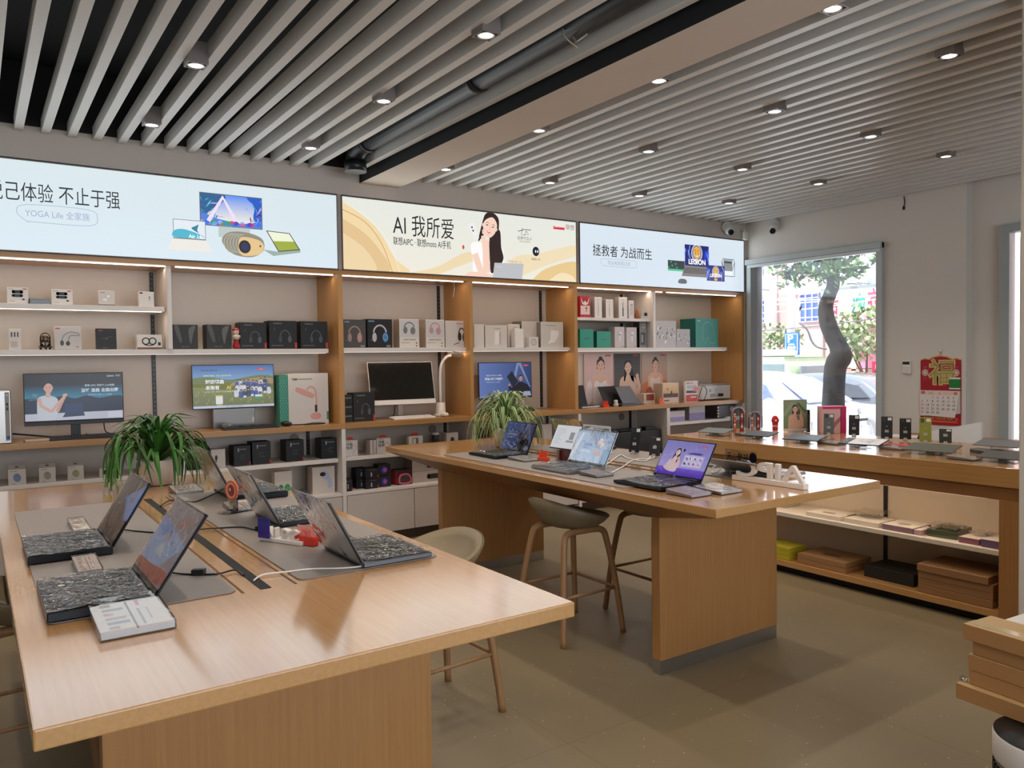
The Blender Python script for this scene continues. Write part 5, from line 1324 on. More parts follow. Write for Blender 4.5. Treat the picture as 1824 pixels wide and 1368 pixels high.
# middle unit, right bay top shelf
pbox('router_box', 'plain pale box at the left end beside the middle divider', 844, 862, 577, S2, 'DDD6D0', None, 0.12)
pbox('router_box', 'cream box with a tall white router pictured', 864, 903, 579, S2, 'DCD4CB', d_router, 0.12, side='C9BEB2')
pbox('router_box', 'cream box standing behind the white speaker', 905, 926, 577, S2, 'D8D0C6', d_router, 0.1, Y=YF + 0.19)
p0, p1 = ony(913, 585, YF + 0.1), ony(936, 585, YF + 0.1)
solo('white_speaker', M().box(-0.055, 0, 0, 0.06, 0.06, p0.z - S2, 'EEE9E2'), 'satin', 'plain white upright speaker in front of the router boxes', 'speaker', ((p0.x + p1.x) / 2, p0.y, S2), 0.12, bevel=0.006)
pbox('small_box', 'small white cube box with a round device pictured', 942, 959, 600, S2, 'E2DAD4', lambda m, F, W, H: [m.ring(F, W * .5, H * .5, W * .25, W * .08, 'B0A8A4'), m.ell(F, W * .5, H * .5, W * .12, H * .12, 'C8C4C0', 2)], 0.05)
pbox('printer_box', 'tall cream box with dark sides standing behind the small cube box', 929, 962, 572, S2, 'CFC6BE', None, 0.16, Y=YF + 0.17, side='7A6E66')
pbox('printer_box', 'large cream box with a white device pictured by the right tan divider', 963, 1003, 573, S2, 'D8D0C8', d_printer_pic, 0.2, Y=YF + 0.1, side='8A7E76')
# right unit, top shelf
pbox('earphone_box', 'red and white box with a fox mask and pink earphones', 1033, 1051, 527, S1, 'B82A38', lambda m, F, W, H: [m.rect(F, W * .05, H * .14, W * .95, H * .55, 'ECD8D0'), m.blob(F, [(W * .1, H * .95), (W * .3, H * .7), (W * .5, H * .78), (W * .7, H * .7), (W * .9, H * .95), (W * .75, H * .62), (W * .25, H * .62)], 'F0E0DA', 2), m.ell(F, W * .62, H * .44, W * .1, H * .05, 'B83A50', 2, 8), m.stroke(F, [(W * .65, H * .42), (W * .6, H * .25)], W * .06, 'B83A50', 2)], 0.05)
for i, (a, b, tp, lab) in enumerate(((1059, 1072, 529, 'tall white toothbrush box next to the fox box'), (1079, 1092, 533, 'shorter white toothbrush box, second of three'), (1102, 1117, 529, 'tall white toothbrush box with a black brush'))):
    pbox('toothbrush_box', lab, a, b, tp, S1, 'ECE6E0', lambda m, F, W, H, i=i: [m.rect(F, W * .44, H * .1, W * .56, H * .5, ['C8C0B8', 'C0B8B0', '2A2A2A'][i]), m.rect(F, W * .47, H * .5, W * .53, H * .76, ['A8A098', 'B0A8A0', '3a3a3a'][i]), m.rect(F, W * .4, H * .85, W * .6, H * .87, 'A09890')], 0.07, side='A49C96')
pbox('wired_earphone_box', 'narrow white box with wired earphones by the bracket track', 1120, 1129, 535, S1, 'E8E2DC', lambda m, F, W, H: [m.stroke(F, [(W * .4, H * .7), (W * .4, H * .2)], W * .08, 'A8A0A0'), m.stroke(F, [(W * .65, H * .7), (W * .65, H * .2)], W * .08, 'A8A0A0'), m.ell(F, W * .4, H * .75, W * .12, H * .04, '888080', 2, 8), m.ell(F, W * .65, H * .75, W * .12, H * .04, '888080', 2, 8)], 0.05)
p = ony(1135, 564, YF + 0.12); solo('figurine', M().lathe([(0.02, 0), (0.03, 0.03), (0.018, 0.08), (0.006, 0.115), (0, 0.12)], (0, 0, 0), 'A8623C', 12), 'satin', 'tiny brown pointed ornament left of the small cube box', 'figurine', (p.x, p.y, S1))
pbox('camera_box', 'small white cube box with a black round camera pictured', 1142, 1158, 550, S1, 'E8E2DC', lambda m, F, W, H: [m.ell(F, W * .5, H * .48, W * .18, H * .16, '2A2A2A'), m.rect(F, W * .3, H * .3, W * .7, H * .36, '3a3a3a')], 0.06)
# right unit, second shelf left
TEAL = '2E9A84'
def d_teal(m, F, W, H): m.text(F, 'SOOCARE', W * .5, H * .46, H * .085, '1A4A42', 1, 'c', .02)
pbox('teal_box', 'flat teal box, leftmost of the teal boxes', 1033, 1057, 586, S2, TEAL, d_teal, 0.07)
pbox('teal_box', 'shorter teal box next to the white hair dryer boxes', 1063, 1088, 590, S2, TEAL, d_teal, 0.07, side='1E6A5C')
def d_dryer(m, F, W, H):
    m.ell(F, W * .55, H * .68, W * .18, H * .09, 'F8F8F8', 1); m.rect(F, W * .48, H * .3, W * .6, H * .65, 'F6F4F4', 1); m.ring(F, W * .42, H * .68, W * .09, W * .03, '8A8488', 2); m.rect(F, W * .75, H * .05, W * .9, H * .09, '8a8480', 1)
pbox('hair_dryer_box', 'grey-white hair dryer box right of the teal boxes', 1095, 1112, 582, S2, 'CFC6C6', d_dryer, 0.1, side='D8CEC4')
pbox('hair_dryer_box', 'grey-white hair dryer box beside the black silver pack', 1116, 1134, 583, S2, 'CFC6C6', d_dryer, 0.1, side='D8CEC4')
pbox('shaver_pack', 'tall black and silver pack before the white divider', 1139, 1151, 574, S2, '9A9CA0', lambda m, F, W, H: [m.rect(F, W * .15, H * .1, W * .85, H * .6, '6A6E74'), m.ring(F, W * .6, H * .85, W * .2, W * .08, 'D8DCE0'), m.rect(F, W * .3, H * .2, W * .5, H * .5, 'C8CCD0', 2)], 0.1, side='17181A', mat='gloss')
def d_foil(m, F, W, H):
    rnd = random.Random(int(W * 1e4))
    for k in range(26):
        x, y = rnd.uniform(.05, .95) * W, rnd.uniform(.2, .75) * H
        m.blob(F, [(x, y), (min(x + rnd.uniform(.01, .1) * W, W * .98), y + rnd.uniform(.0, .08) * H), (min(x + .03 * W, W * .98), y - rnd.uniform(.02, .12) * H)], rnd.choice(['8A9088', 'F4F4F4', '6A7468', 'A8ACB0', 'FFFFFF']), 1 + k % 3, 3)
pbox('foil_box', 'larger silver film-wrapped box right of the white divider', 1166, 1204, 571, S2, 'D0CCCC', d_foil, 0.1, mat='gloss')
pbox('foil_box', 'smaller silver film-wrapped box touching the big teal box', 1205, 1229, 586, S2, 'C4C2C4', d_foil, 0.08, mat='gloss')
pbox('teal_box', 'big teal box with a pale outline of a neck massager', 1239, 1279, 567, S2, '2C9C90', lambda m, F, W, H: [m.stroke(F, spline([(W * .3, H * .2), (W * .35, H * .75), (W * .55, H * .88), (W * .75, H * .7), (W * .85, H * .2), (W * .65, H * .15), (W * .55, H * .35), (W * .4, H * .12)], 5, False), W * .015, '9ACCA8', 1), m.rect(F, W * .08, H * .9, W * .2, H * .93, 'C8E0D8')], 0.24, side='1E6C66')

# posters
def poster(label, px0, px1, ptop, pbot, draw):
    Y = YB - 0.01
    a, b = ony(px0, ptop, Y), ony(px1, ptop, Y); z0 = DK
    t = thing('poster', label, 'poster', (a.x, Y, z0), 0, 'portrait posters behind the notebooks')
    W, H = b.x - a.x, 0.56
    obj('sheet', M().box(0, 0, 0, W, 0.004, H, 'E8DCD8'), 'card', t)
    m = M(); F_ = Fr((0, -0.0005, 0), (1, 0, 0), (0, 0, 1)); m.clip = (F_, 0, 0, W, H); draw(m, F_, W, H); m.rect(Fr((0, -0.0005, 0), (1, 0, 0), (0, 0, 1)), W * .72, H * .95, W * .92, H * .975, 'D03A4A', 3)
    obj('printed_picture', m, 'card', t)
def p_pink(m, F, W, H):
    m.rect(F, 0, 0, W, H, 'DDB8B4', 1, top='E2C6C4'); bust(m, F, W * .56, H * .76, H * .25, H * .0, 'E8C2B0', 'F6F0F2', '2A1C1C', False, True, False, True, 4)
    m.blob(F, [(W * .08, H * .40), (W * .24, H * .46), (W * .26, H * .1), (W * .02, 0)], 'F0E4E8', 6, y0=0); m.blob(F, [(W * .95, H * .3), (W * .78, H * .40), (W * .80, H * .1), (W * .95, 0)], 'F0E4E8', 6, y0=0)
def p_dark(m, F, W, H):
    m.rect(F, 0, 0, W, H, '6E6C6C', 1, top='2E343C'); bust(m, F, W * .52, H * .72, H * .24, 0, 'EACAB6', 'E8CFC0', '17141A', True, True, False, False, 4, 0.15, -1)
    m.stroke(F, [(W * .78, 0), (W * .95, H * .3), (W * .88, H * .52)], [.07, .045], 'EACAB6', 12); hand(m, F, W * .87, H * .55, .032, 'EACAB6', 13); m.poly(F, [(W * .76, H * .58), (W * .90, H * .60), (W * .91, H * .70), (W * .77, H * .68)], '4A4A44', 15)
def p_orange(m, F, W, H):
    m.rect(F, 0, 0, W, H, 'D89878', 1, top='B8B0A8'); m.blob(F, [(W * .0, H * .35), (W * .5, H * .45), (W, H * .4), (W, 0), (0, 0)], 'D8845C', 2, y0=0); bust(m, F, W * .53, H * .76, H * .22, 0, 'E8BEA6', 'F2E4DC', '1E1618', False, True, False, True, 4)
    m.blob(F, [(W * .05, H * .1), (W * .3, H * .32), (W * .55, H * .05), (W * .5, 0), (W * .05, 0)], 'B85C34', 14, y0=0)
poster('pink poster of a woman in a white gown, leftmost of three', 1040, 1092, 628, 720, p_pink)
poster('dark poster of a long-haired woman holding a phone', 1094, 1140, 628, 720, p_dark)
poster('orange poster of a woman with tied-back hair, rightmost of three', 1143, 1188, 628, 720, p_orange)

# ---- notebooks, desktop items on the back counter
def notebook(name, label, loc, rz, w, d, ang, screen, lidcol='3A3C40', deck='4A4C50', film=True, backfilm=False, group=None, mat='metal', keys=True, cat='laptop', bezel='101113', thick=0.018, scrmat='screen', lidh=None):
    """user side at -y, hinge at y=0; ang = opening angle"""
    t = thing(name, label, cat, loc, rz, group)
    obj('base', M().box(-w / 2, -d, 0.002, w / 2, 0, thick, deck), mat, t, 0.003)
    if keys:
        m = M(); kh = d * 0.46 / 5; kw = w * 0.86 / 14
        for r in range(5):
            for c in range(14):
                if r == 4 and 4 <= c <= 8:
                    if c > 4: continue
                    m.box(-w * .43 + 4 * kw + .001, -d * .14 - (r + 1) * kh + .001, thick, -w * .43 + 9 * kw - .001, -d * .14 - r * kh - .001, thick + .0015, '17181A'); continue
                m.box(-w * .43 + c * kw + .001, -d * .14 - (r + 1) * kh + .001, thick, -w * .43 + (c + 1) * kw - .001, -d * .14 - r * kh - .001, thick + .0015, '17181A')
        obj('keyboard', m, 'satin', t)
        obj('touchpad', M().box(-w * .17, -d * .93, thick, w * .17, -d * .66, thick + .0006, '2e3033'), 'satin', t)
    h = lidh or d * 0.96; a = math.radians(ang)
    R = Matrix.Translation((0, -0.002, thick)) @ Matrix.Rotation(-(a - math.pi / 2), 4, 'X')
    m = M().box(-w / 2, 0.0, 0.0, w / 2, 0.006, h, bezel, back=lidcol, top=lidcol, left=lidcol, right=lidcol).xf(R)
    lid = obj('screen_lid', m, mat, t, 0.002)
    if screen:
        m = M(); F = Fr((-w / 2 + .006, -0.0006, 0.014), (1, 0, 0), (0, 0, 1)); m.clip = (F, 0, 0, w - .012, h - .02); screen(m, F, w - .012, h - .02); m.xf(R)
        obj('display', m, scrmat, lid)
    m = M().tube([(-w * .42, -0.001, thick + .001), (-w * .1, -0.001, thick + .001)], .006, '1a1a1c', 8).tube([(w * .1, -0.001, thick + .001), (w * .42, -0.001, thick + .001)], .006, '1a1a1c', 8)
    obj('hinge', m, 'satin', t)
    if film:
        rnd = random.Random(hash(label) % 1000 if False else len(label) * 7 + int(loc[1] * 100))
        m = M(); n = 26; k = 18; sd = rnd.uniform(0, 50)
        for j in range(k + 1):
            for i in range(n + 1):
                x = -w / 2 + w * i / n; y = -d + d * .95 * j / k
                z = thick + .004 + 0.005 * noise.noise(Vector((x * 16 + sd, y * 16, sd))) + 0.004 * noise.noise(Vector((x * 50, y * 50 + sd, 3)))
                m.v.append(Vector((x, y, max(z, thick + .0018))))
        for j in range(k):
            for i in range(n):
                q = j * (n + 1) + i; m.face([q, q + 1, q + n + 2, q + n + 1], 'ffffff', False)
        obj('keyboard_film', m, 'film', t, label='crinkled clear film over the keys')
        m = M(); n = 10
        for j in range(n + 1):
            for i in range(n + 1):
                x = (-w / 2 + w * i / n) * .975; z = h * j / n
                m.v.append(R @ Vector((x, (.0095 if backfilm else -.0035) + (1 if backfilm else -1) * .0025 * abs(noise.noise(Vector((x * 9 + sd, z * 9, 1)))), z + (0.02 * noise.noise(Vector((x * 12, 5, sd))) + .008 if j == n else 0))))
        for j in range(n):
            for i in range(n):
                q = j * (n + 1) + i; m.face([q, q + 1, q + n + 2, q + n + 1], 'ffffff', True)
        obj('screen_film', m, 'film_flat', t, label='loose clear film over the screen')
    return t

def monitor(name, label, X, Y, zc, w, h, tilt, screen, rz, frame='0F1012', chin=0.0, back='1a1a1c', scrmat='screen'):
    t = thing(name, label, 'monitor', (X, Y, DK), rz)
    R = Matrix.Translation((0, 0, zc - DK)) @ Matrix.Rotation(tilt, 4, 'X')
    m = M().box(-w / 2, 0, -h / 2, w / 2, 0.012, h / 2, frame, back=back).box(-w * .3, 0.012, -h * .35, w * .3, 0.035, h * .2, back).xf(R)
    b = obj('panel', m, 'satin', t, 0.002)
    if chin: obj('chin', M().box(-w / 2, -0.002, -h / 2 - chin, w / 2, 0.014, -h / 2, frame if frame != 'EDE6DE' else 'F0EAE4').xf(R), 'satin', t, 0.002)
    m = M(); F = Fr((-w / 2 + .006, -0.0008, -h / 2 + .008), (1, 0, 0), (0, 0, 1)); m.clip = (F, 0, 0, w - .012, h - .014); screen(m, F, w - .012, h - .014); m.xf(R)
    obj('display', m, scrmat, b)
    return t

# monitor with the dark blue advert
p = ony(133, 700, YF + 0.13)
t = monitor('desktop_monitor', 'black monitor showing a woman before dark blue mountains', p.x, p.y, 1.332, 0.61, 0.335, -0.03, scr_city, -0.10, chin=0.025)
obj('stand', M().box(-0.03, 0.03, 0.01, 0.03, 0.05, 0.30, '1c1d1f'), 'satin', t, 0.004)
obj('base', M().prism([(-0.10, -0.06), (0.10, -0.06), (0.12, 0.12), (-0.12, 0.12)], 'z', 0.0, 0.012, '17181a'), 'satin', t, 0.003)
def keyboard(label, X, Y, rz, col, kc, w=0.42):
    t = thing('keyboard', label, 'keyboard', (X, Y, DK + 0.001), rz)
    obj('case', M().hull([(-w / 2, -0.06, 0), (w / 2, -0.06, 0), (w / 2, 0.06, 0), (-w / 2, 0.06, 0)], [(-w / 2, -0.06, 0.010), (w / 2, -0.06, 0.010), (w / 2, 0.06, 0.022), (-w / 2, 0.06, 0.022)], col), 'satin', t, 0.003)
    m = M()
    for r in range(5):
        for c in range(20):
            y = -0.048 + r * 0.02; m.box(-w / 2 + .01 + c * (w - .02) / 20, y, 0.010 + r * .0024, -w / 2 + .01 + (c + .85) * (w - .02) / 20, y + .016, 0.0155 + r * .0024, kc)
    obj('keys', m, 'satin', t)
    return t
p = ony(145, 778, YF + 0.06); keyboard('black keyboard lying before the dark blue monitor', p.x + 0.02, YF + 0.07, -0.05, '1A1A1C', '232326')
# tower PC at the left edge
t = thing('computer_tower', 'silver computer tower cut off by the left image edge', 'computer', (0.13, YF + 0.03, DK))
obj('case', M().box(-0.08, 0, 0.0, 0.08, 0.32, 0.355, 'B4B0AC'), 'metal', t, 0.006)
m = M(); F = Fr((-0.08, -0.0005, 0), (1, 0, 0), (0, 0, 1))
m.rect(F, 0.125, 0.02, 0.150, 0.34, '9A9692', 1); m.ell(F, 0.138, 0.32, .005, .005, 'E0E8F0', 2, 10); m.rect(F, .133, .25, .143, .27, '2a2a2a', 2); m.rect(F, .133, .22, .143, .24, '2a2a2a', 2); m.rect(F, .13, .03, .148, .05, '2A5AA8', 2)
obj('front_panel', m, 'card', t)
m = M()
m.tube(spline([(0.22, YF + .22, DK + .05), (0.34, YF + .16, DK + .035), (0.44, YF + .14, DK + .02), (0.52, YF + .2, DK + .01)], 6, False), 0.006, '141414', 8)
solo('monitor_cable', m, 'satin', 'black cable running between the silver tower and the monitor', 'cable')
m = M().tube(spline([(0.78, YF + .24, DK + .12), (0.79, YF + .24, DK + .03), (0.84, YF + .2, DK + .008), (0.72, YF + .2, DK + .008), (0.66, YF + .22, DK + .02)], 6, False), 0.004, '141414', 8)
solo('monitor_cable', m, 'satin', 'thin black cable looping down behind the right of the first monitor', 'cable')
t = thing('paper_booklet', 'folded pale booklet between the tower and the keyboard', 'booklet', (0.36, YF + .08, DK + .001), 0.1)
obj('cover', M().box(-.08, -.03, 0, .08, .04, .012, 'C8B8A4'), 'card', t, .001)
# all-in-one with the field picture
p = ony(417, 690, YF + 0.22)
t = monitor('all_in_one_computer', 'thin all-in-one computer showing children in a field', p.x, p.y, 1.368, 0.625, 0.345, -0.03, scr_field, -0.05)
obj('base', M().box(-0.16, 0.02, 0.0, 0.16, 0.10, 0.155, '706C68'), 'metal', t, 0.003)
obj('badge', M().box(0.140, 0.0185, 0.045, 0.150, 0.02, 0.08, 'D8DCE4'), 'satin', t)
p = ony(440, 768, YF + .06)
t = keyboard('black keyboard in a clear sleeve below the field picture', p.x + 0.03, YF + 0.075, -0.06, '151516', '1e1e20')
m = M(); 
for j in range(5):
    for i in range(13): m.v.append(Vector((-.21 + .035 * i, -.05 + .025 * j, .024 + .008 * noise.noise(Vector((i * .9, j * .9, 2))) + (.02 if i < 3 and j > 1 else 0))))
for j in range(4):
    for i in range(12): q = j * 13 + i; m.face([q, q + 1, q + 14, q + 13], 'ffffff')
obj('sleeve', m, 'film', t)
def mouse(label, X, Y, col, z=DK, rz=0.0):
    solo('mouse', M().ball((0, 0, 0.012), (0.032, 0.055, 0.022), col, 16, 8), 'gloss', label, 'mouse', (X, Y, z + 0.008), rz)
p = ony(510, 755, YF + .09); mouse('black mouse beside the tall desk lamp box', p.x, YF + .09, '121214', rz=.5)
m = M().tube(spline([(2.07, YF + .12, DK + .008), (2.2, YF + .07, DK + .008), (2.3, YF + .1, DK + .012), (2.38, YF + .06, DK + .008), (2.2, YF + .05, DK + .008)], 6, False), 0.005, '141414', 8)
solo('mouse_cable', m, 'satin', 'coiled black cable in front of the desk lamp box', 'cable')
def d_lamp(m, F, W, H):
    m.text(F, 'TBM', W * .08, H * .87, H * .06, '2A5A4A', 1, bold=.03); m.rect(F, W * .24, H * .88, W * .6, H * .9, '9A9690'); pk = 'E0A49C'
    m.blob(F, [(W * .18, H * .70), (W * .24, H * .73), (W * .62, H * .60), (W * .62, H * .53), (W * .54, H * .52), (W * .2, H * .64)], pk, 2); m.stroke(F, spline([(W * .45, H * .68), (W * .55, H * .74), (W * .66, H * .68), (W * .69, H * .5), (W * .69, H * .36)], 5, False), W * .04, pk, 2); m.rect(F, W * .65, H * .24, W * .71, H * .38, '2A2624', 3); m.ell(F, W * .67, H * .16, W * .14, H * .07, pk, 2); m.rect(F, W * .95, H * .08, W, H * .24, '3A8A78', 2)
o = pbox('desk_lamp_box', 'tall white box with a pink desk lamp pictured and green side', 513, 584, 666, DK, 'DCD6D0', d_lamp, 0.13, Y=YF + 0.14, rz=0.0)
ob = M(); L_ = o.location; ww = o.dimensions.x
m = M().box(-ww / 2 - 0.002, 0, 0, -ww / 2 + 0.001, 0.13, (ony(513, 666, YF + .14).z - DK), '3A8A78')
a, b = ony(497, 668, YF + .14), ony(513, 668, YF + .14)
Fg = None
m = M().box(-(b.x - a.x) - ww / 2, 0.004, 0, -ww / 2, 0.13, a.z - DK - .004, '3F927E')
F = Fr((-(b.x - a.x) - ww / 2, 0.0035, 0), (1, 0, 0), (0, 0, 1))
for r in range(16):
    for c in range(3): m.stroke(F, [((c + .2 + .4 * (r % 2)) * (b.x - a.x) / 3.2, r * .023 + .01), ((c + .35 + .4 * (r % 2)) * (b.x - a.x) / 3.2, r * .023 + .028)], .0025, '8CCBB8')
obj('patterned_side', m, 'card', o)
# white all-in-one, off, tilted
p = ony(716, 700, YF + 0.2)
t = monitor('all_in_one_computer', 'white-framed all-in-one computer with a dark screen', p.x, p.y, 1.372, 0.615, 0.35, -0.22, lambda m, F, W, H: m.rect(F, 0, 0, W, H, '14120F').rect(F, 0, H * .40, W, H * .56, '3C372C', 2, top='14120F').rect(F, 0, H * .30, W, H * .40, '14120F', 2, top='3C372C') if False else m.rect(F, 0, 0, W, H, '1A1814'), -0.08, frame='EDE6DE', chin=0.035, back='EDE6DE', scrmat='gloss')
obj('stand', M().box(-0.022, 0.03, 0.008, 0.022, 0.045, 0.24, 'C8C0BA'), 'metal', t, .003)
obj('base', M().box(-0.11, -0.02, 0.0, 0.11, 0.14, 0.008, 'D8D0CA'), 'metal', t, .003)
obj('cable', M().tube(spline([(-.10, .05, .012), (-.06, .05, .03), (-.05, .05, .1), (-.03, .06, .17)], 5, False), .005, '1a1a1a', 8), 'satin', t)
p = ony(745, 745, YF + .08); keyboard('white keyboard lying before the white computer', p.x - 0.05, YF + .09, -0.05, 'EDE6E0', 'F4EEE8', 0.40)
p = ony(792, 740, YF + .1); mouse('white mouse beside the white keyboard', p.x, YF + .1, 'F0EAE4')
# white desk lamp
p = ony(785, 735, YF + .2)
t = thing('desk_lamp', 'white desk lamp with a round head beside the white computer', 'lamp', (p.x, p.y, DK))
m = M().lathe([(.07, 0), (.075, .005), (.07, .018), (.045, .024), (.042, .12), (.03, .125), (0, .125)], (0, 0, 0), 'E8DDD2', 24)
obj('base', m, 'satin', t)
a = ony(789, 690, p.y); q = ony(791, 660, p.y); q2 = ony(797, 652, p.y - .02)
m = M().tube(spline([(0, 0, .12), (.0, 0, .3), (.01, 0, .46), (.05, -.03, .54), (.09, -.06, .555)], 6, False), [.014] * 24 + [.012], 'E8DDD2', 10)
obj('neck', m, 'satin', t)
m = M().lathe([(0, .02), (.05, .018), (.075, .008), (.078, 0), (.07, -.006), (0, -.004)], (0, 0, 0), 'E8DDD2', 28).xf(Matrix.Translation((.12, -.08, .565)) @ Matrix.Rotation(.35, 4, 'Y') @ Matrix.Rotation(-.2, 4, 'X'))
obj('lamp_head', m, 'satin', t)
pbox('headset_box', 'black headset box with red tab beside the white computer', 629, 667, 700, DK, '1A1A1A', d_cans, 0.13, Y=YF + .12)
zs = [DK, DK + .077, DK + .154]
for i, lab in enumerate(('bottom black box of the stack by the left divider', 'middle black box of the stack by the left divider', 'topmost black box of the stack by the left divider')):
    a, b = ony(613, 740, YF + .12), ony(628, 740, YF + .12)
    o = solo('small_black_box', M().box(-.04, 0, 0, .04, .12, .075, '161617'), 'card', lab, 'box', ((a.x + b.x) / 2, YF + .12, zs[i]), 0, 'three stacked black boxes', .001)
    obj('printed_front', M().text(front(.08), 'LEGION', .012, .045, .016, 'A0A0A0', 1, bold=.02), 'card', o)
# monitor with the man
p = ony(901, 680, YF + .25)
t = monitor('desktop_monitor', 'thin black monitor with a man holding a tilted notebook, behind the plant', p.x, p.y, 1.348, 0.625, 0.352, -0.02, scr_man, 0.0)
obj('stand', M().box(-.03, .012, .01, .03, .04, .2, '1c1d1f'), 'satin', t, .003)
obj('base', M().box(-.12, -.05, 0, .12, .1, .01, '1c1d1f'), 'satin', t, .003)
p = ony(945, 730, YF + .12); mouse('black mouse on the counter right of the plant', p.x, YF + .12, '141416')
# right unit desk
p = ony(1053, 722, YF + .06)
notebook('laptop', 'grey laptop open at the left end of the right counter', (5.24, YF + .30, DK), math.radians(8), .33, .225, 106, lambda m, F, W, H: m.rect(F, 0, 0, W, H, '101012'), '2A2C30', '8A8A8E', False, scrmat='matte')
p = ony(1110, 715, YF + .15)
notebook('laptop', 'tent-folded black laptop before the dark poster', (p.x - .03, YF + .26, DK), math.radians(12), .32, .22, 118, lambda m, F, W, H: m.rect(F, 0, 0, W, H, '101012'), '202226', '2a2a2e', False, scrmat='matte')
t = thing('laptop_stand_sleeve', 'dark slanted tablet cover leaning before the orange poster', 'tablet', (p.x + .16, YF + .18, DK), .1)
obj('panel', M().hull([(-.14, 0, 0), (.15, 0, 0), (.15, .01, 0), (-.14, .01, 0)], [(-.17, .10, .20), (.08, .10, .20), (.08, .11, .20), (-.17, .11, .20)], '2A2C30'), 'satin', t, .002)
obj('kickstand', M().box(-.12, -.06, 0, .14, .02, .006, '17181a'), 'satin', t)
def logo_stand(label, X, Y, z, rz=0, c='E8452A'):
    t = thing('logo_stand', label, 'display stand', (X, Y, z), rz)
    obj('block', M().box(-.04, -.012, 0, .04, .012, .025, c), 'gloss', t, .002)
    m = M()
    for dx, hh in ((-.028, .03), (-.012, .045), (.005, .03), (.022, .04)): m.box(dx - .006, -.004, .025, dx + .006, .004, .025 + hh, c)
    obj('letters', m, 'gloss', t, .001)
p = ony(1079, 716, YF + .08); logo_stand('small red logo stand by the left laptop on the right counter', p.x, p.y, DK)
p = ony(1178, 712, YF + .08); logo_stand('small orange logo stand before the photo boxes', p.x, p.y, DK, 0, 'F0805C')
p = ony(1097, 712, YF + .07); solo('small_robot', M().lathe([(.025, 0), (.028, .02), (.02, .04), (.014, .045)], (0, 0, 0), 'C8C8C4', 14).ball((0, 0, .055), (.024, .02, .018), 'E8E8E4'), 'satin', 'tiny white and silver desk ornament before the black laptop', 'ornament', (p.x, p.y, DK))
def d_photo(m, F, W, H):
    m.rect(F, W * .05, H * .28, W * .95, H * .92, 'C89A60', 1, top='E8C898'); m.rect(F, W * .05, H * .28, W * .95, H * .48, '4A3020', 2); m.ell(F, W * .3, H * .7, W * .04, H * .05, '6A4A34', 2, 8); m.ell(F, W * .55, H * .5, W * .05, H * .12, '2A1A14', 3, 8); m.rect(F, W * .1, H * .1, W * .4, H * .16, '4A4440', 1)
pbox('printer_box', 'pale box with a sunset landscape photo on its front', 1180, 1209, 683, DK, 'D8C8BC', d_photo, .14, Y=YF + .12, side='B8A088')
pbox('photo_box', 'small box with a dark red photo lying behind the orange stand', 1147, 1167, 701, DK, 'CFC0B4', lambda m, F, W, H: m.rect(F, W * .2, H * .3, W * .9, H * .9, '8A3A2C'), .1, Y=YF + .2)
def d_card(m, F, W, H):
    m.rect(F, 0, 0, W, H, 'EDE8E6', 1); m.rect(F, W * .03, H * .02, W * .97, H * .35, 'D23A38', 2); m.rect(F, W * .05, H * .42, W * .9, H * .55, '3A3A3E', 2); m.text(F, '强悍 9.9元', W * .08, H * .86, H * .1, 'C83A48', 2, bold=.02); m.rect(F, W * .1, H * .62, W * .85, H * .8, 'C8C4C8', 2); m.blob(F, [(W * .65, H * .5), (W * .98, H * .55), (W * .95, H * .72), (W * .65, H * .68)], 'E888A0', 3); m.rect(F, W * .4, H * .2, W * .85, H * .26, 'F4E8E4', 3)
pbox('price_card_stand', 'acrylic stand with a red and white promotion card beside the printer', 1221, 1243, 679, DK, 'F0ECEA', d_card, .03, Y=YF + .09, cat='display stand')
a, b = ony(1247, 690, YF + .18), ony(1299, 690, YF + .18)
t = thing('printer', 'white inkjet printer with grey top at the right end of the counter', 'printer', ((a.x + b.x) / 2, YF + .16, DK))
W_ = b.x - a.x; H_ = .17
obj('body', M().box(-W_ / 2, 0, .01, W_ / 2, .26, H_, 'E8EAEA'), 'satin', t, .008)
obj('scanner_lid', M().box(-W_ / 2 + .01, .01, H_, W_ / 2 - .01, .25, H_ + .02, 'A8A4A2'), 'satin', t, .004)
obj('paper_slot', M().box(-.1, -.003, .04, .12, .004, .075, '18181A'), 'gloss', t)
m = M().text(Fr((-.02, -.001, 0), (1, 0, 0), (0, 0, 1)), 'HP', .0, .11, .025, '8A9098', 1).rect(Fr((-.12, -.001, 0), (1, 0, 0), (0, 0, 1)), 0, .10, .03, .13, '9AB0D0', 1)
obj('markings', m, 'card', t)
obj('power_cable', M().tube(spline([(-W_ / 2 - .08, -.02, .02), (-W_ / 2 - .02, -.03, .16), (-W_ / 2 + .03, -.02, .17), (-W_ / 2 + .07, -.02, .10), (-W_ / 2 + .02, -.02, .01)], 6, False), .004, '141414', 8), 'satin', t)
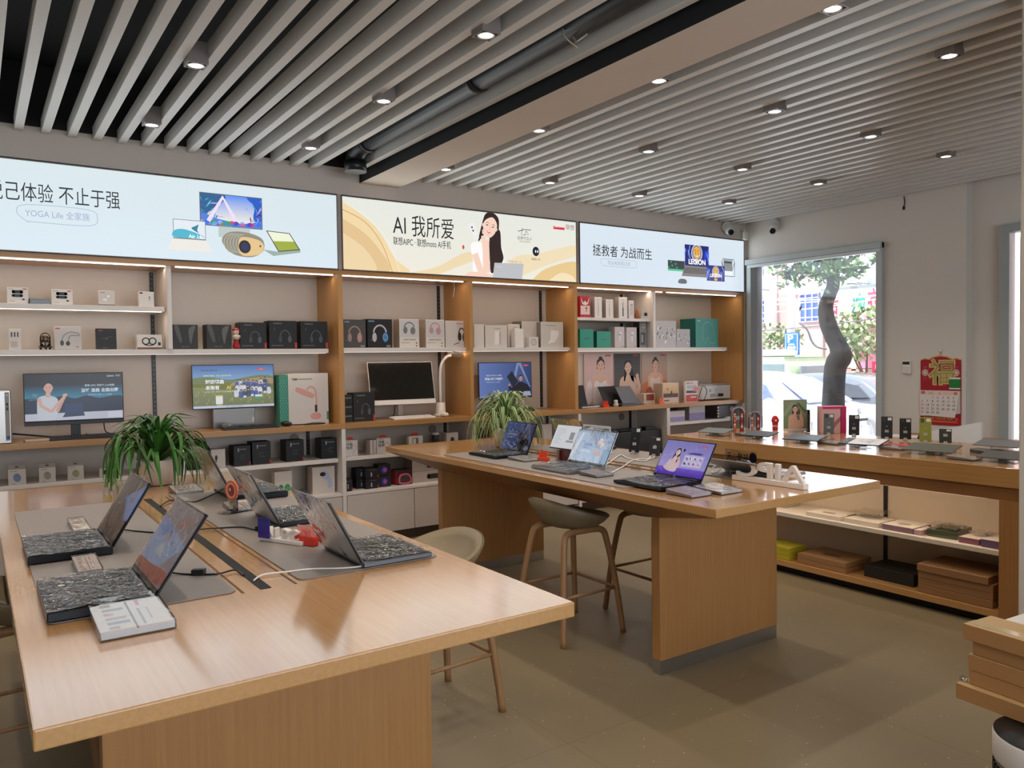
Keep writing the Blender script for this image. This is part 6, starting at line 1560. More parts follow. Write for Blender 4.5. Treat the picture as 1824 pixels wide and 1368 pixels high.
# lower shelves, left unit
def d_mouse(c):
    def f(m, F, W, H):
        m.ell(F, W * .5, H * .45, W * .22, H * .28, c, 1, rot=.2); m.stroke(F, [(W * .5, H * .7), (W * .52, H * .5)], W * .02, '7A7A7A', 2); m.rect(F, W * .08, H * .86, W * .5, H * .89, '8a8480', 1); m.rect(F, W * .25, H * .06, W * .4, H * .09, '8a8480', 1)
    return f
for a, b, tp, c, lab in ((14, 46, 837, '7E98B8', 'white mouse pack with a blue mouse, leftmost on the low shelf'), (69, 99, 834, 'A8A498', 'white mouse pack with a grey mouse, second on the low shelf'), (120, 149, 831, 'A8B088', 'white mouse pack with a green mouse, left of the spider plant')):
    o = pbox('mouse_pack', lab, a, b, tp, LO, 'E2DAD2', d_mouse(c), .04, cat='mouse pack')
    w_ = .19 if False else (ony(b, tp, YF + .11).x - ony(a, tp, YF + .11).x); h_ = ony(a, tp, YF + .11).z - LO
    obj('hang_tab', M().box(-w_ * .48, .018, h_, w_ * .48, .021, h_ + .028, 'B8AEA4').box(-w_ * .1, .0175, h_ + .01, w_ * .1, .0178, h_ + .018, '4a4038'), 'card', o)
pbox('speaker_box', 'pale box with a black round speaker, behind the spider plant', 177, 215, 835, LO, 'DDD5CE', lambda m, F, W, H: m.ell(F, W * .35, H * .55, W * .2, H * .3, '1C1C1E'), .06)
p = ony(352, 838, YF + .12)
t = thing('laptop_bag', 'black backpack on the low shelf behind the tall dark notebook lid', 'bag', (p.x - .03, YF + .2, .75))
m = M().lathe([(.0, 0), (.13, .0), (.15, .03), (.145, .14), (.11, .20), (.06, .22), (0, .222)], (0, 0, 0), '1A1B1D', 20, 1.0, .6)
obj('body', m, 'fabric', t)
obj('handle', M().tube(spline([(-.05, 0, .215), (0, 0, .235), (.05, 0, .215)], 5, False), .008, '111113', 8), 'fabric', t)
pbox('earbud_box', 'white box with small black earbuds on the low shelf', 376, 401, 801, .75, 'DDD4CC', lambda m, F, W, H: [m.ell(F, W * .35, H * .55, W * .1, H * .14, '3A3434'), m.rect(F, W * .3, H * .3, W * .38, H * .5, '3A3434')], .06)
def d_dark(m, F, W, H): m.ring(F, W * .5, H * .42, W * .12, W * .025, '55575C', 1, 60, 300); m.ring(F, W * .66, H * .42, W * .12, W * .025, '4A4C50', 1, 60, 300); m.rect(F, W * .25, H * .8, W * .75, H * .84, '8A8A8A'); m.rect(F, W * .25, H * .7, W * .3, H * .88, 'C8C8CC', 2); m.rect(F, W * .92, H * .02, W, H * .18, 'C83434', 2)
for a, b, tp, lab in ((416, 446, 795, 'black small headset box, first from the left on the low shelf'), (449, 482, 788, 'taller black headset box right next to the first low one'), (509, 541, 785, 'black small headset box with gap on both sides, low shelf'), (572, 603, 782, 'black headset box in the corner before the bracket track')):
    pbox('headset_box', lab, a, b, tp, .75, '18181A', d_dark, .14, side='101012')
# base shelf, left unit second bay
def d_cam(m, F, W, H):
    m.ell(F, W * .35, H * .35, W * .16, H * .16, '3C8A54', 1); m.ell(F, W * .35, H * .35, W * .09, H * .09, '1E2A22', 2); m.ell(F, W * .72, H * .35, W * .18, H * .17, '4CA864', 1); m.ring(F, W * .72, H * .35, W * .13, W * .03, '1E2A22', 2)
pbox('watch_box', 'box with a green round watch pictured on the base shelf', 489, 520, 841, BT, 'D6CBC2', d_cam, .08)
def d_webcam(m, F, W, H):
    m.blob(F, [(W * .4, H * .78), (W * .62, H * .82), (W * .85, H * .5), (W * .88, H * .25), (W * .7, H * .2), (W * .66, H * .45), (W * .42, H * .62)], 'B8BEDC', 1); m.ell(F, W * .46, H * .72, W * .13, H * .08, '14161C', 2)
pbox('webcam_box', 'large pale box with a lilac camera pictured on the base shelf', 556, 596, 833, BT, 'D8CEC6', d_webcam, .12, side='B8ACA2')
# middle unit low shelf
def d_charger(m, F, W, H): m.text(F, '超级', W * .1, H * .66, H * .22, '3A3636', 1, bold=.02); m.text(F, '快充', W * .1, H * .44, H * .22, '3A3636', 1, bold=.02); m.stroke(F, spline([(W * .5, H * .5), (W * .7, H * .7), (W * .9, H * .5), (W * .7, H * .3), (W * .6, H * .1)], 4, False), W * .04, 'B8AEAE', 1); m.rect(F, W * .08, H * .9, W * .5, H * .94, 'A8A09C')
for a, b, tp, dr, lab in ((614, 637, 785, d_charger, 'white charger box with red tab, leftmost on the middle low shelf'), (671, 696, 781, d_charger, 'white charger box with red tab and boxes behind it'), (728, 753, 777, lambda m, F, W, H: [m.rect(F, W * .25, H * .35, W * .68, H * .85, '7A7674'), m.rect(F, W * .3, H * .4, W * .5, H * .8, 'E8E4E0', 2), m.rect(F, W * .75, H * .08, W * .95, H * .25, '8A8684')], 'white box with a grey power bank and red tab')):
    o = pbox('charger_box', lab, a, b, tp, LO, 'E8E0DA', dr, .05, group='white charger boxes on the middle low shelf')
    w_ = ony(b, tp, YF + .11).x - ony(a, tp, YF + .11).x; h_ = ony(a, tp, YF + .11).z - LO
    obj('hang_tab', M().box(-w_ * .2, .018, h_, w_ * .2, .021, h_ + .025, 'D8402E'), 'card', o)
for k, x in enumerate((659, 664)):
    pbox('charger_box', ('pale box edge farthest behind the second charger box', 'pale box edge directly left of the second charger box')[k], x, x + 6, 784, LO, 'D8CCC4', None, .1, group='white charger boxes on the middle low shelf')
p = ony(776, 798, YF + .12)
t = thing('speaker_can', 'small black and clear cylinder speaker on the middle low shelf', 'speaker', (p.x, p.y, LO))
obj('body', M().lathe([(.034, .03), (.036, .035), (.036, .12), (.034, .125)], (0, 0, 0), '1E2022', 20), 'satin', t)
obj('foot', M().lathe([(.036, 0), (.038, .005), (.036, .03)], (0, 0, 0), 'D8D4D0', 20), 'gloss', t)
obj('cap', M().lathe([(.033, .125), (.036, .13), (.035, .15), (.0, .152)], (0, 0, 0), 'C8C4C0', 20), 'gloss', t)
pbox('webcam_box', 'white box with a dark egg-shaped device pictured', 795, 816, 771, LO, 'E6DED8', lambda m, F, W, H: [m.ell(F, W * .5, H * .5, W * .17, H * .2, '3A3440'), m.rect(F, W * .44, H * .1, W * .56, H * .32, '4A444C')], .08)
# base shelf, middle unit
def sbox(name, label, X, Y, z, w_, d_, h_, col, dr=None, side=None, group=None, rz=0, cat='box', bevel=.0012, top=None, mat='card'):
    kw = {}
    if side: kw.update(left=side, right=side)
    if top: kw['top'] = top
    o = solo(name, M().box(-w_ / 2, 0, 0, w_ / 2, d_, h_, col, **kw), mat, label, cat, (X, Y, z), rz, group, bevel)
    if dr: mm = M(); dr(mm, front(w_), w_, h_); obj('printed_front', mm, mat, o)
    return o
def d_small(m, F, W, H): m.rect(F, W * .4, H * .2, W * .5, H * .6, 'A8A8B0'); m.rect(F, W * .92, H * .05, W, H * .3, 'C83434'); m.rect(F, W * .3, H * .8, W * .8, H * .84, '707074')
G_ = 'black gadget boxes on the base shelf'
p = ony(621, 873, YF + .08); sbox('gadget_box', 'single black box in the left corner of the middle base shelf', p.x, YF + .08, BT, .07, .12, .10, '161617', d_small, group=G_)
for i, (px, zz, lab) in enumerate(((663, 0, 'lower front black box of the black pile'), (663, .088, 'upper front black box of the black pile'), (645, 0, 'lower left black box of the black pile'), (645, .088, 'upper left black box of the black pile'))):
    p = ony(px, 860, YF + (.08 if i < 2 else .15)); sbox('gadget_box', lab, p.x, p.y, BT + zz, .12 if i < 2 else .10, .11, .085, '171719', d_small, group=G_)
def d_fan(m, F, W, H): m.ell(F, W * .5, H * .5, W * .25, H * .32, '3A3CA0', 1); m.ell(F, W * .55, H * .5, W * .15, H * .2, 'A84C98', 2)
for zz, lab in ((0, 'lower black box with a purple fan pictured'), (.10, 'upper black box with a purple fan pictured')):
    p = ony(684, 860, YF + .09); sbox('fan_box', lab, p.x + .01, YF + .1, BT + zz, .115, .10, .095, '19191B', d_fan)
p = ony(719, 855, YF + .1); sbox('controller_box', 'dark red box with a black and pink controller pictured', p.x + .01, YF + .1, BT, .15, .12, .13, '2A1416', lambda m, F, W, H: [m.blob(F, [(W * .15, H * .1), (W * .2, H * .7), (W * .8, H * .7), (W * .95, H * .1)], 'C85A70', 1), m.blob(F, [(W * .25, H * .18), (W * .3, H * .6), (W * .75, H * .6), (W * .85, H * .2)], '3A3436', 2)], side='C23A4A')
for zz, lab in ((0, 'lower long grey box with a dark slot'), (.10, 'upper long grey box with a dark slot')):
    p = ony(777, 850, YF + .1); sbox('soundbar_box', lab, p.x + .02, YF + .12, BT + zz, .50, .14, .098, 'B6AAA2', lambda m, F, W, H: [m.rect(F, W * .32, H * .25, W * .70, H * .7, '2C2826'), m.ell(F, W * .32, H * .475, W * .03, H * .22, '2C2826'), m.ell(F, W * .70, H * .475, W * .03, H * .22, '2C2826')], side='8E827A', group='long grey boxes on the base shelf')
for px, c, lab in ((852, '1C1C1E', 'black box on the low shelf at the left of the plant'), (872, '3A1E20', 'dark red box on the low shelf behind the plant'), (892, 'E0D8D0', 'white box on the low shelf behind the plant pot'), (975, 'DCD2C8', 'pale box on the low shelf right of the plant')):
    p = ony(px, 800, YF + .12); sbox('small_box', lab, p.x, YF + .12, LO, .12, .09, .15, c)
# right unit below the desk
p = ony(1148, 800, YF + .12)
t = thing('computer_case', 'big black computer case in the open bay below the posters', 'computer case', (5.83, YF + .05, BT))
obj('body', M().box(-.36, 0, 0, .40, .36, .30, '17181B'), 'satin', t, .006)
obj('top_frame', M().box(.18, .02, .30, .33, .12, .335, '0E0F11').box(-.2, .1, .30, .2, .3, .31, '0E0F11'), 'satin', t, .004)
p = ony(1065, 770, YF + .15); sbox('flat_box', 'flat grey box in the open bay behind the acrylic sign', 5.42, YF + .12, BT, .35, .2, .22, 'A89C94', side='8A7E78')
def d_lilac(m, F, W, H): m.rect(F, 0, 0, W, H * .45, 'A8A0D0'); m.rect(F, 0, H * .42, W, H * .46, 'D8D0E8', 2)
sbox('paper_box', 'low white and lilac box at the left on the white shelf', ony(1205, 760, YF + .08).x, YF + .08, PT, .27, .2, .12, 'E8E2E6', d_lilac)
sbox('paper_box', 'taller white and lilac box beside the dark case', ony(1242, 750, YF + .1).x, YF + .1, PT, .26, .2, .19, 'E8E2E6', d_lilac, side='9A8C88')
t = thing('stereo_speaker', 'dark grey case with a white ring under the printer', 'speaker', (ony(1290, 740, YF + .1).x, YF + .06, PT))
obj('body', M().box(-.15, 0, 0, .16, .3, .155, '4A4E52', left='5E5654'), 'satin', t, .006)
obj('ring', M().tube([(.09, -.006, .105), (.09, 0, .105)], .030, 'DADCDC', 24).tube([(.09, -.0075, .105), (.09, -.005, .105)], .021, '2A2C2E', 24), 'gloss', t)
m = M()
for k in range(4): m.box(-.165, -.002, .012 + k * .035, -.14, .02, .035 + k * .035, 'A8A4A0')
obj('knobs', m, 'metal', t, .003)
sbox('paper_tray', 'thin white tray lying beside the dark case', 7.38, YF + .01, PT, .22, .2, .015, 'F0F0F2', rz=-.1, cat='tray')
# ------------------------------------------------------------------ the two display tables
TT = 0.91
def ngon_round(x0, y0, x1, y1, r, n=5):
    p = []
    for cx, cy, a0 in ((x1 - r, y1 - r, 0), (x0 + r, y1 - r, 90), (x0 + r, y0 + r, 180), (x1 - r, y0 + r, 270)):
        for k in range(n + 1):
            a = math.radians(a0 + 90 * k / n); p.append((cx + r * math.cos(a), cy + r * math.sin(a)))
    return p
def display_table(label, x0, x1, y0, y1, slot):
    cx = (x0 + x1) / 2
    t = thing('display_table', label, 'table', (cx, y0, 0), 0, 'long wooden display tables')
    W = (x1 - x0) / 2; L = y1 - y0
    m = M()
    m.box(-W, 0, TT - 0.040, W, L, TT)
    obj('tabletop', m, 'wood_top', t, 0.004)
    pw, p0, p1 = 0.448, 0.50, L - 0.50
    m = M().hull([(-pw - .004, p0 - .006, 0.775), (pw + .004, p0 - .006, 0.775), (pw + .004, p1 + .006, 0.775), (-pw - .004, p1 + .006, 0.775)],
                 [(-W + .006, .006, TT - .0401), (W - .006, .006, TT - .0401), (W - .006, L - .006, TT - .0401), (-W + .006, L - .006, TT - .0401)])
    obj('underframe', m, 'wood_dark', t)
    for y in (p0, p1 - 0.055):
        s = obj('support_panel', M().box(-pw, y, 0.07, pw, y + 0.055, 0.78), 'wood_panel', t, 0.002)
        obj('steel_kick', M().box(-pw + .002, y + .002, 0.0, pw - .002, y + .053, 0.07, 'B8B8B6'), 'steel', s)
    m = M().box(-.012 + slot, .62, TT + .0002, .020 + slot, L - .74, TT + .0008, '0B0B0C')
    obj('cable_slot', m, 'matte', t)
    m = M()
    for x in (-.075, .075): m.box(x - .0035, .615, TT + .0002, x + .0035, L - .73, TT + .0007, '6E4A26')
    obj('lid_groove', m, 'matte', t)
    return t
T1 = display_table('long wooden display table in the foreground with the spider plant on it', 0.07, 1.292, 1.603, 4.80, -.014)
T2 = display_table('wooden display table standing farther back between stools and phone counter', 2.557, 3.788, 2.223, 5.42, -.014)
def mat_(label, x0, y0, x1, y1):
    m = M().prism(ngon_round(x0, y0, x1, y1, .025), 'z', 0, .003, '8E857F')
    solo('desk_mat', m, 'leather', label, 'desk mat', (0, 0, TT + .0009), 0, 'grey desk mats on the display tables')
mat_('grey desk mat on the left side of the foreground table', .135, 2.235, .595, 4.05)
mat_('grey desk mat on the right side of the foreground table', .775, 2.24, 1.24, 4.12)
mat_('grey desk mat on the near side of the far table', 2.62, 2.86, 3.08, 4.66)
mat_('grey desk mat on the window side of the far table', 3.26, 2.60, 3.725, 4.66)
ZM = TT + .0045

def extrude_text(m, F, t, x, y, size, col, depth, bold=0.0, sx=1.0):
    vs, fs = glyphs(t, bold, 0.0)
    b = len(m.v); n = len(vs)
    for dz in (0, depth):
        m.v += [F.o + F.u * (x + v.x * size * sx) + F.v * (y + v.y * size) + F.n * dz for v in vs]
    edges = {}
    for f in fs:
        m.face([b + i for i in reversed(f)], col); m.face([b + n + i for i in f], col)
        for k in range(len(f)):
            e = (f[k], f[(k + 1) % len(f)])
            edges[e] = edges.get(e, 0) + 1
    for (i, j) in edges:
        if (j, i) not in edges: m.face([b + i, b + j, b + n + j, b + n + i], col)
    return m

# ---- notebooks on the tables.  rz = -90deg: user on the -X side ; +90deg: user on the +X side
def nb(label, hx, hy, w, d, ang, scr, side, z=ZM, dr=0.0, **kw):
    kw.setdefault('backfilm', side > 0)
    return notebook('laptop', label, (hx, hy, z), math.radians(-90 if side < 0 else 90) + dr, w, d, ang, scr, **kw)
nb('nearest dark laptop on the left mat with crinkled film and a blue screen', .385, 2.415, .37, .25, 124, scr_shine, -1, lidcol='2A2B2E', deck='26272A', thick=.026, scrmat='screen_dim', group='laptops on the foreground table')
nb('dark laptop on the left mat behind the nearest one', .375, 3.11, .37, .245, 121, scr_reflect, -1, lidcol='2A2B2E', deck='26272A', thick=.026, scrmat='screen_dim', group='laptops on the foreground table')
nb('grey laptop on the right mat nearest the table end, seen from behind', .975, 2.40, .335, .235, 118, scr_man, 1, lidcol='5A5D60', deck='5A5C60', group='laptops on the foreground table')
nb('grey laptop on the right mat with silver-shining keys, middle of three', .965, 3.16, .335, .235, 118, scr_sky, 1, lidcol='66686A', deck='3a3c40', group='laptops on the foreground table')
nb('thick black laptop on the right mat, farthest of three', .972, 3.85, .365, .25, 116, scr_purple, 1, lidcol='4A4640', deck='1E2022', thick=.028, group='laptops on the foreground table')
nb('laptop with the purple screen on the far table', 2.955, 2.83, .335, .28, 122, scr_purple, -1, lidh=.215, lidcol='3A3C40', deck='3A3C42', group='laptops on the far table', film=True)
nb('laptop with the pale blue screen and film in the middle of the far table', 2.95, 3.545, .345, .27, 118, scr_sky, -1, lidh=.217, lidcol='C0C2C6', deck='A8AAAE', group='laptops on the far table')
nb('laptop with the dark blue advert screen next to the second plant', 2.99, 4.35, .335, .25, 113, scr_man, -1, lidh=.21, lidcol='3A3C40', deck='303236', group='laptops on the far table', scrmat='screen_dim')
nb('grey laptop seen from behind on the window side of the far table', 3.47, 4.28, .335, .235, 114, scr_man, 1, lidh=.215, lidcol='857A68', deck='5a5a5c', group='laptops on the far table')
nb('low-opened grey laptop behind the white letters at the end of the far table', 3.42, 2.74, .35, .235, 157, scr_sky, 1, mat='satin', lidh=.2, lidcol='9A9C9E', deck='9A9C9E', group='laptops on the far table', film=False)

def card_block(label, x0, y0, x1, y1, h, z=ZM, col='E4DCD8', text=True, tilt=0.012, group=None):
    """clear price holder with a printed card, thin at the front, lying flat"""
    cx, cy = (x0 + x1) / 2, (y0 + y1) / 2
    t = thing('price_holder', label, 'price holder', (cx, cy, z), 0, group)
    a, b = (x1 - x0) / 2, (y1 - y0) / 2
    m = M().hull([(-a, -b, .001), (a, -b, .001), (a, b, .001), (-a, b, .001)], [(-a, -b, h * .65), (a, -b, h * .65), (a, b, h), (-a, b, h)], 'FFFFFF')
    obj('acrylic_block', m, 'acrylic', t)
    m = M().hull([(-a + .003, -b + .003, .003), (a - .003, -b + .003, .003), (a - .003, b - .003, .003), (-a + .003, b - .003, .003)], [(-a + .003, -b + .003, h * .65 - .004), (a - .003, -b + .003, h * .65 - .004), (a - .003, b - .003, h - .004), (-a + .003, b - .003, h - .004)], col)
    c = obj('card', m, 'card', t)
    sl = (h * .35) / (2 * b)
    F = Fr((-a + .003, b, h - .0036), (0, -1, -sl), (1, 0, 0))
    m = M(); rnd = random.Random(int(x0 * 999))
    L = 2 * b
    for k in range(7):
        xx = L * (.08 + .13 * k)
        m.rect(F, xx, a * .25, xx + L * .07, a * (.35 + rnd.uniform(.1, .5)), rnd.choice(['B09A98', 'C8A09A', '8A8488']), 1)
    m.rect(F, L * .1, a * 1.2, L * .35, a * 1.3, 'C8685E', 1); m.rect(F, L * .45, a * 1.15, L * .92, a * 1.22, '9A9496', 1); m.rect(F, L * .45, a * 1.4, L * .8, a * 1.45, 'B0AAAC', 1); m.text(F, '¥', L * .12, a * 1.45, a * .4, 'C8483E', 1)
    m.rect(F, 0, a * .92, L, a * .98, '5A5456', 1)
    obj('printed_card_face', m, 'card', c)
GC = 'flat acrylic price holders'
card_block('price holder with two printed cards at the near left corner of the foreground table', .226, 2.02, .392, 2.275, .034, TT + .001, group=GC)
card_block('price holder between the two dark laptops on the left mat', .245, 2.68, .315, 2.86, .028, group=GC)
card_block('thin price holder behind the second dark laptop on the left mat', .30, 3.32, .36, 3.62, .022, group=GC)
card_block('price holder behind the nearest grey laptop on the right mat', 1.0, 2.60, 1.10, 2.80, .022, group=GC)
card_block('price holder behind the middle grey laptop on the right mat', .90, 3.42, 1.02, 3.60, .024, group=GC)
card_block('white booklet holder left of the farthest black laptop', .80, 4.06, .93, 4.24, .03, TT + .001, group=GC)
card_block('price holder beside the dark blue advert laptop', 2.80, 3.96, 2.92, 4.14, .022, group=GC, col='D8D6D6')
card_block('price holder right of the pale blue screen laptop', 2.72, 3.18, 2.84, 3.33, .026, group=GC, col='C8C0BC')
card_block('price holder lying before the purple screen laptop', 2.665, 2.46, 2.80, 2.62, .026, TT + .001, group=GC, col='CCC4CC')
card_block('second price holder right of the purple screen laptop', 2.83, 2.43, 2.98, 2.60, .026, TT + .001, group=GC, col='D8D4D4')
card_block('price holder on the window side mat of the far table', 3.50, 3.05, 3.66, 3.3, .024, group=GC, col='E0DEDE')
card_block('small price holder behind the white letters', 3.44, 2.60, 3.56, 2.69, .02, TT + .0045, group=GC, col='E0DEDE')

# cables with adapters on the foreground table
def table_cable(label, pts, r, col, z=ZM, block=None, name='power_cable'):
    P = [(*onz(x, y, z)[:2], z + r + dz) for x, y, dz in pts]
    t = thing(name, label, 'cable', (0, 0, 0))
    obj('wire', M().tube(spline(P, 7, False), r, col, 8), 'satin', t)
    if block:
        a, b = onz(*block[0], z), onz(*block[1], z)
        d = (b - a).normalized(); s = d.cross(Vector((0, 0, 1))) * .012; h = Vector((0, 0, .018))
        m = M().hull([a - s, b - s, b + s, a + s], [a - s + h, b - s + h, b + s + h, a + s + h], '161618')
        obj('adapter', m, 'satin', t, .003)
table_cable('black cable with adapter from the nearest dark laptop into the slot', [(290, 1024, .01), (325, 1024, 0), (385, 1024, 0), (418, 1017, 0), (434, 1024, -.004)], .0028, '141416', block=((342, 1024), (366, 1023)))
table_cable('black cable with adapter from the second dark laptop to the middle grey laptop', [(212, 948, .01), (240, 947, 0), (290, 950, .0), (345, 945, 0), (385, 942, 0), (430, 940, 0), (457, 945, .0), (480, 945, .0), (499, 941, .006)], .0028, '141416', block=((457, 945), (474, 946)))
table_cable('black cable from the farthest black laptop into the slot', [(286, 903, 0), (305, 892, 0), (345, 895, .0), (365, 888, 0), (390, 880, .008)], .0028, '141416')
table_cable('white charging cable from the slot to the nearest grey laptop', [(452, 1033, -.004), (470, 1025, 0), (512, 1020, 0), (555, 1015, 0), (620, 1013, 0), (672, 1007, .004), (689, 1003, .012), (686, 1000, .014)], .0028, 'E8E0D8', name='charging_cable')

def letter_stand(label, cx, cy, L, rz, txt, lh, base_h, col='E8E0D8', z=ZM, extra=None):
    t = thing('letter_stand', label, 'sign', (cx, cy, z), rz)
    obj('base', M().box(-L / 2, -.02, 0, L / 2, .02, base_h, col), 'satin', t, .002)
    m = M(); F = Fr((-L / 2 + .01, -.012, base_h), (1, 0, 0), (0, 0, 1))
    vs, _ = glyphs(txt, .015, 0); wd = max(v.x for v in vs)
    extrude_text(m, F, txt, 0, 0, lh, col, -.022, .015, (L - .03) / (wd * lh))
    obj('letters', m, 'satin', t)
    return t
t = letter_stand('large white AI letters stand with clear name strip, seen from behind', 3.262, 2.50, .43, math.radians(90), 'AIPC', .115, .026, z=TT + .001)
obj('acrylic_plate', M().box(.06, .014, .085, .262, .016, .158, 'FFFFFF').box(.225, .014, .026, .23, .016, .085, 'FFFFFF'), 'acrylic', t)
F = Fr((.02, .013, .026), (1, 0, 0), (0, 0, 1))
m = M(); m.ell(F, .066, .098, .024, .027, '181C4A'); m.ell(F, .060, .099, .004, .009, 'FFFFFF', 2, 8); m.ell(F, .074, .099, .004, .009, 'FFFFFF', 2, 8)
m.text(F, '联想小天', .094, .080, .042, '1C1A1C', 1, bold=.015, fit=.14)
obj('printed_strip', m, 'card', t)
# coloured small letter stands on the foreground table
t = letter_stand('white AI letter stand with a blue card between the grey laptops', .895, 2.745, .20, math.radians(-64), 'AI PC', .05, .014)
obj('blue_card', M().box(-.095, -.03, .014, -.04, -.026, .085, '2A2C8C'), 'gloss', t, label='blue card')
t = thing('logo_stand', 'red logo stand right of the white letter stand', 'display stand', (.945, 2.655, ZM), math.radians(-64))
obj('block', M().box(-.045, -.012, 0, .045, .012, .03, 'D8301C'), 'gloss', t, .002)
m = M(); F = Fr((-.04, -.004, .03), (1, 0, 0), (0, 0, 1)); extrude_text(m, F, 'moto', 0, 0, .05, 'F0887C', -.006, .02, .62); m.box(-.04, -.001, .03, .04, .001, .068, 'F4A89C')
obj('letters', m, 'gloss', t)
p = onz(430, 905, ZM)
t = thing('acrylic_award', 'round orange disc ornament on an acrylic foot', 'ornament', (.90, 3.43, ZM), math.radians(20))
obj('foot', M().box(-.05, -.035, 0, .05, .035, .008, 'ffffff').box(-.008, -.03, .008, .008, .03, .055, 'ffffff'), 'acrylic', t)
m = M().tube([(-.004, 0, .095), (.004, 0, .095)], .042, 'E07048', 24)
obj('disc', m, 'gloss', t)
m = M(); F = Fr((-.0045, .042, .053), (0, -1, 0), (0, 0, 1)); m.ring(F, .042, .042, .03, .006, 'F0B090', 1); m.ell(F, .042, .042, .02, .024, '8A3A44', 1); m.ell(F, .035, .045, .006, .008, 'E8D8C0', 2, 8)
obj('printed_face', m, 'card', t)

# small things on the far table
logo_stand('orange and red logo stand before the reading tablet', 2.93, 3.93, ZM, math.radians(-75), 'E8482C')
t = thing('tablet', 'tilted reading tablet with white page on a clear cube', 'tablet', (3.03, 3.86, ZM), math.radians(-88))
obj('cube_stand', M().box(-.04, -.03, 0, .04, .03, .075, 'ffffff'), 'acrylic', t)
obj('inner_card', M().box(-.032, -.022, .004, -.012, .022, .07, 'E8E8EC').box(-.010, -.022, .004, .012, .022, .07, '1C2438').box(.014, -.022, .004, .034, .022, .07, '8A3A3E'), 'card', t)
R = Matrix.Translation((0, -.01, .072)) @ Matrix.Rotation(math.radians(-28), 4, 'X')
obj('tablet_body', M().box(-.12, -.005, 0, .12, .005, .165, '3A3C3E').xf(R), 'satin', t, .003)
m = M(); F = Fr((-.115, -.0055, .006), (1, 0, 0), (0, 0, 1)); m.rect(F, 0, 0, .23, .153, 'DCDEE2', 0)
rnd = random.Random(4)
for k in range(9): m.rect(F, .02, .03 + k * .012, .02 + rnd.uniform(.04, .09), .033 + k * .012, 'B4B6BA', 1)
m.rect(F, .15, .06, .19, .11, '8A8C90', 1); m.rect(F, .13, .04, .20, .055, '9A9CA0', 1); m.xf(R)
obj('display', m, 'screen', t)
t = thing('name_strip', 'white AI name strip standing behind the pale blue screen', 'sign', (3.095, 3.62, ZM), math.radians(-90))
obj('plate', M().box(-.12, 0, .195, .13, .004, .232, 'E8E6E4').box(-.01, .01, 0, .01, .014, .20, 'D0CCC8').box(-.05, -.03, 0, .05, .04, .004, 'D0CCC8'), 'satin', t)
m = M(); F = Fr((-.12, -.0006, .195), (1, 0, 0), (0, 0, 1)); m.text(F, 'AIPC', .01, .007, .030, '3A3A3C', 1, bold=.01); m.text(F, '联想小天 个人智能体', .095, .009, .018, '4A4A4C', 1, bold=.01, fit=.145)
obj('lettering', m, 'card', t)
def phone(label, x, y, z, rz, h, col, w=.075, cam_c='1a1a1c', group=None, tilt=14, stick=True):
    t = thing('smartphone', label, 'phone', (x, y, z), rz, group)
    R = Matrix.Translation((0, 0, .012)) @ Matrix.Rotation(math.radians(-tilt), 4, 'X')
    obj('body', M().box(-w / 2, 0, 0, w / 2, .008, h, col).xf(R), 'satin', t, .003)
    m = M()
    F = Fr((-w / 2, -.0005, 0), (1, 0, 0), (0, 0, 1))
    m.rect(F, w * .12, h * .78, w * .40, h * .96, cam_c, 1)
    for q in ((.19, .91), (.33, .91), (.19, .83), (.33, .83)): m.ell(F, w * q[0], h * q[1], w * .05, w * .05, '4A4C50', 2, 8)
    if stick: m.rect(F, w * .58, h * .82, w * .92, h * .95, 'D8D8D2', 1)
    m.ell(F, w * .5, h * .55, w * .05, w * .05, 'B0B0A8', 1, 8)
    obj('rear_markings', m.xf(R), 'card', t)
    m = M().box(-w * .2, -.025, 0, w * .2, .04, .010, 'B0ACA6').box(-w * .15, -.010, .010, w * .15, -.005, .024, 'B8B4AE')
    obj('clip_stand', m, 'satin', t)
    obj('price_tag', M().box(-w * .17, -.0035, .045, w * .17, -.001, .064, 'A8A49C').xf(R), 'card', t)
    return t
phone('tall black phone leaning on a stand on the far table', 3.60, 3.83, ZM, math.radians(-70), .165, '1C1E22', group='phones on the far table')
phone('smaller dark phone beside the tall black one on the far table', 3.56, 3.60, ZM, math.radians(-70), .12, '2A2C2E', group='phones on the far table')
t = letter_stand('small white AI letters behind the blue screen laptop', 3.48, 3.98, .11, math.radians(-80), 'AI', .06, .010)
for i, (pts, lab) in enumerate(([[(1060, 838, 0), (1085, 825, 0), (1105, 812, .0), (1120, 818, 0), (1150, 822, 0), (1163, 810, .01)], 'white cable curling to the tall black phone'], [[(1085, 846, 0), (1110, 832, 0), (1130, 820, 0), (1160, 818, 0), (1170, 812, .01)], 'white cable curling to the smaller dark phone'])):
    table_cable(lab, pts, .004, 'E6DED4', name='charging_cable')
table_cable('thin white cable lying before the white letters', [(1330, 838, 0), (1345, 852, 0), (1370, 862, 0), (1390, 866, 0)], .0022, 'E0C8A0', z=TT + .001, name='charging_cable')
m = M().tube(spline([(3.33, 2.93, ZM + .02), (3.36, 2.90, ZM + .05), (3.33, 2.87, ZM + .02), (3.31, 2.90, ZM + .003), (3.36, 2.95, ZM + .003)], 6, False), .003, 'E8E4E0', 8)
solo('coiled_cable', m, 'satin', 'small white cable loop left of the white letters', 'cable')

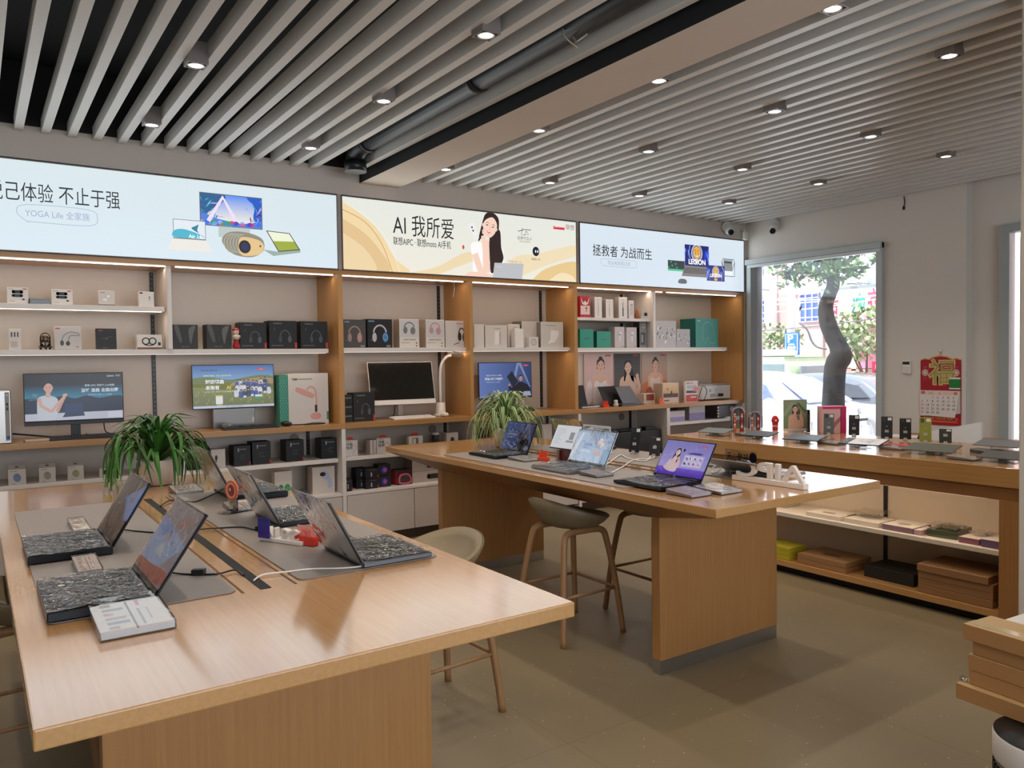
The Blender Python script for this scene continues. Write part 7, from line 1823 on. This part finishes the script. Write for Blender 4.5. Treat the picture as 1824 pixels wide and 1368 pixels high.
# ------------------------------------------------------------------ spider plants
def spider(label, x, y, z, n, span, hgt, cols, edge, seed, droop):
    rnd = random.Random(seed)
    t = thing('spider_plant', label, 'plant', (x, y, z), 0)
    obj('pot', M().lathe([(.06, 0), (.075, .005), (.092, .08), (.098, .13), (.094, .135), (.086, .128), (.0, .118)], (0, 0, 0), 'E4DCD2', 28), 'gloss', t)
    obj('soil', M().lathe([(.0, .1195), (.085, .1205)], (0, 0, 0), '3A2C20', 20), 'matte', t)
    m = M()
    for k in range(n):
        a = rnd.uniform(0, 6.283); up = rnd.random()
        steep = up < .45
        L = span * rnd.uniform(.7, 1.1) * (.75 if steep else 1.0)
        H = hgt * (rnd.uniform(.75, 1.2) if steep else rnd.uniform(.35, .85))
        fall = (rnd.uniform(.0, .25) if steep else rnd.uniform(.25, 1.0)) * droop
        wd = rnd.uniform(.007, .012); N = 14
        tw = rnd.uniform(-.5, .5)
        pts = []
        for i in range(N + 1):
            s = i / N
            r = .012 + L * (math.sin(s * 1.45) if not steep else s ** 1.15)
            zz = .12 + H * math.sin(min(1.0, s * 1.55) * math.pi / 2) - fall * max(0, s - .42) ** 1.6 * 2.4
            aa = a + tw * s * s
            pts.append(Vector((math.cos(aa) * r, math.sin(aa) * r, max(zz, .008 + .003 * (k % 5)))))
        col = rnd.choice(cols)
        for i in range(N + 1):
            s = i / N
            tg = (pts[min(i + 1, N)] - pts[max(i - 1, 0)]).normalized()
            sd = tg.cross(Vector((0, 0, 1)));
            sd = sd.normalized() if sd.length > 1e-3 else Vector((math.sin(a), -math.cos(a), 0))
            w_ = wd * (min(1, s * 5 + .45)) * (1 - s ** 3) + .0008
            upv = sd.cross(tg).normalized()
            for q in (-1, -.5, 0, .5, 1):
                m.v.append(pts[i] + sd * w_ * q + upv * (abs(q) * w_ * .45))
        b = len(m.v) - (N + 1) * 5
        for i in range(N):
            for q in range(4):
                c = edge if (edge and q in (0, 3)) else col
                m.face([b + i * 5 + q, b + i * 5 + q + 1, b + (i + 1) * 5 + q + 1, b + (i + 1) * 5 + q], c, True)
    obj('leaves', m, 'leaf', t)
spider('spider plant in a white pot at the far end of the foreground table', .80, 4.52, TT + .001, 170, .26, .22, ['2F5A1E', '3F7A28', '28481A', '4E8A34'], None, 11, .36)
spider('pale-striped spider plant at the far end of the far table', 3.22, 4.78, TT + .001, 165, .27, .25, ['3E7028', '4F8434', '2F5A20'], 'C9D49A', 23, .42)

# ------------------------------------------------------------------ stools
def make_stool():
    t = thing('bar_stool', 'x', 'stool', (0, 0, 0))
    m = M(); NR, NA = 9, 36
    def rim(a):   # back at angle 180
        k = (1 - math.cos(a)) / 2
        return .012 + .115 * k ** 1.6
    for side in (0, 1):
        for i in range(NR + 1):
            s = i / NR
            for k in range(NA):
                a = 2 * math.pi * k / NA
                rx, ry = .205 + (.02 if side else 0), .225 + (.02 if side else 0)
                z = .655 + rim(a) * s ** 3.2 - .012 * (1 - s) + .006 * math.sin(s * math.pi)
                if side: z = .655 + rim(a) * s ** 3.2 - .062 + .05 * s ** 5
                ss = s * (1 if side == 0 else 1.0)
                m.v.append(Vector((math.cos(a) * rx * ss, math.sin(a) * ry * ss, z)))
    o = (NR + 1) * NA
    for i in range(NR):
        for k in range(NA):
            k2 = (k + 1) % NA
            m.face([i * NA + k, i * NA + k2, (i + 1) * NA + k2, (i + 1) * NA + k], '857558', True)
            m.face([o + i * NA + k2, o + i * NA + k, o + (i + 1) * NA + k, o + (i + 1) * NA + k2], '7C6E54', True)
    for k in range(NA):
        k2 = (k + 1) % NA
        m.face([NR * NA + k, NR * NA + k2, o + NR * NA + k2, o + NR * NA + k], '7C6E54', True)
    s_ = obj('seat', m, 'leather', t)
    pts = [(math.cos(a) * .222, math.sin(a) * .242, .655 + rim(a) - .008) for a in [2 * math.pi * k / 40 for k in range(41)]]
    obj('seam', M().tube(pts, .0025, '6E624C', 5, caps=False), 'leather', s_)
    for sx in (-1, 1):
        for sy in (-1, 1):
            P = spline([(0.0, sy * .13, .592), (sx * .07, sy * .135, .592), (sx * .125, sy * .142, .582), (sx * .15, sy * .15, .535), (sx * .185, sy * .185, .30), (sx * .215, sy * .215, 0.0)], 6, False)
            n = len(P)
            obj('leg', M().tube(P, [.0195 - .003 * i / n for i in range(n)], '9C7A50', 12), 'wood_leg', t)
    q = .19
    for a, b in (((-q, -q), (q, -q)), ((q, -q), (q, q)), ((q, q), (-q, q)), ((-q, q), (-q, -q))):
        obj('foot_rail', M().tube([(a[0], a[1], .255), (b[0], b[1], .255)], .0085, '8A6842', 10), 'wood_leg', t)
    return t
S = make_stool()
S.location = (2.785, 3.505, 0); S.rotation_euler = (0, 0, 0)
S['label'] = 'khaki bar stool tucked under the near side of the far table'; S['group'] = 'khaki bar stools with bent wood legs'
dup(S, (3.42, 3.46, 0), math.pi, 'bar stool on the window side of the far table, mostly hidden by it')
dup(S, (1.66, 3.06, 0), math.radians(180 + 4), 'khaki bar stool on the right side of the foreground table')
dup(S, (.13, 3.50, 0), math.radians(3), 'bar stool on the left side of the foreground table, cut off by the image edge')

# ------------------------------------------------------------------ the phone counter
CX0, CX1, CY0, CY1 = 4.72, 5.86, 1.95, 4.625
t = thing('phone_counter', 'long wooden counter with tablets and phones and open shelves below', 'counter', (CX0, CY0, 0))
L = CY1 - CY0; W = CX1 - CX0
obj('countertop', M().box(0, 0, .80, W, L, TT, left='A8703C'), 'wood_top', t, .003)
obj('apron', M().box(.012, 0, .725, W - .012, L, .80), 'wood_dark', t)
obj('end_panel', M().box(.004, 0.0, .0, W - .004, .125, .725), 'wood_panel', t)
obj('end_panel', M().box(.004, L - .05, .0, W - .004, L, .725), 'wood_panel', t)
obj('back_panel', M().box(.46, .125, .06, .48, L - .05, .725, 'DCC9AE'), 'satin', t)
obj('bottom_shelf', M().box(.0, .125, .055, W - .004, L - .05, .095), 'wood_top', t, .002)
obj('plinth', M().box(.06, .055, 0, W - .06, L - .05, .055, '1c1610'), 'matte', t)
obj('shelf', M().box(.04, .128, .40, .46, L - .055, .43, 'DCCFBC'), 'satin', t, .003)
lamp('counter_light', 'AREA', (CX0 + .06, (CY0 + CY1) / 2, .715), 3.0, (1.0, .82, .62), (0, math.radians(-25), 0), shape='RECTANGLE', size=.03, size_y=L - .3)
obj('light_strip', M().box(.045, .2, .719, .06, L - .15, .7245, 'FFE8CC'), 'led', t)
for y in (1.05, 2.3):
    m = M().box(.448, y - .012, .43, .46, y + .012, .725, '1B1A19').box(.448, y - .012, .095, .46, y + .012, .40, '1B1A19')
    obj('bracket_track', m, 'satin', t)
def cbox(name, label, px0, px1, ptop, z, X, d, col, draw=None, rz=0.0, **kw):
    """box whose long front face looks to -X"""
    a, b = onx(px0, ptop, X), onx(px1, ptop, X)
    L_ = a.y - b.y; h = a.z - z
    o = solo(name, M().box(0, -L_ / 2, 0, d, L_ / 2, h, col), 'card', label, kw.get('cat', 'box'), (X, (a.y + b.y) / 2, z), rz, kw.get('group'), .002)
    if draw:
        m = M(); F = Fr((-.0006, L_ / 2, 0), (0, -1, 0), (0, 0, 1)); draw(m, F, L_, h); obj('printed_front', m, 'card', o)
    return o
def cb(name, label, X, y0, y1, z, d, h, col, top=None, group=None, rz=0.0, mat='card', cat='box'):
    L_ = y0 - y1
    m = M().box(0, -L_ / 2, 0, d, L_ / 2, h, col, **({'top': top} if top else {}))
    return solo(name, m, mat, label, cat, (X, (y0 + y1) / 2, z), rz, group, .002)
Z3, Z4 = .431, .096
def holes(o, d, L_, h, c='6A5A48'):
    m = M(); F = Fr((d * .5, -L_ * .15, h + .0006), (0, 1, 0), (-1, 0, 0)); m.blob(F, [(0, 0), (L_ * .3, .0), (L_ * .33, .02), (L_ * .3, .04), (0, .04), (-L_ * .03, .02)], c, 0)
    obj('handle_cut', m, 'card', o)
o = cb('tablet_box', 'flat white box, leftmost on the counter shelf', 4.79, 3.36, 3.10, Z3, .20, .028, 'DCCFBE'); holes(o, .2, .26, .028, '9A8A74')
o = cb('tablet_box', 'flat white box under the loose film, second on the counter shelf', 4.79, 3.07, 2.83, Z3, .22, .030, 'D8CCBA')
o = cb('tablet_box', 'white and mauve flat box, third on the counter shelf', 4.79, 2.80, 2.60, Z3, .22, .035, '8A6A78', top='DCCFBE'); holes(o, .22, .2, .035, '9A8A74')
o = cb('tablet_box', 'small pink edged box beside the green bag', 4.79, 2.595, 2.55, Z3, .16, .032, 'B8949A', top='DCCFBE')
o = cb('wrapped_package', 'dark green film-wrapped package on the counter shelf', 4.83, 2.53, 2.36, Z3, .24, .045, '4A5240', mat='gloss', cat='package', rz=.1)
o = cb('tablet_box', 'small mauve box right of the green package', 4.80, 2.33, 2.215, Z3, .18, .035, '8A5A68', top='D8C8B8')
o = cb('tablet_box', 'white and purple box at the right end of the counter shelf', 4.79, 2.20, 2.10, Z3, .22, .045, '6A5070', top='DCCFBE')
cb('tablet_box', 'grey and red box at the left of the counter shelf behind the table panel', 4.9, 3.95, 3.62, Z3, .2, .05, 'B8A898')
m = M(); rnd = random.Random(9)
for (x, y, s_) in ((4.98, 3.0, .22), (4.95, 2.47, .2), (4.93, 2.25, .12)):
    b = len(m.v); n = 7
    for j in range(n):
        for i in range(n):
            m.v.append(Vector((x + (i / (n - 1) - .5) * s_, y + (j / (n - 1) - .5) * s_, Z3 + .055 + .02 * noise.noise(Vector((x * 20 + i, y * 20 + j, 1))))))
    for j in range(n - 1):
        for i in range(n - 1): q = b + j * n + i; m.face([q, q + 1, q + n + 1, q + n], 'ffffff')
solo('loose_film', m, 'film', 'crumpled clear film lying over the flat boxes on the counter shelf', 'film', group=None)['kind'] = 'stuff'
for i, zz in enumerate((0, .03, .06)):
    cb('yellow_box', ('bottom', 'middle', 'topmost')[i] + ' yellow box of the pile left on the bottom shelf', 4.74, 3.70, 3.46, Z4 + zz, .2, .029, 'B8AC2C', group='yellow boxes on the bottom shelf')
for i, zz in enumerate((0, .035)):
    o = cb('kraft_box', ('lower', 'upper')[i] + ' flat kraft box beside the yellow pile', 4.75, 3.40, 3.03, Z4 + zz, .30, .034, 'A07850', group='kraft boxes on the bottom shelf')
holes(o, .3, .37, .034, '5A4432')
cb('black_box', 'black box between the kraft boxes on the bottom shelf', 4.80, 2.93, 2.60, Z4, .26, .075, '1C1B1A')
for i in range(4):
    cb('kraft_box', ('bottom', 'second lowest', 'second highest', 'topmost')[i] + ' kraft box of the stack at the right end of the bottom shelf', 4.745 + (.0, .004, .002, -.01)[i], 2.545, 2.115 if i < 3 else 2.135, Z4 + i * .044, .32, .043, '97704A', group='kraft boxes on the bottom shelf')

# tablets lying tilted on clear holders along the counter
def counter_tablet(label, x, y, rz, w, d, screen, z=TT + .001, tilt=8, holder=True, col='2A2C2E', matn='satin', group='tablets along the phone counter', hh=.035):
    t = thing('tablet', label, 'tablet', (x, y, z), rz, group)
    if holder:
        m = M().box(-.045, -.03, 0, .045, .03, hh - .004, 'ffffff').box(-.07, -.035, 0, .07, .035, .006, 'ffffff')
        obj('clear_holder', m, 'acrylic', t)
        obj('sensor', M().box(-.03, -.015, .006, .02, .015, .02, '9a948c'), 'satin', t)
    R = Matrix.Translation((0, 0, hh)) @ Matrix.Rotation(math.radians(tilt), 4, 'X')
    m = M().box(-w / 2, -d / 2, 0, w / 2, d / 2, .007, col).xf(R)
    b = obj('tablet_body', m, 'satin', t, .002)
    if screen:
        m = M(); F = Fr((-w / 2 + .006, -d / 2 + .006, .0073), (1, 0, 0), (0, 1, 0)); m.clip = (F, 0, 0, w - .012, d - .012); screen(m, F, w - .012, d - .012); m.xf(R)
        obj('display', m, matn, b)
    obj('security_cable', M().tube(spline([(w * .4, 0, hh), (w * .45, .02, .02), (w * .35, .06, .004), (w * .2, .08, .004)], 5, False), .0022, '4a4a4c', 6), 'satin', t)
    return t
blk = lambda m, F, W, H: m.rect(F, 0, 0, W, H, '15171A', 0)
counter_tablet('grey tablet face down, leftmost on the counter', 4.98, 4.33, math.radians(-80), .25, .17, None, col='5A605C')
counter_tablet('black tablet second from the left on the counter', 5.02, 3.93, math.radians(-80), .24, .17, blk)
counter_tablet('dark blue tablet before the photo of a woman in green', 5.02, 3.53, math.radians(-80), .27, .18, lambda m, F, W, H: m.rect(F, 0, 0, W, H, '28323E', 0).blob(F, [(W * .3, H * .3), (W * .5, H * .7), (W * .8, H * .5), (W * .6, H * .2)], '3C4C60', 1))
def scr_note(m, F, W, H):
    m.rect(F, 0, 0, W, H, 'D8DAE0', 0); m.rect(F, 0, 0, W * .22, H * .9, '2A3034', 1)
    rnd = random.Random(6)
    for k in range(16):
        x, y = rnd.uniform(.35, .8) * W, rnd.uniform(.3, .8) * H
        m.stroke(F, spline([(x, y), (x + rnd.uniform(-.1, .15) * W, y + rnd.uniform(-.1, .1) * H), (x + rnd.uniform(-.1, .2) * W, y + rnd.uniform(-.15, .1) * H)], 4, False), .0025, '4A5052', 2)
    for k in range(3): m.text(F, '19:09'[k], W * .06, H * (.2 + .22 * k), .025, 'E8E8EC', 2)
counter_tablet('white-screened drawing tablet in the middle of the counter', 5.07, 3.10, math.radians(-80), .28, .19, scr_note, matn='card')
counter_tablet('large olive grey tablet with its back up, right of the drawing tablet', 5.05, 2.62, math.radians(-82), .30, .20, None, col='565A50')
counter_tablet('dark tablet at the right end of the counter by the pillar', 4.98, 2.16, math.radians(-85), .24, .18, None, col='4A4C4A')
counter_tablet('thin tablet in a silver rack behind the rightmost one', 5.42, 2.38, math.radians(-85), .26, .17, None, col='6A6C70', hh=.055)
GP = 'phones standing along the phone counter'
for x, y, h, c, lab in ((5.60, 3.72, .165, '5A6468', 'grey phone standing before the pink box'), (5.66, 3.54, .16, '20242C', 'dark blue phone right of the grey one'), (5.62, 3.25, .165, '22262A', 'black phone left of the two black ones by the window edge'), (5.66, 3.13, .155, '1E2228', 'black phone right next to the window edge'), (5.60, 2.95, .175, '8A8E3C', 'olive green phone standing among the dark ones'), (5.62, 2.82, .10, '34382E', 'small dark green phone beside the olive one')):
    phone(lab, x, y, TT + .001, math.radians(-62), h, c, .078, '2A2C30' if c != '8A8E3C' else '4A4C20', GP, 10)
for i, (x, y, c, lab) in enumerate(((5.12, 2.90, 'D8D6D8', 'clear price holder beside the drawing tablet'), (4.93, 2.36, 'DCD2D0', 'pinkish price holder right of the olive tablet'), (5.10, 3.36, 'E0E0E2', 'clear price holder between two tablets on the counter'), (5.35, 2.42, '8AA4B4', 'blue box holder at the right part of the counter'), (5.15, 4.15, 'E0DCD8', 'clear holder right of the leftmost tablet'))):
    card_block(lab, x - .06, y - .08, x + .06, y + .08, .025, TT + .001, c, group=GC)
m = M().box(-.07, -.09, 0, .07, .09, .006, 'C83C48'); solo('red_booklet', m, 'card', 'red booklet lying behind the drawing tablet', 'booklet', (5.33, 3.02, TT + .001), .3)
m = M().box(-.02, -.06, 0, .02, .06, .012, 'D8402E'); solo('red_tag', m, 'satin', 'small red tag lying between the first two tablets', 'tag', (5.28, 4.30, TT + .001), .4, bevel=.004)
# arches, ornament, photo, pink box
def arch(label, x, y, h, w, rz, cols):
    t = thing('arch_ornament', label, 'ornament', (x, y, TT + .001), rz, 'red patterned arch ornaments on the counter')
    r = w / 2
    def band(r0, r1, y0, y1, c):
        m = M(); n = 16
        out = [(-r1, 0)] + [(-r1 * math.cos(math.pi * k / n), h - r1 + r1 * math.sin(math.pi * k / n)) for k in range(n + 1)] + [(r1, 0)]
        inn = [(-r0, 0)] + [(-r0 * math.cos(math.pi * k / n), h - r1 + r0 * math.sin(math.pi * k / n)) for k in range(n + 1)] + [(r0, 0)]
        N = len(out)
        for yy in (y0, y1): m.v += [Vector((p[0], yy, p[1])) for p in out] + [Vector((p[0], yy, p[1])) for p in inn]
        for k in range(N - 1):
            m.face([k, k + 1, N + k + 1, N + k], c); m.face([2 * N + k + 1, 2 * N + k, 3 * N + k, 3 * N + k + 1], c)
            m.face([k + 1, k, 2 * N + k, 2 * N + k + 1], c); m.face([N + k, N + k + 1, 3 * N + k + 1, 3 * N + k], c)
        return m
    obj('clear_arch', band(r * .80, r, -.02, .02, 'FFFFFF'), 'acrylic', t)
    obj('dark_arch', band(r * .35, r * .72, -.012, .012, '2A1A1C'), 'satin', t)
    m = M(); F = Fr((-r, -.0125, 0), (1, 0, 0), (0, 0, 1)); hh = h - r
    for k in range(9):
        z0 = hh * k / 9
        m.rect(F, r * .30, z0, r * .64, z0 + hh / 9 * .92, ['C82838', '8A1A24', 'E86A30', 'D8C8B8', 'B01E2C'][k % 5], 1); m.rect(F, r * 1.36, z0, r * 1.70, z0 + hh / 9 * .92, ['8A1A24', 'C82838', 'D8C8B8', 'E86A30', 'B01E2C'][k % 5], 1)
        m.poly(F, [(r * .34, z0 + .004), (r * .60, z0 + .004), (r * .47, z0 + hh / 9 * .75)], 'F4E8E0' if k % 2 else 'E8A040', 2)
    for k in range(9):
        a = math.pi * k / 8; m.ell(F, r - r * 1.06 * math.cos(a), hh + r * 1.06 * math.sin(a), .006, .006, 'C83A48', 1, 6)
    obj('pattern', m, 'card', t)
arch('tall red patterned arch ornament at the left end of the counter', 5.36, 4.42, .215, .115, math.radians(-32), 0)
arch('shorter red patterned arch ornament beside the tall one', 5.58, 4.42, .165, .10, math.radians(-32), 0)
t = thing('red_figure', 'small red round-headed figure between the arches and the photo', 'figurine', (5.66, 4.27, TT + .001))
obj('body', M().lathe([(.022, 0), (.026, .01), (.022, .045), (.030, .06)], (0, 0, 0), 'C0202E', 16), 'gloss', t)
obj('head', M().ball((0, 0, .088), (.036, .03, .042), 'C0202E').ball((-.02, -.022, .09), .008, 'F0E8E8', 8, 6).ball((.02, -.022, .09), .008, 'F0E8E8', 8, 6), 'gloss', t)
obj('belt', M().lathe([(.0265, .035), (.0265, .045)], (0, 0, 0), 'E8D0D0', 16), 'satin', t)
def p_green(m, F, W, H):
    m.rect(F, 0, 0, W, H, '6E8A5C', 1, top='8A9A80'); m.stroke(F, [(W * .6, H * .9), (W * .95, H * .6)], .02, '4A6A34', 2); m.stroke(F, [(0, H * .5), (W * .4, H * .9)], .03, '94A888', 2); m.rect(F, 0, 0, W, H * .10, 'E4CFC0', 20)
    bust(m, F, W * .50, H * .70, H * .22, H * .10, 'DDB09A', 'D8B49C', '17121A', True, False, True, False, 3)
    m.stroke(F, [(W * .3, H * .25), (W * .45, H * .38), (W * .58, H * .44)], [.03, .02], 'DDB09A', 14); m.stroke(F, [(W * .8, H * .15), (W * .78, H * .4), (W * .70, H * .58)], [.03, .02], 'DDB09A', 14); hand(m, F, W * .72, H * .58, .016, 'DDB09A', 15); m.poly(F, [(W * .62, H * .52), (W * .72, H * .54), (W * .70, H * .72), (W * .60, H * .70)], '5A5A44', 17)
t = thing('photo_stand', 'upright photo of a smiling woman on green before the window', 'photo', (5.70, 4.10, TT + .001), math.radians(-32))
obj('board', M().box(-.10, 0, 0, .10, .006, .27, 'E8DCD0'), 'card', t, .001)
m = M(); F = Fr((-.10, -.0006, 0), (1, 0, 0), (0, 0, 1)); m.clip = (F, 0, 0, .20, .27); p_green(m, F, .20, .27); obj('printed_picture', m, 'card', t)
obj('foot', M().box(-.06, -.04, 0, .06, .03, .004, 'ffffff'), 'acrylic', t)
t = thing('acrylic_box', 'clear acrylic display box between the photo and the pink box', 'display box', (5.90 - .16, 3.93, TT + .001), math.radians(-32))
obj('panels', M().box(-.05, 0, 0, .05, .003, .19, 'fff').box(-.05, .08, 0, .05, .083, .19, 'fff').box(-.05, 0, 0, -.047, .083, .19, 'fff').box(.047, 0, 0, .05, .083, .19, 'fff').box(-.05, 0, 0, .05, .083, .003, 'fff') if False else
    M().box(-.05, 0, 0, .05, .003, .19).box(-.05, .08, 0, .05, .083, .19).box(-.05, .003, 0, -.047, .08, .19).box(.047, .003, 0, .05, .08, .19), 'acrylic', t)
t = thing('phone_box', 'large pink and magenta phone box behind the first phones', 'box', (5.80, 3.80, TT + .001), math.radians(-32))
obj('carton', M().box(-.10, 0, 0, .10, .10, .22, 'E0B8BC', top='D8206C', right='C81E64'), 'card', t, .002)
m = M(); F = Fr((-.10, -.0006, 0), (1, 0, 0), (0, 0, 1)); m.rect(F, 0, .20, .20, .22, 'C81E64', 1); m.rect(F, .155, 0, .20, .20, 'C81E64', 1); m.rect(F, .150, 0, .156, .205, '2A2428', 2); m.poly(F, [(0, 0), (.06, 0), (.15, .10), (.15, .14)], 'B8707C', 1); m.blob(F, [(.01, .12), (.03, .14), (.035, .11), (.02, .085)], '2A2428', 2)
obj('printed_front', m, 'card', t)
for y in (0,):
    t = thing('metal_rack', 'silver wire display rack lying under the thin tablet', 'rack', (5.40, 2.36, TT + .001), math.radians(-85))
    m = M()
    for k in range(14): m.tube([(-.12 + k * .0185, -.06, .012), (-.12 + k * .0185, .06, .012)], .002, 'D8D8DA', 6)
    m.tube([(-.13, -.06, .012), (.13, -.06, .012)], .003, 'D8D8DA', 6); m.tube([(-.13, .06, .012), (.13, .06, .012)], .003, 'D8D8DA', 6)
    obj('wires', m, 'metal', t)
# reception desk with white panel behind the counter
t = thing('reception_desk', 'low desk with a tall white angled panel behind the phone counter', 'desk', (6.55, 2.6, 0))
obj('desktop', M().box(.0, .1, .80, .55, 1.25, .83), 'wood_dark', t, .003)
obj('support', M().box(.02, .12, 0, .5, 1.22, .80), 'wood_panel', t)
a, b = onx(1660, 767, 6.5), onx(1747, 752, 6.5); c, d_ = onx(1747, 787, 6.5), onx(1660, 790, 6.5)
m = M()
P = [onx(1655, 768, 6.5), onx(1747, 752, 6.5), onx(1747, 790, 6.5), onx(1655, 790, 6.5)]
pts = [Vector((-.05, p.y - 2.6, p.z)) for p in P]; pts[2].z = .0; pts[3].z = .0
m.v += pts + [p + Vector((.03, 0, 0)) for p in pts]
m.face([3, 2, 1, 0], 'F0F0EE'); m.face([4, 5, 6, 7], 'F0F0EE')
for k in range(4): m.face([k, (k + 1) % 4, 4 + (k + 1) % 4, 4 + k], 'F0F0EE')
obj('white_panel', m, 'satin', t)
m = M().hull([(0, 0, 0), (.16, 0, 0), (.16, .12, 0), (0, .12, 0)], [(0, 0, .02), (.16, 0, .05), (.16, .12, .05), (0, .12, .02)], '1C1D1F')
solo('card_terminal', m, 'satin', 'black card terminal on the low desk below the calendar', 'terminal', (6.62, 3.42, .831), .4, bevel=.004)
m = M().box(-.12, -.16, 0, .12, .16, .004, 'E8E4DE'); solo('paper_sheet', m, 'card', 'white paper lying on the low desk left of the terminal', 'paper', (6.72, 3.68, .831), .2)

# ------------------------------------------------------------------ bin and carton stack at the lower right
BZ = .44
t = thing('air_purifier', 'white and black cylindrical air purifier under the cardboard boxes', 'air purifier', (2.55, .97, 0))
obj('housing', M().lathe([(.135, 0), (.145, .01), (.145, BZ - .085), (.148, BZ - .08)], (0, 0, 0), '9A9692', 40), 'satin', t)
m = M()
for k in range(40):
    a = 2 * math.pi * k / 40
    if -2.9 < ((a + math.pi) % (2 * math.pi)) - math.pi < 2.9:
        pass
    c, s_ = math.cos(a), math.sin(a)
    m.box(-.004, -.006, .04, .004, .006, BZ - .10, '17181A').xf(Matrix.Translation((c * .147, s_ * .147, 0)) @ Matrix.Rotation(a, 4, 'Z'), len(m.v) - 8)
obj('grille', m, 'satin', t)
obj('white_band', M().lathe([(.150, BZ - .085), (.152, BZ - .08), (.152, BZ - .012), (.148, BZ - .006)], (0, 0, 0), 'D8D4D0', 48), 'satin', t, label='white band')
obj('black_top', M().lathe([(0, BZ - .012), (.12, BZ - .012), (.135, BZ - .008), (.149, BZ - .006), (.1495, BZ - .004), (.0, BZ)], (0, 0, 0), '121212', 48), 'satin', t, label='black top')
rzb = math.radians(-6)
tops = [(0, 0, .050, .50, .17), (.022, -.030, .046, .46, .15), (.020, -.028, .050, .47, .15), (.024, -.040, .046, .45, .15), (.010, -.018, .050, .48, .15)]
zz = BZ + .001
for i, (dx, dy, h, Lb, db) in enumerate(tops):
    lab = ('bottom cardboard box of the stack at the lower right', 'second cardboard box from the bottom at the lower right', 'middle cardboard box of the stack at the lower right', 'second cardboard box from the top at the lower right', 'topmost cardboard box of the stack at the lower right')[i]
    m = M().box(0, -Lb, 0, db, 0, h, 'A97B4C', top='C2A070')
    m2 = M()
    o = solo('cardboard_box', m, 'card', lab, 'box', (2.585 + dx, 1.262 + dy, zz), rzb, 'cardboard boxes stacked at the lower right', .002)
    if i == 4: obj('tape', M().box(.02, -Lb, h + .0002, .06, 0, h + .0006, 'C8B088'), 'gloss', o)
    zz += h + .0008
m = M().box(0, -.4, 0, .2, 0, .018, 'E4DCD6')
solo('foam_sheet', m, 'matte', 'white foam sheet lying on the boxes right behind the stack at the lower right', 'sheet', (2.775, 1.225, zz - .045), rzb + .02, bevel=.003)
m = M().ball((0, 0, .008), (.012, .014, .01), 'ffffff', 8, 6)
solo('bubble_wrap', m, 'film', 'scrap of clear film caught between the two lowest boxes', 'film', (2.612, 1.25, BZ + .0515))
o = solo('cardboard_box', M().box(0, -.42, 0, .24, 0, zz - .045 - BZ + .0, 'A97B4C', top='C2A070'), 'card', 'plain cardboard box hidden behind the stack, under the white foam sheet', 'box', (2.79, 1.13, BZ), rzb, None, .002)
o2 = solo('storage_crate', M().box(0, -.42, 0, .24, 0, BZ, '6A5A48'), 'satin', 'brown crate on the floor behind the air purifier carrying the boxes', 'crate', (2.79, 1.13, 0), rzb, None, .003)
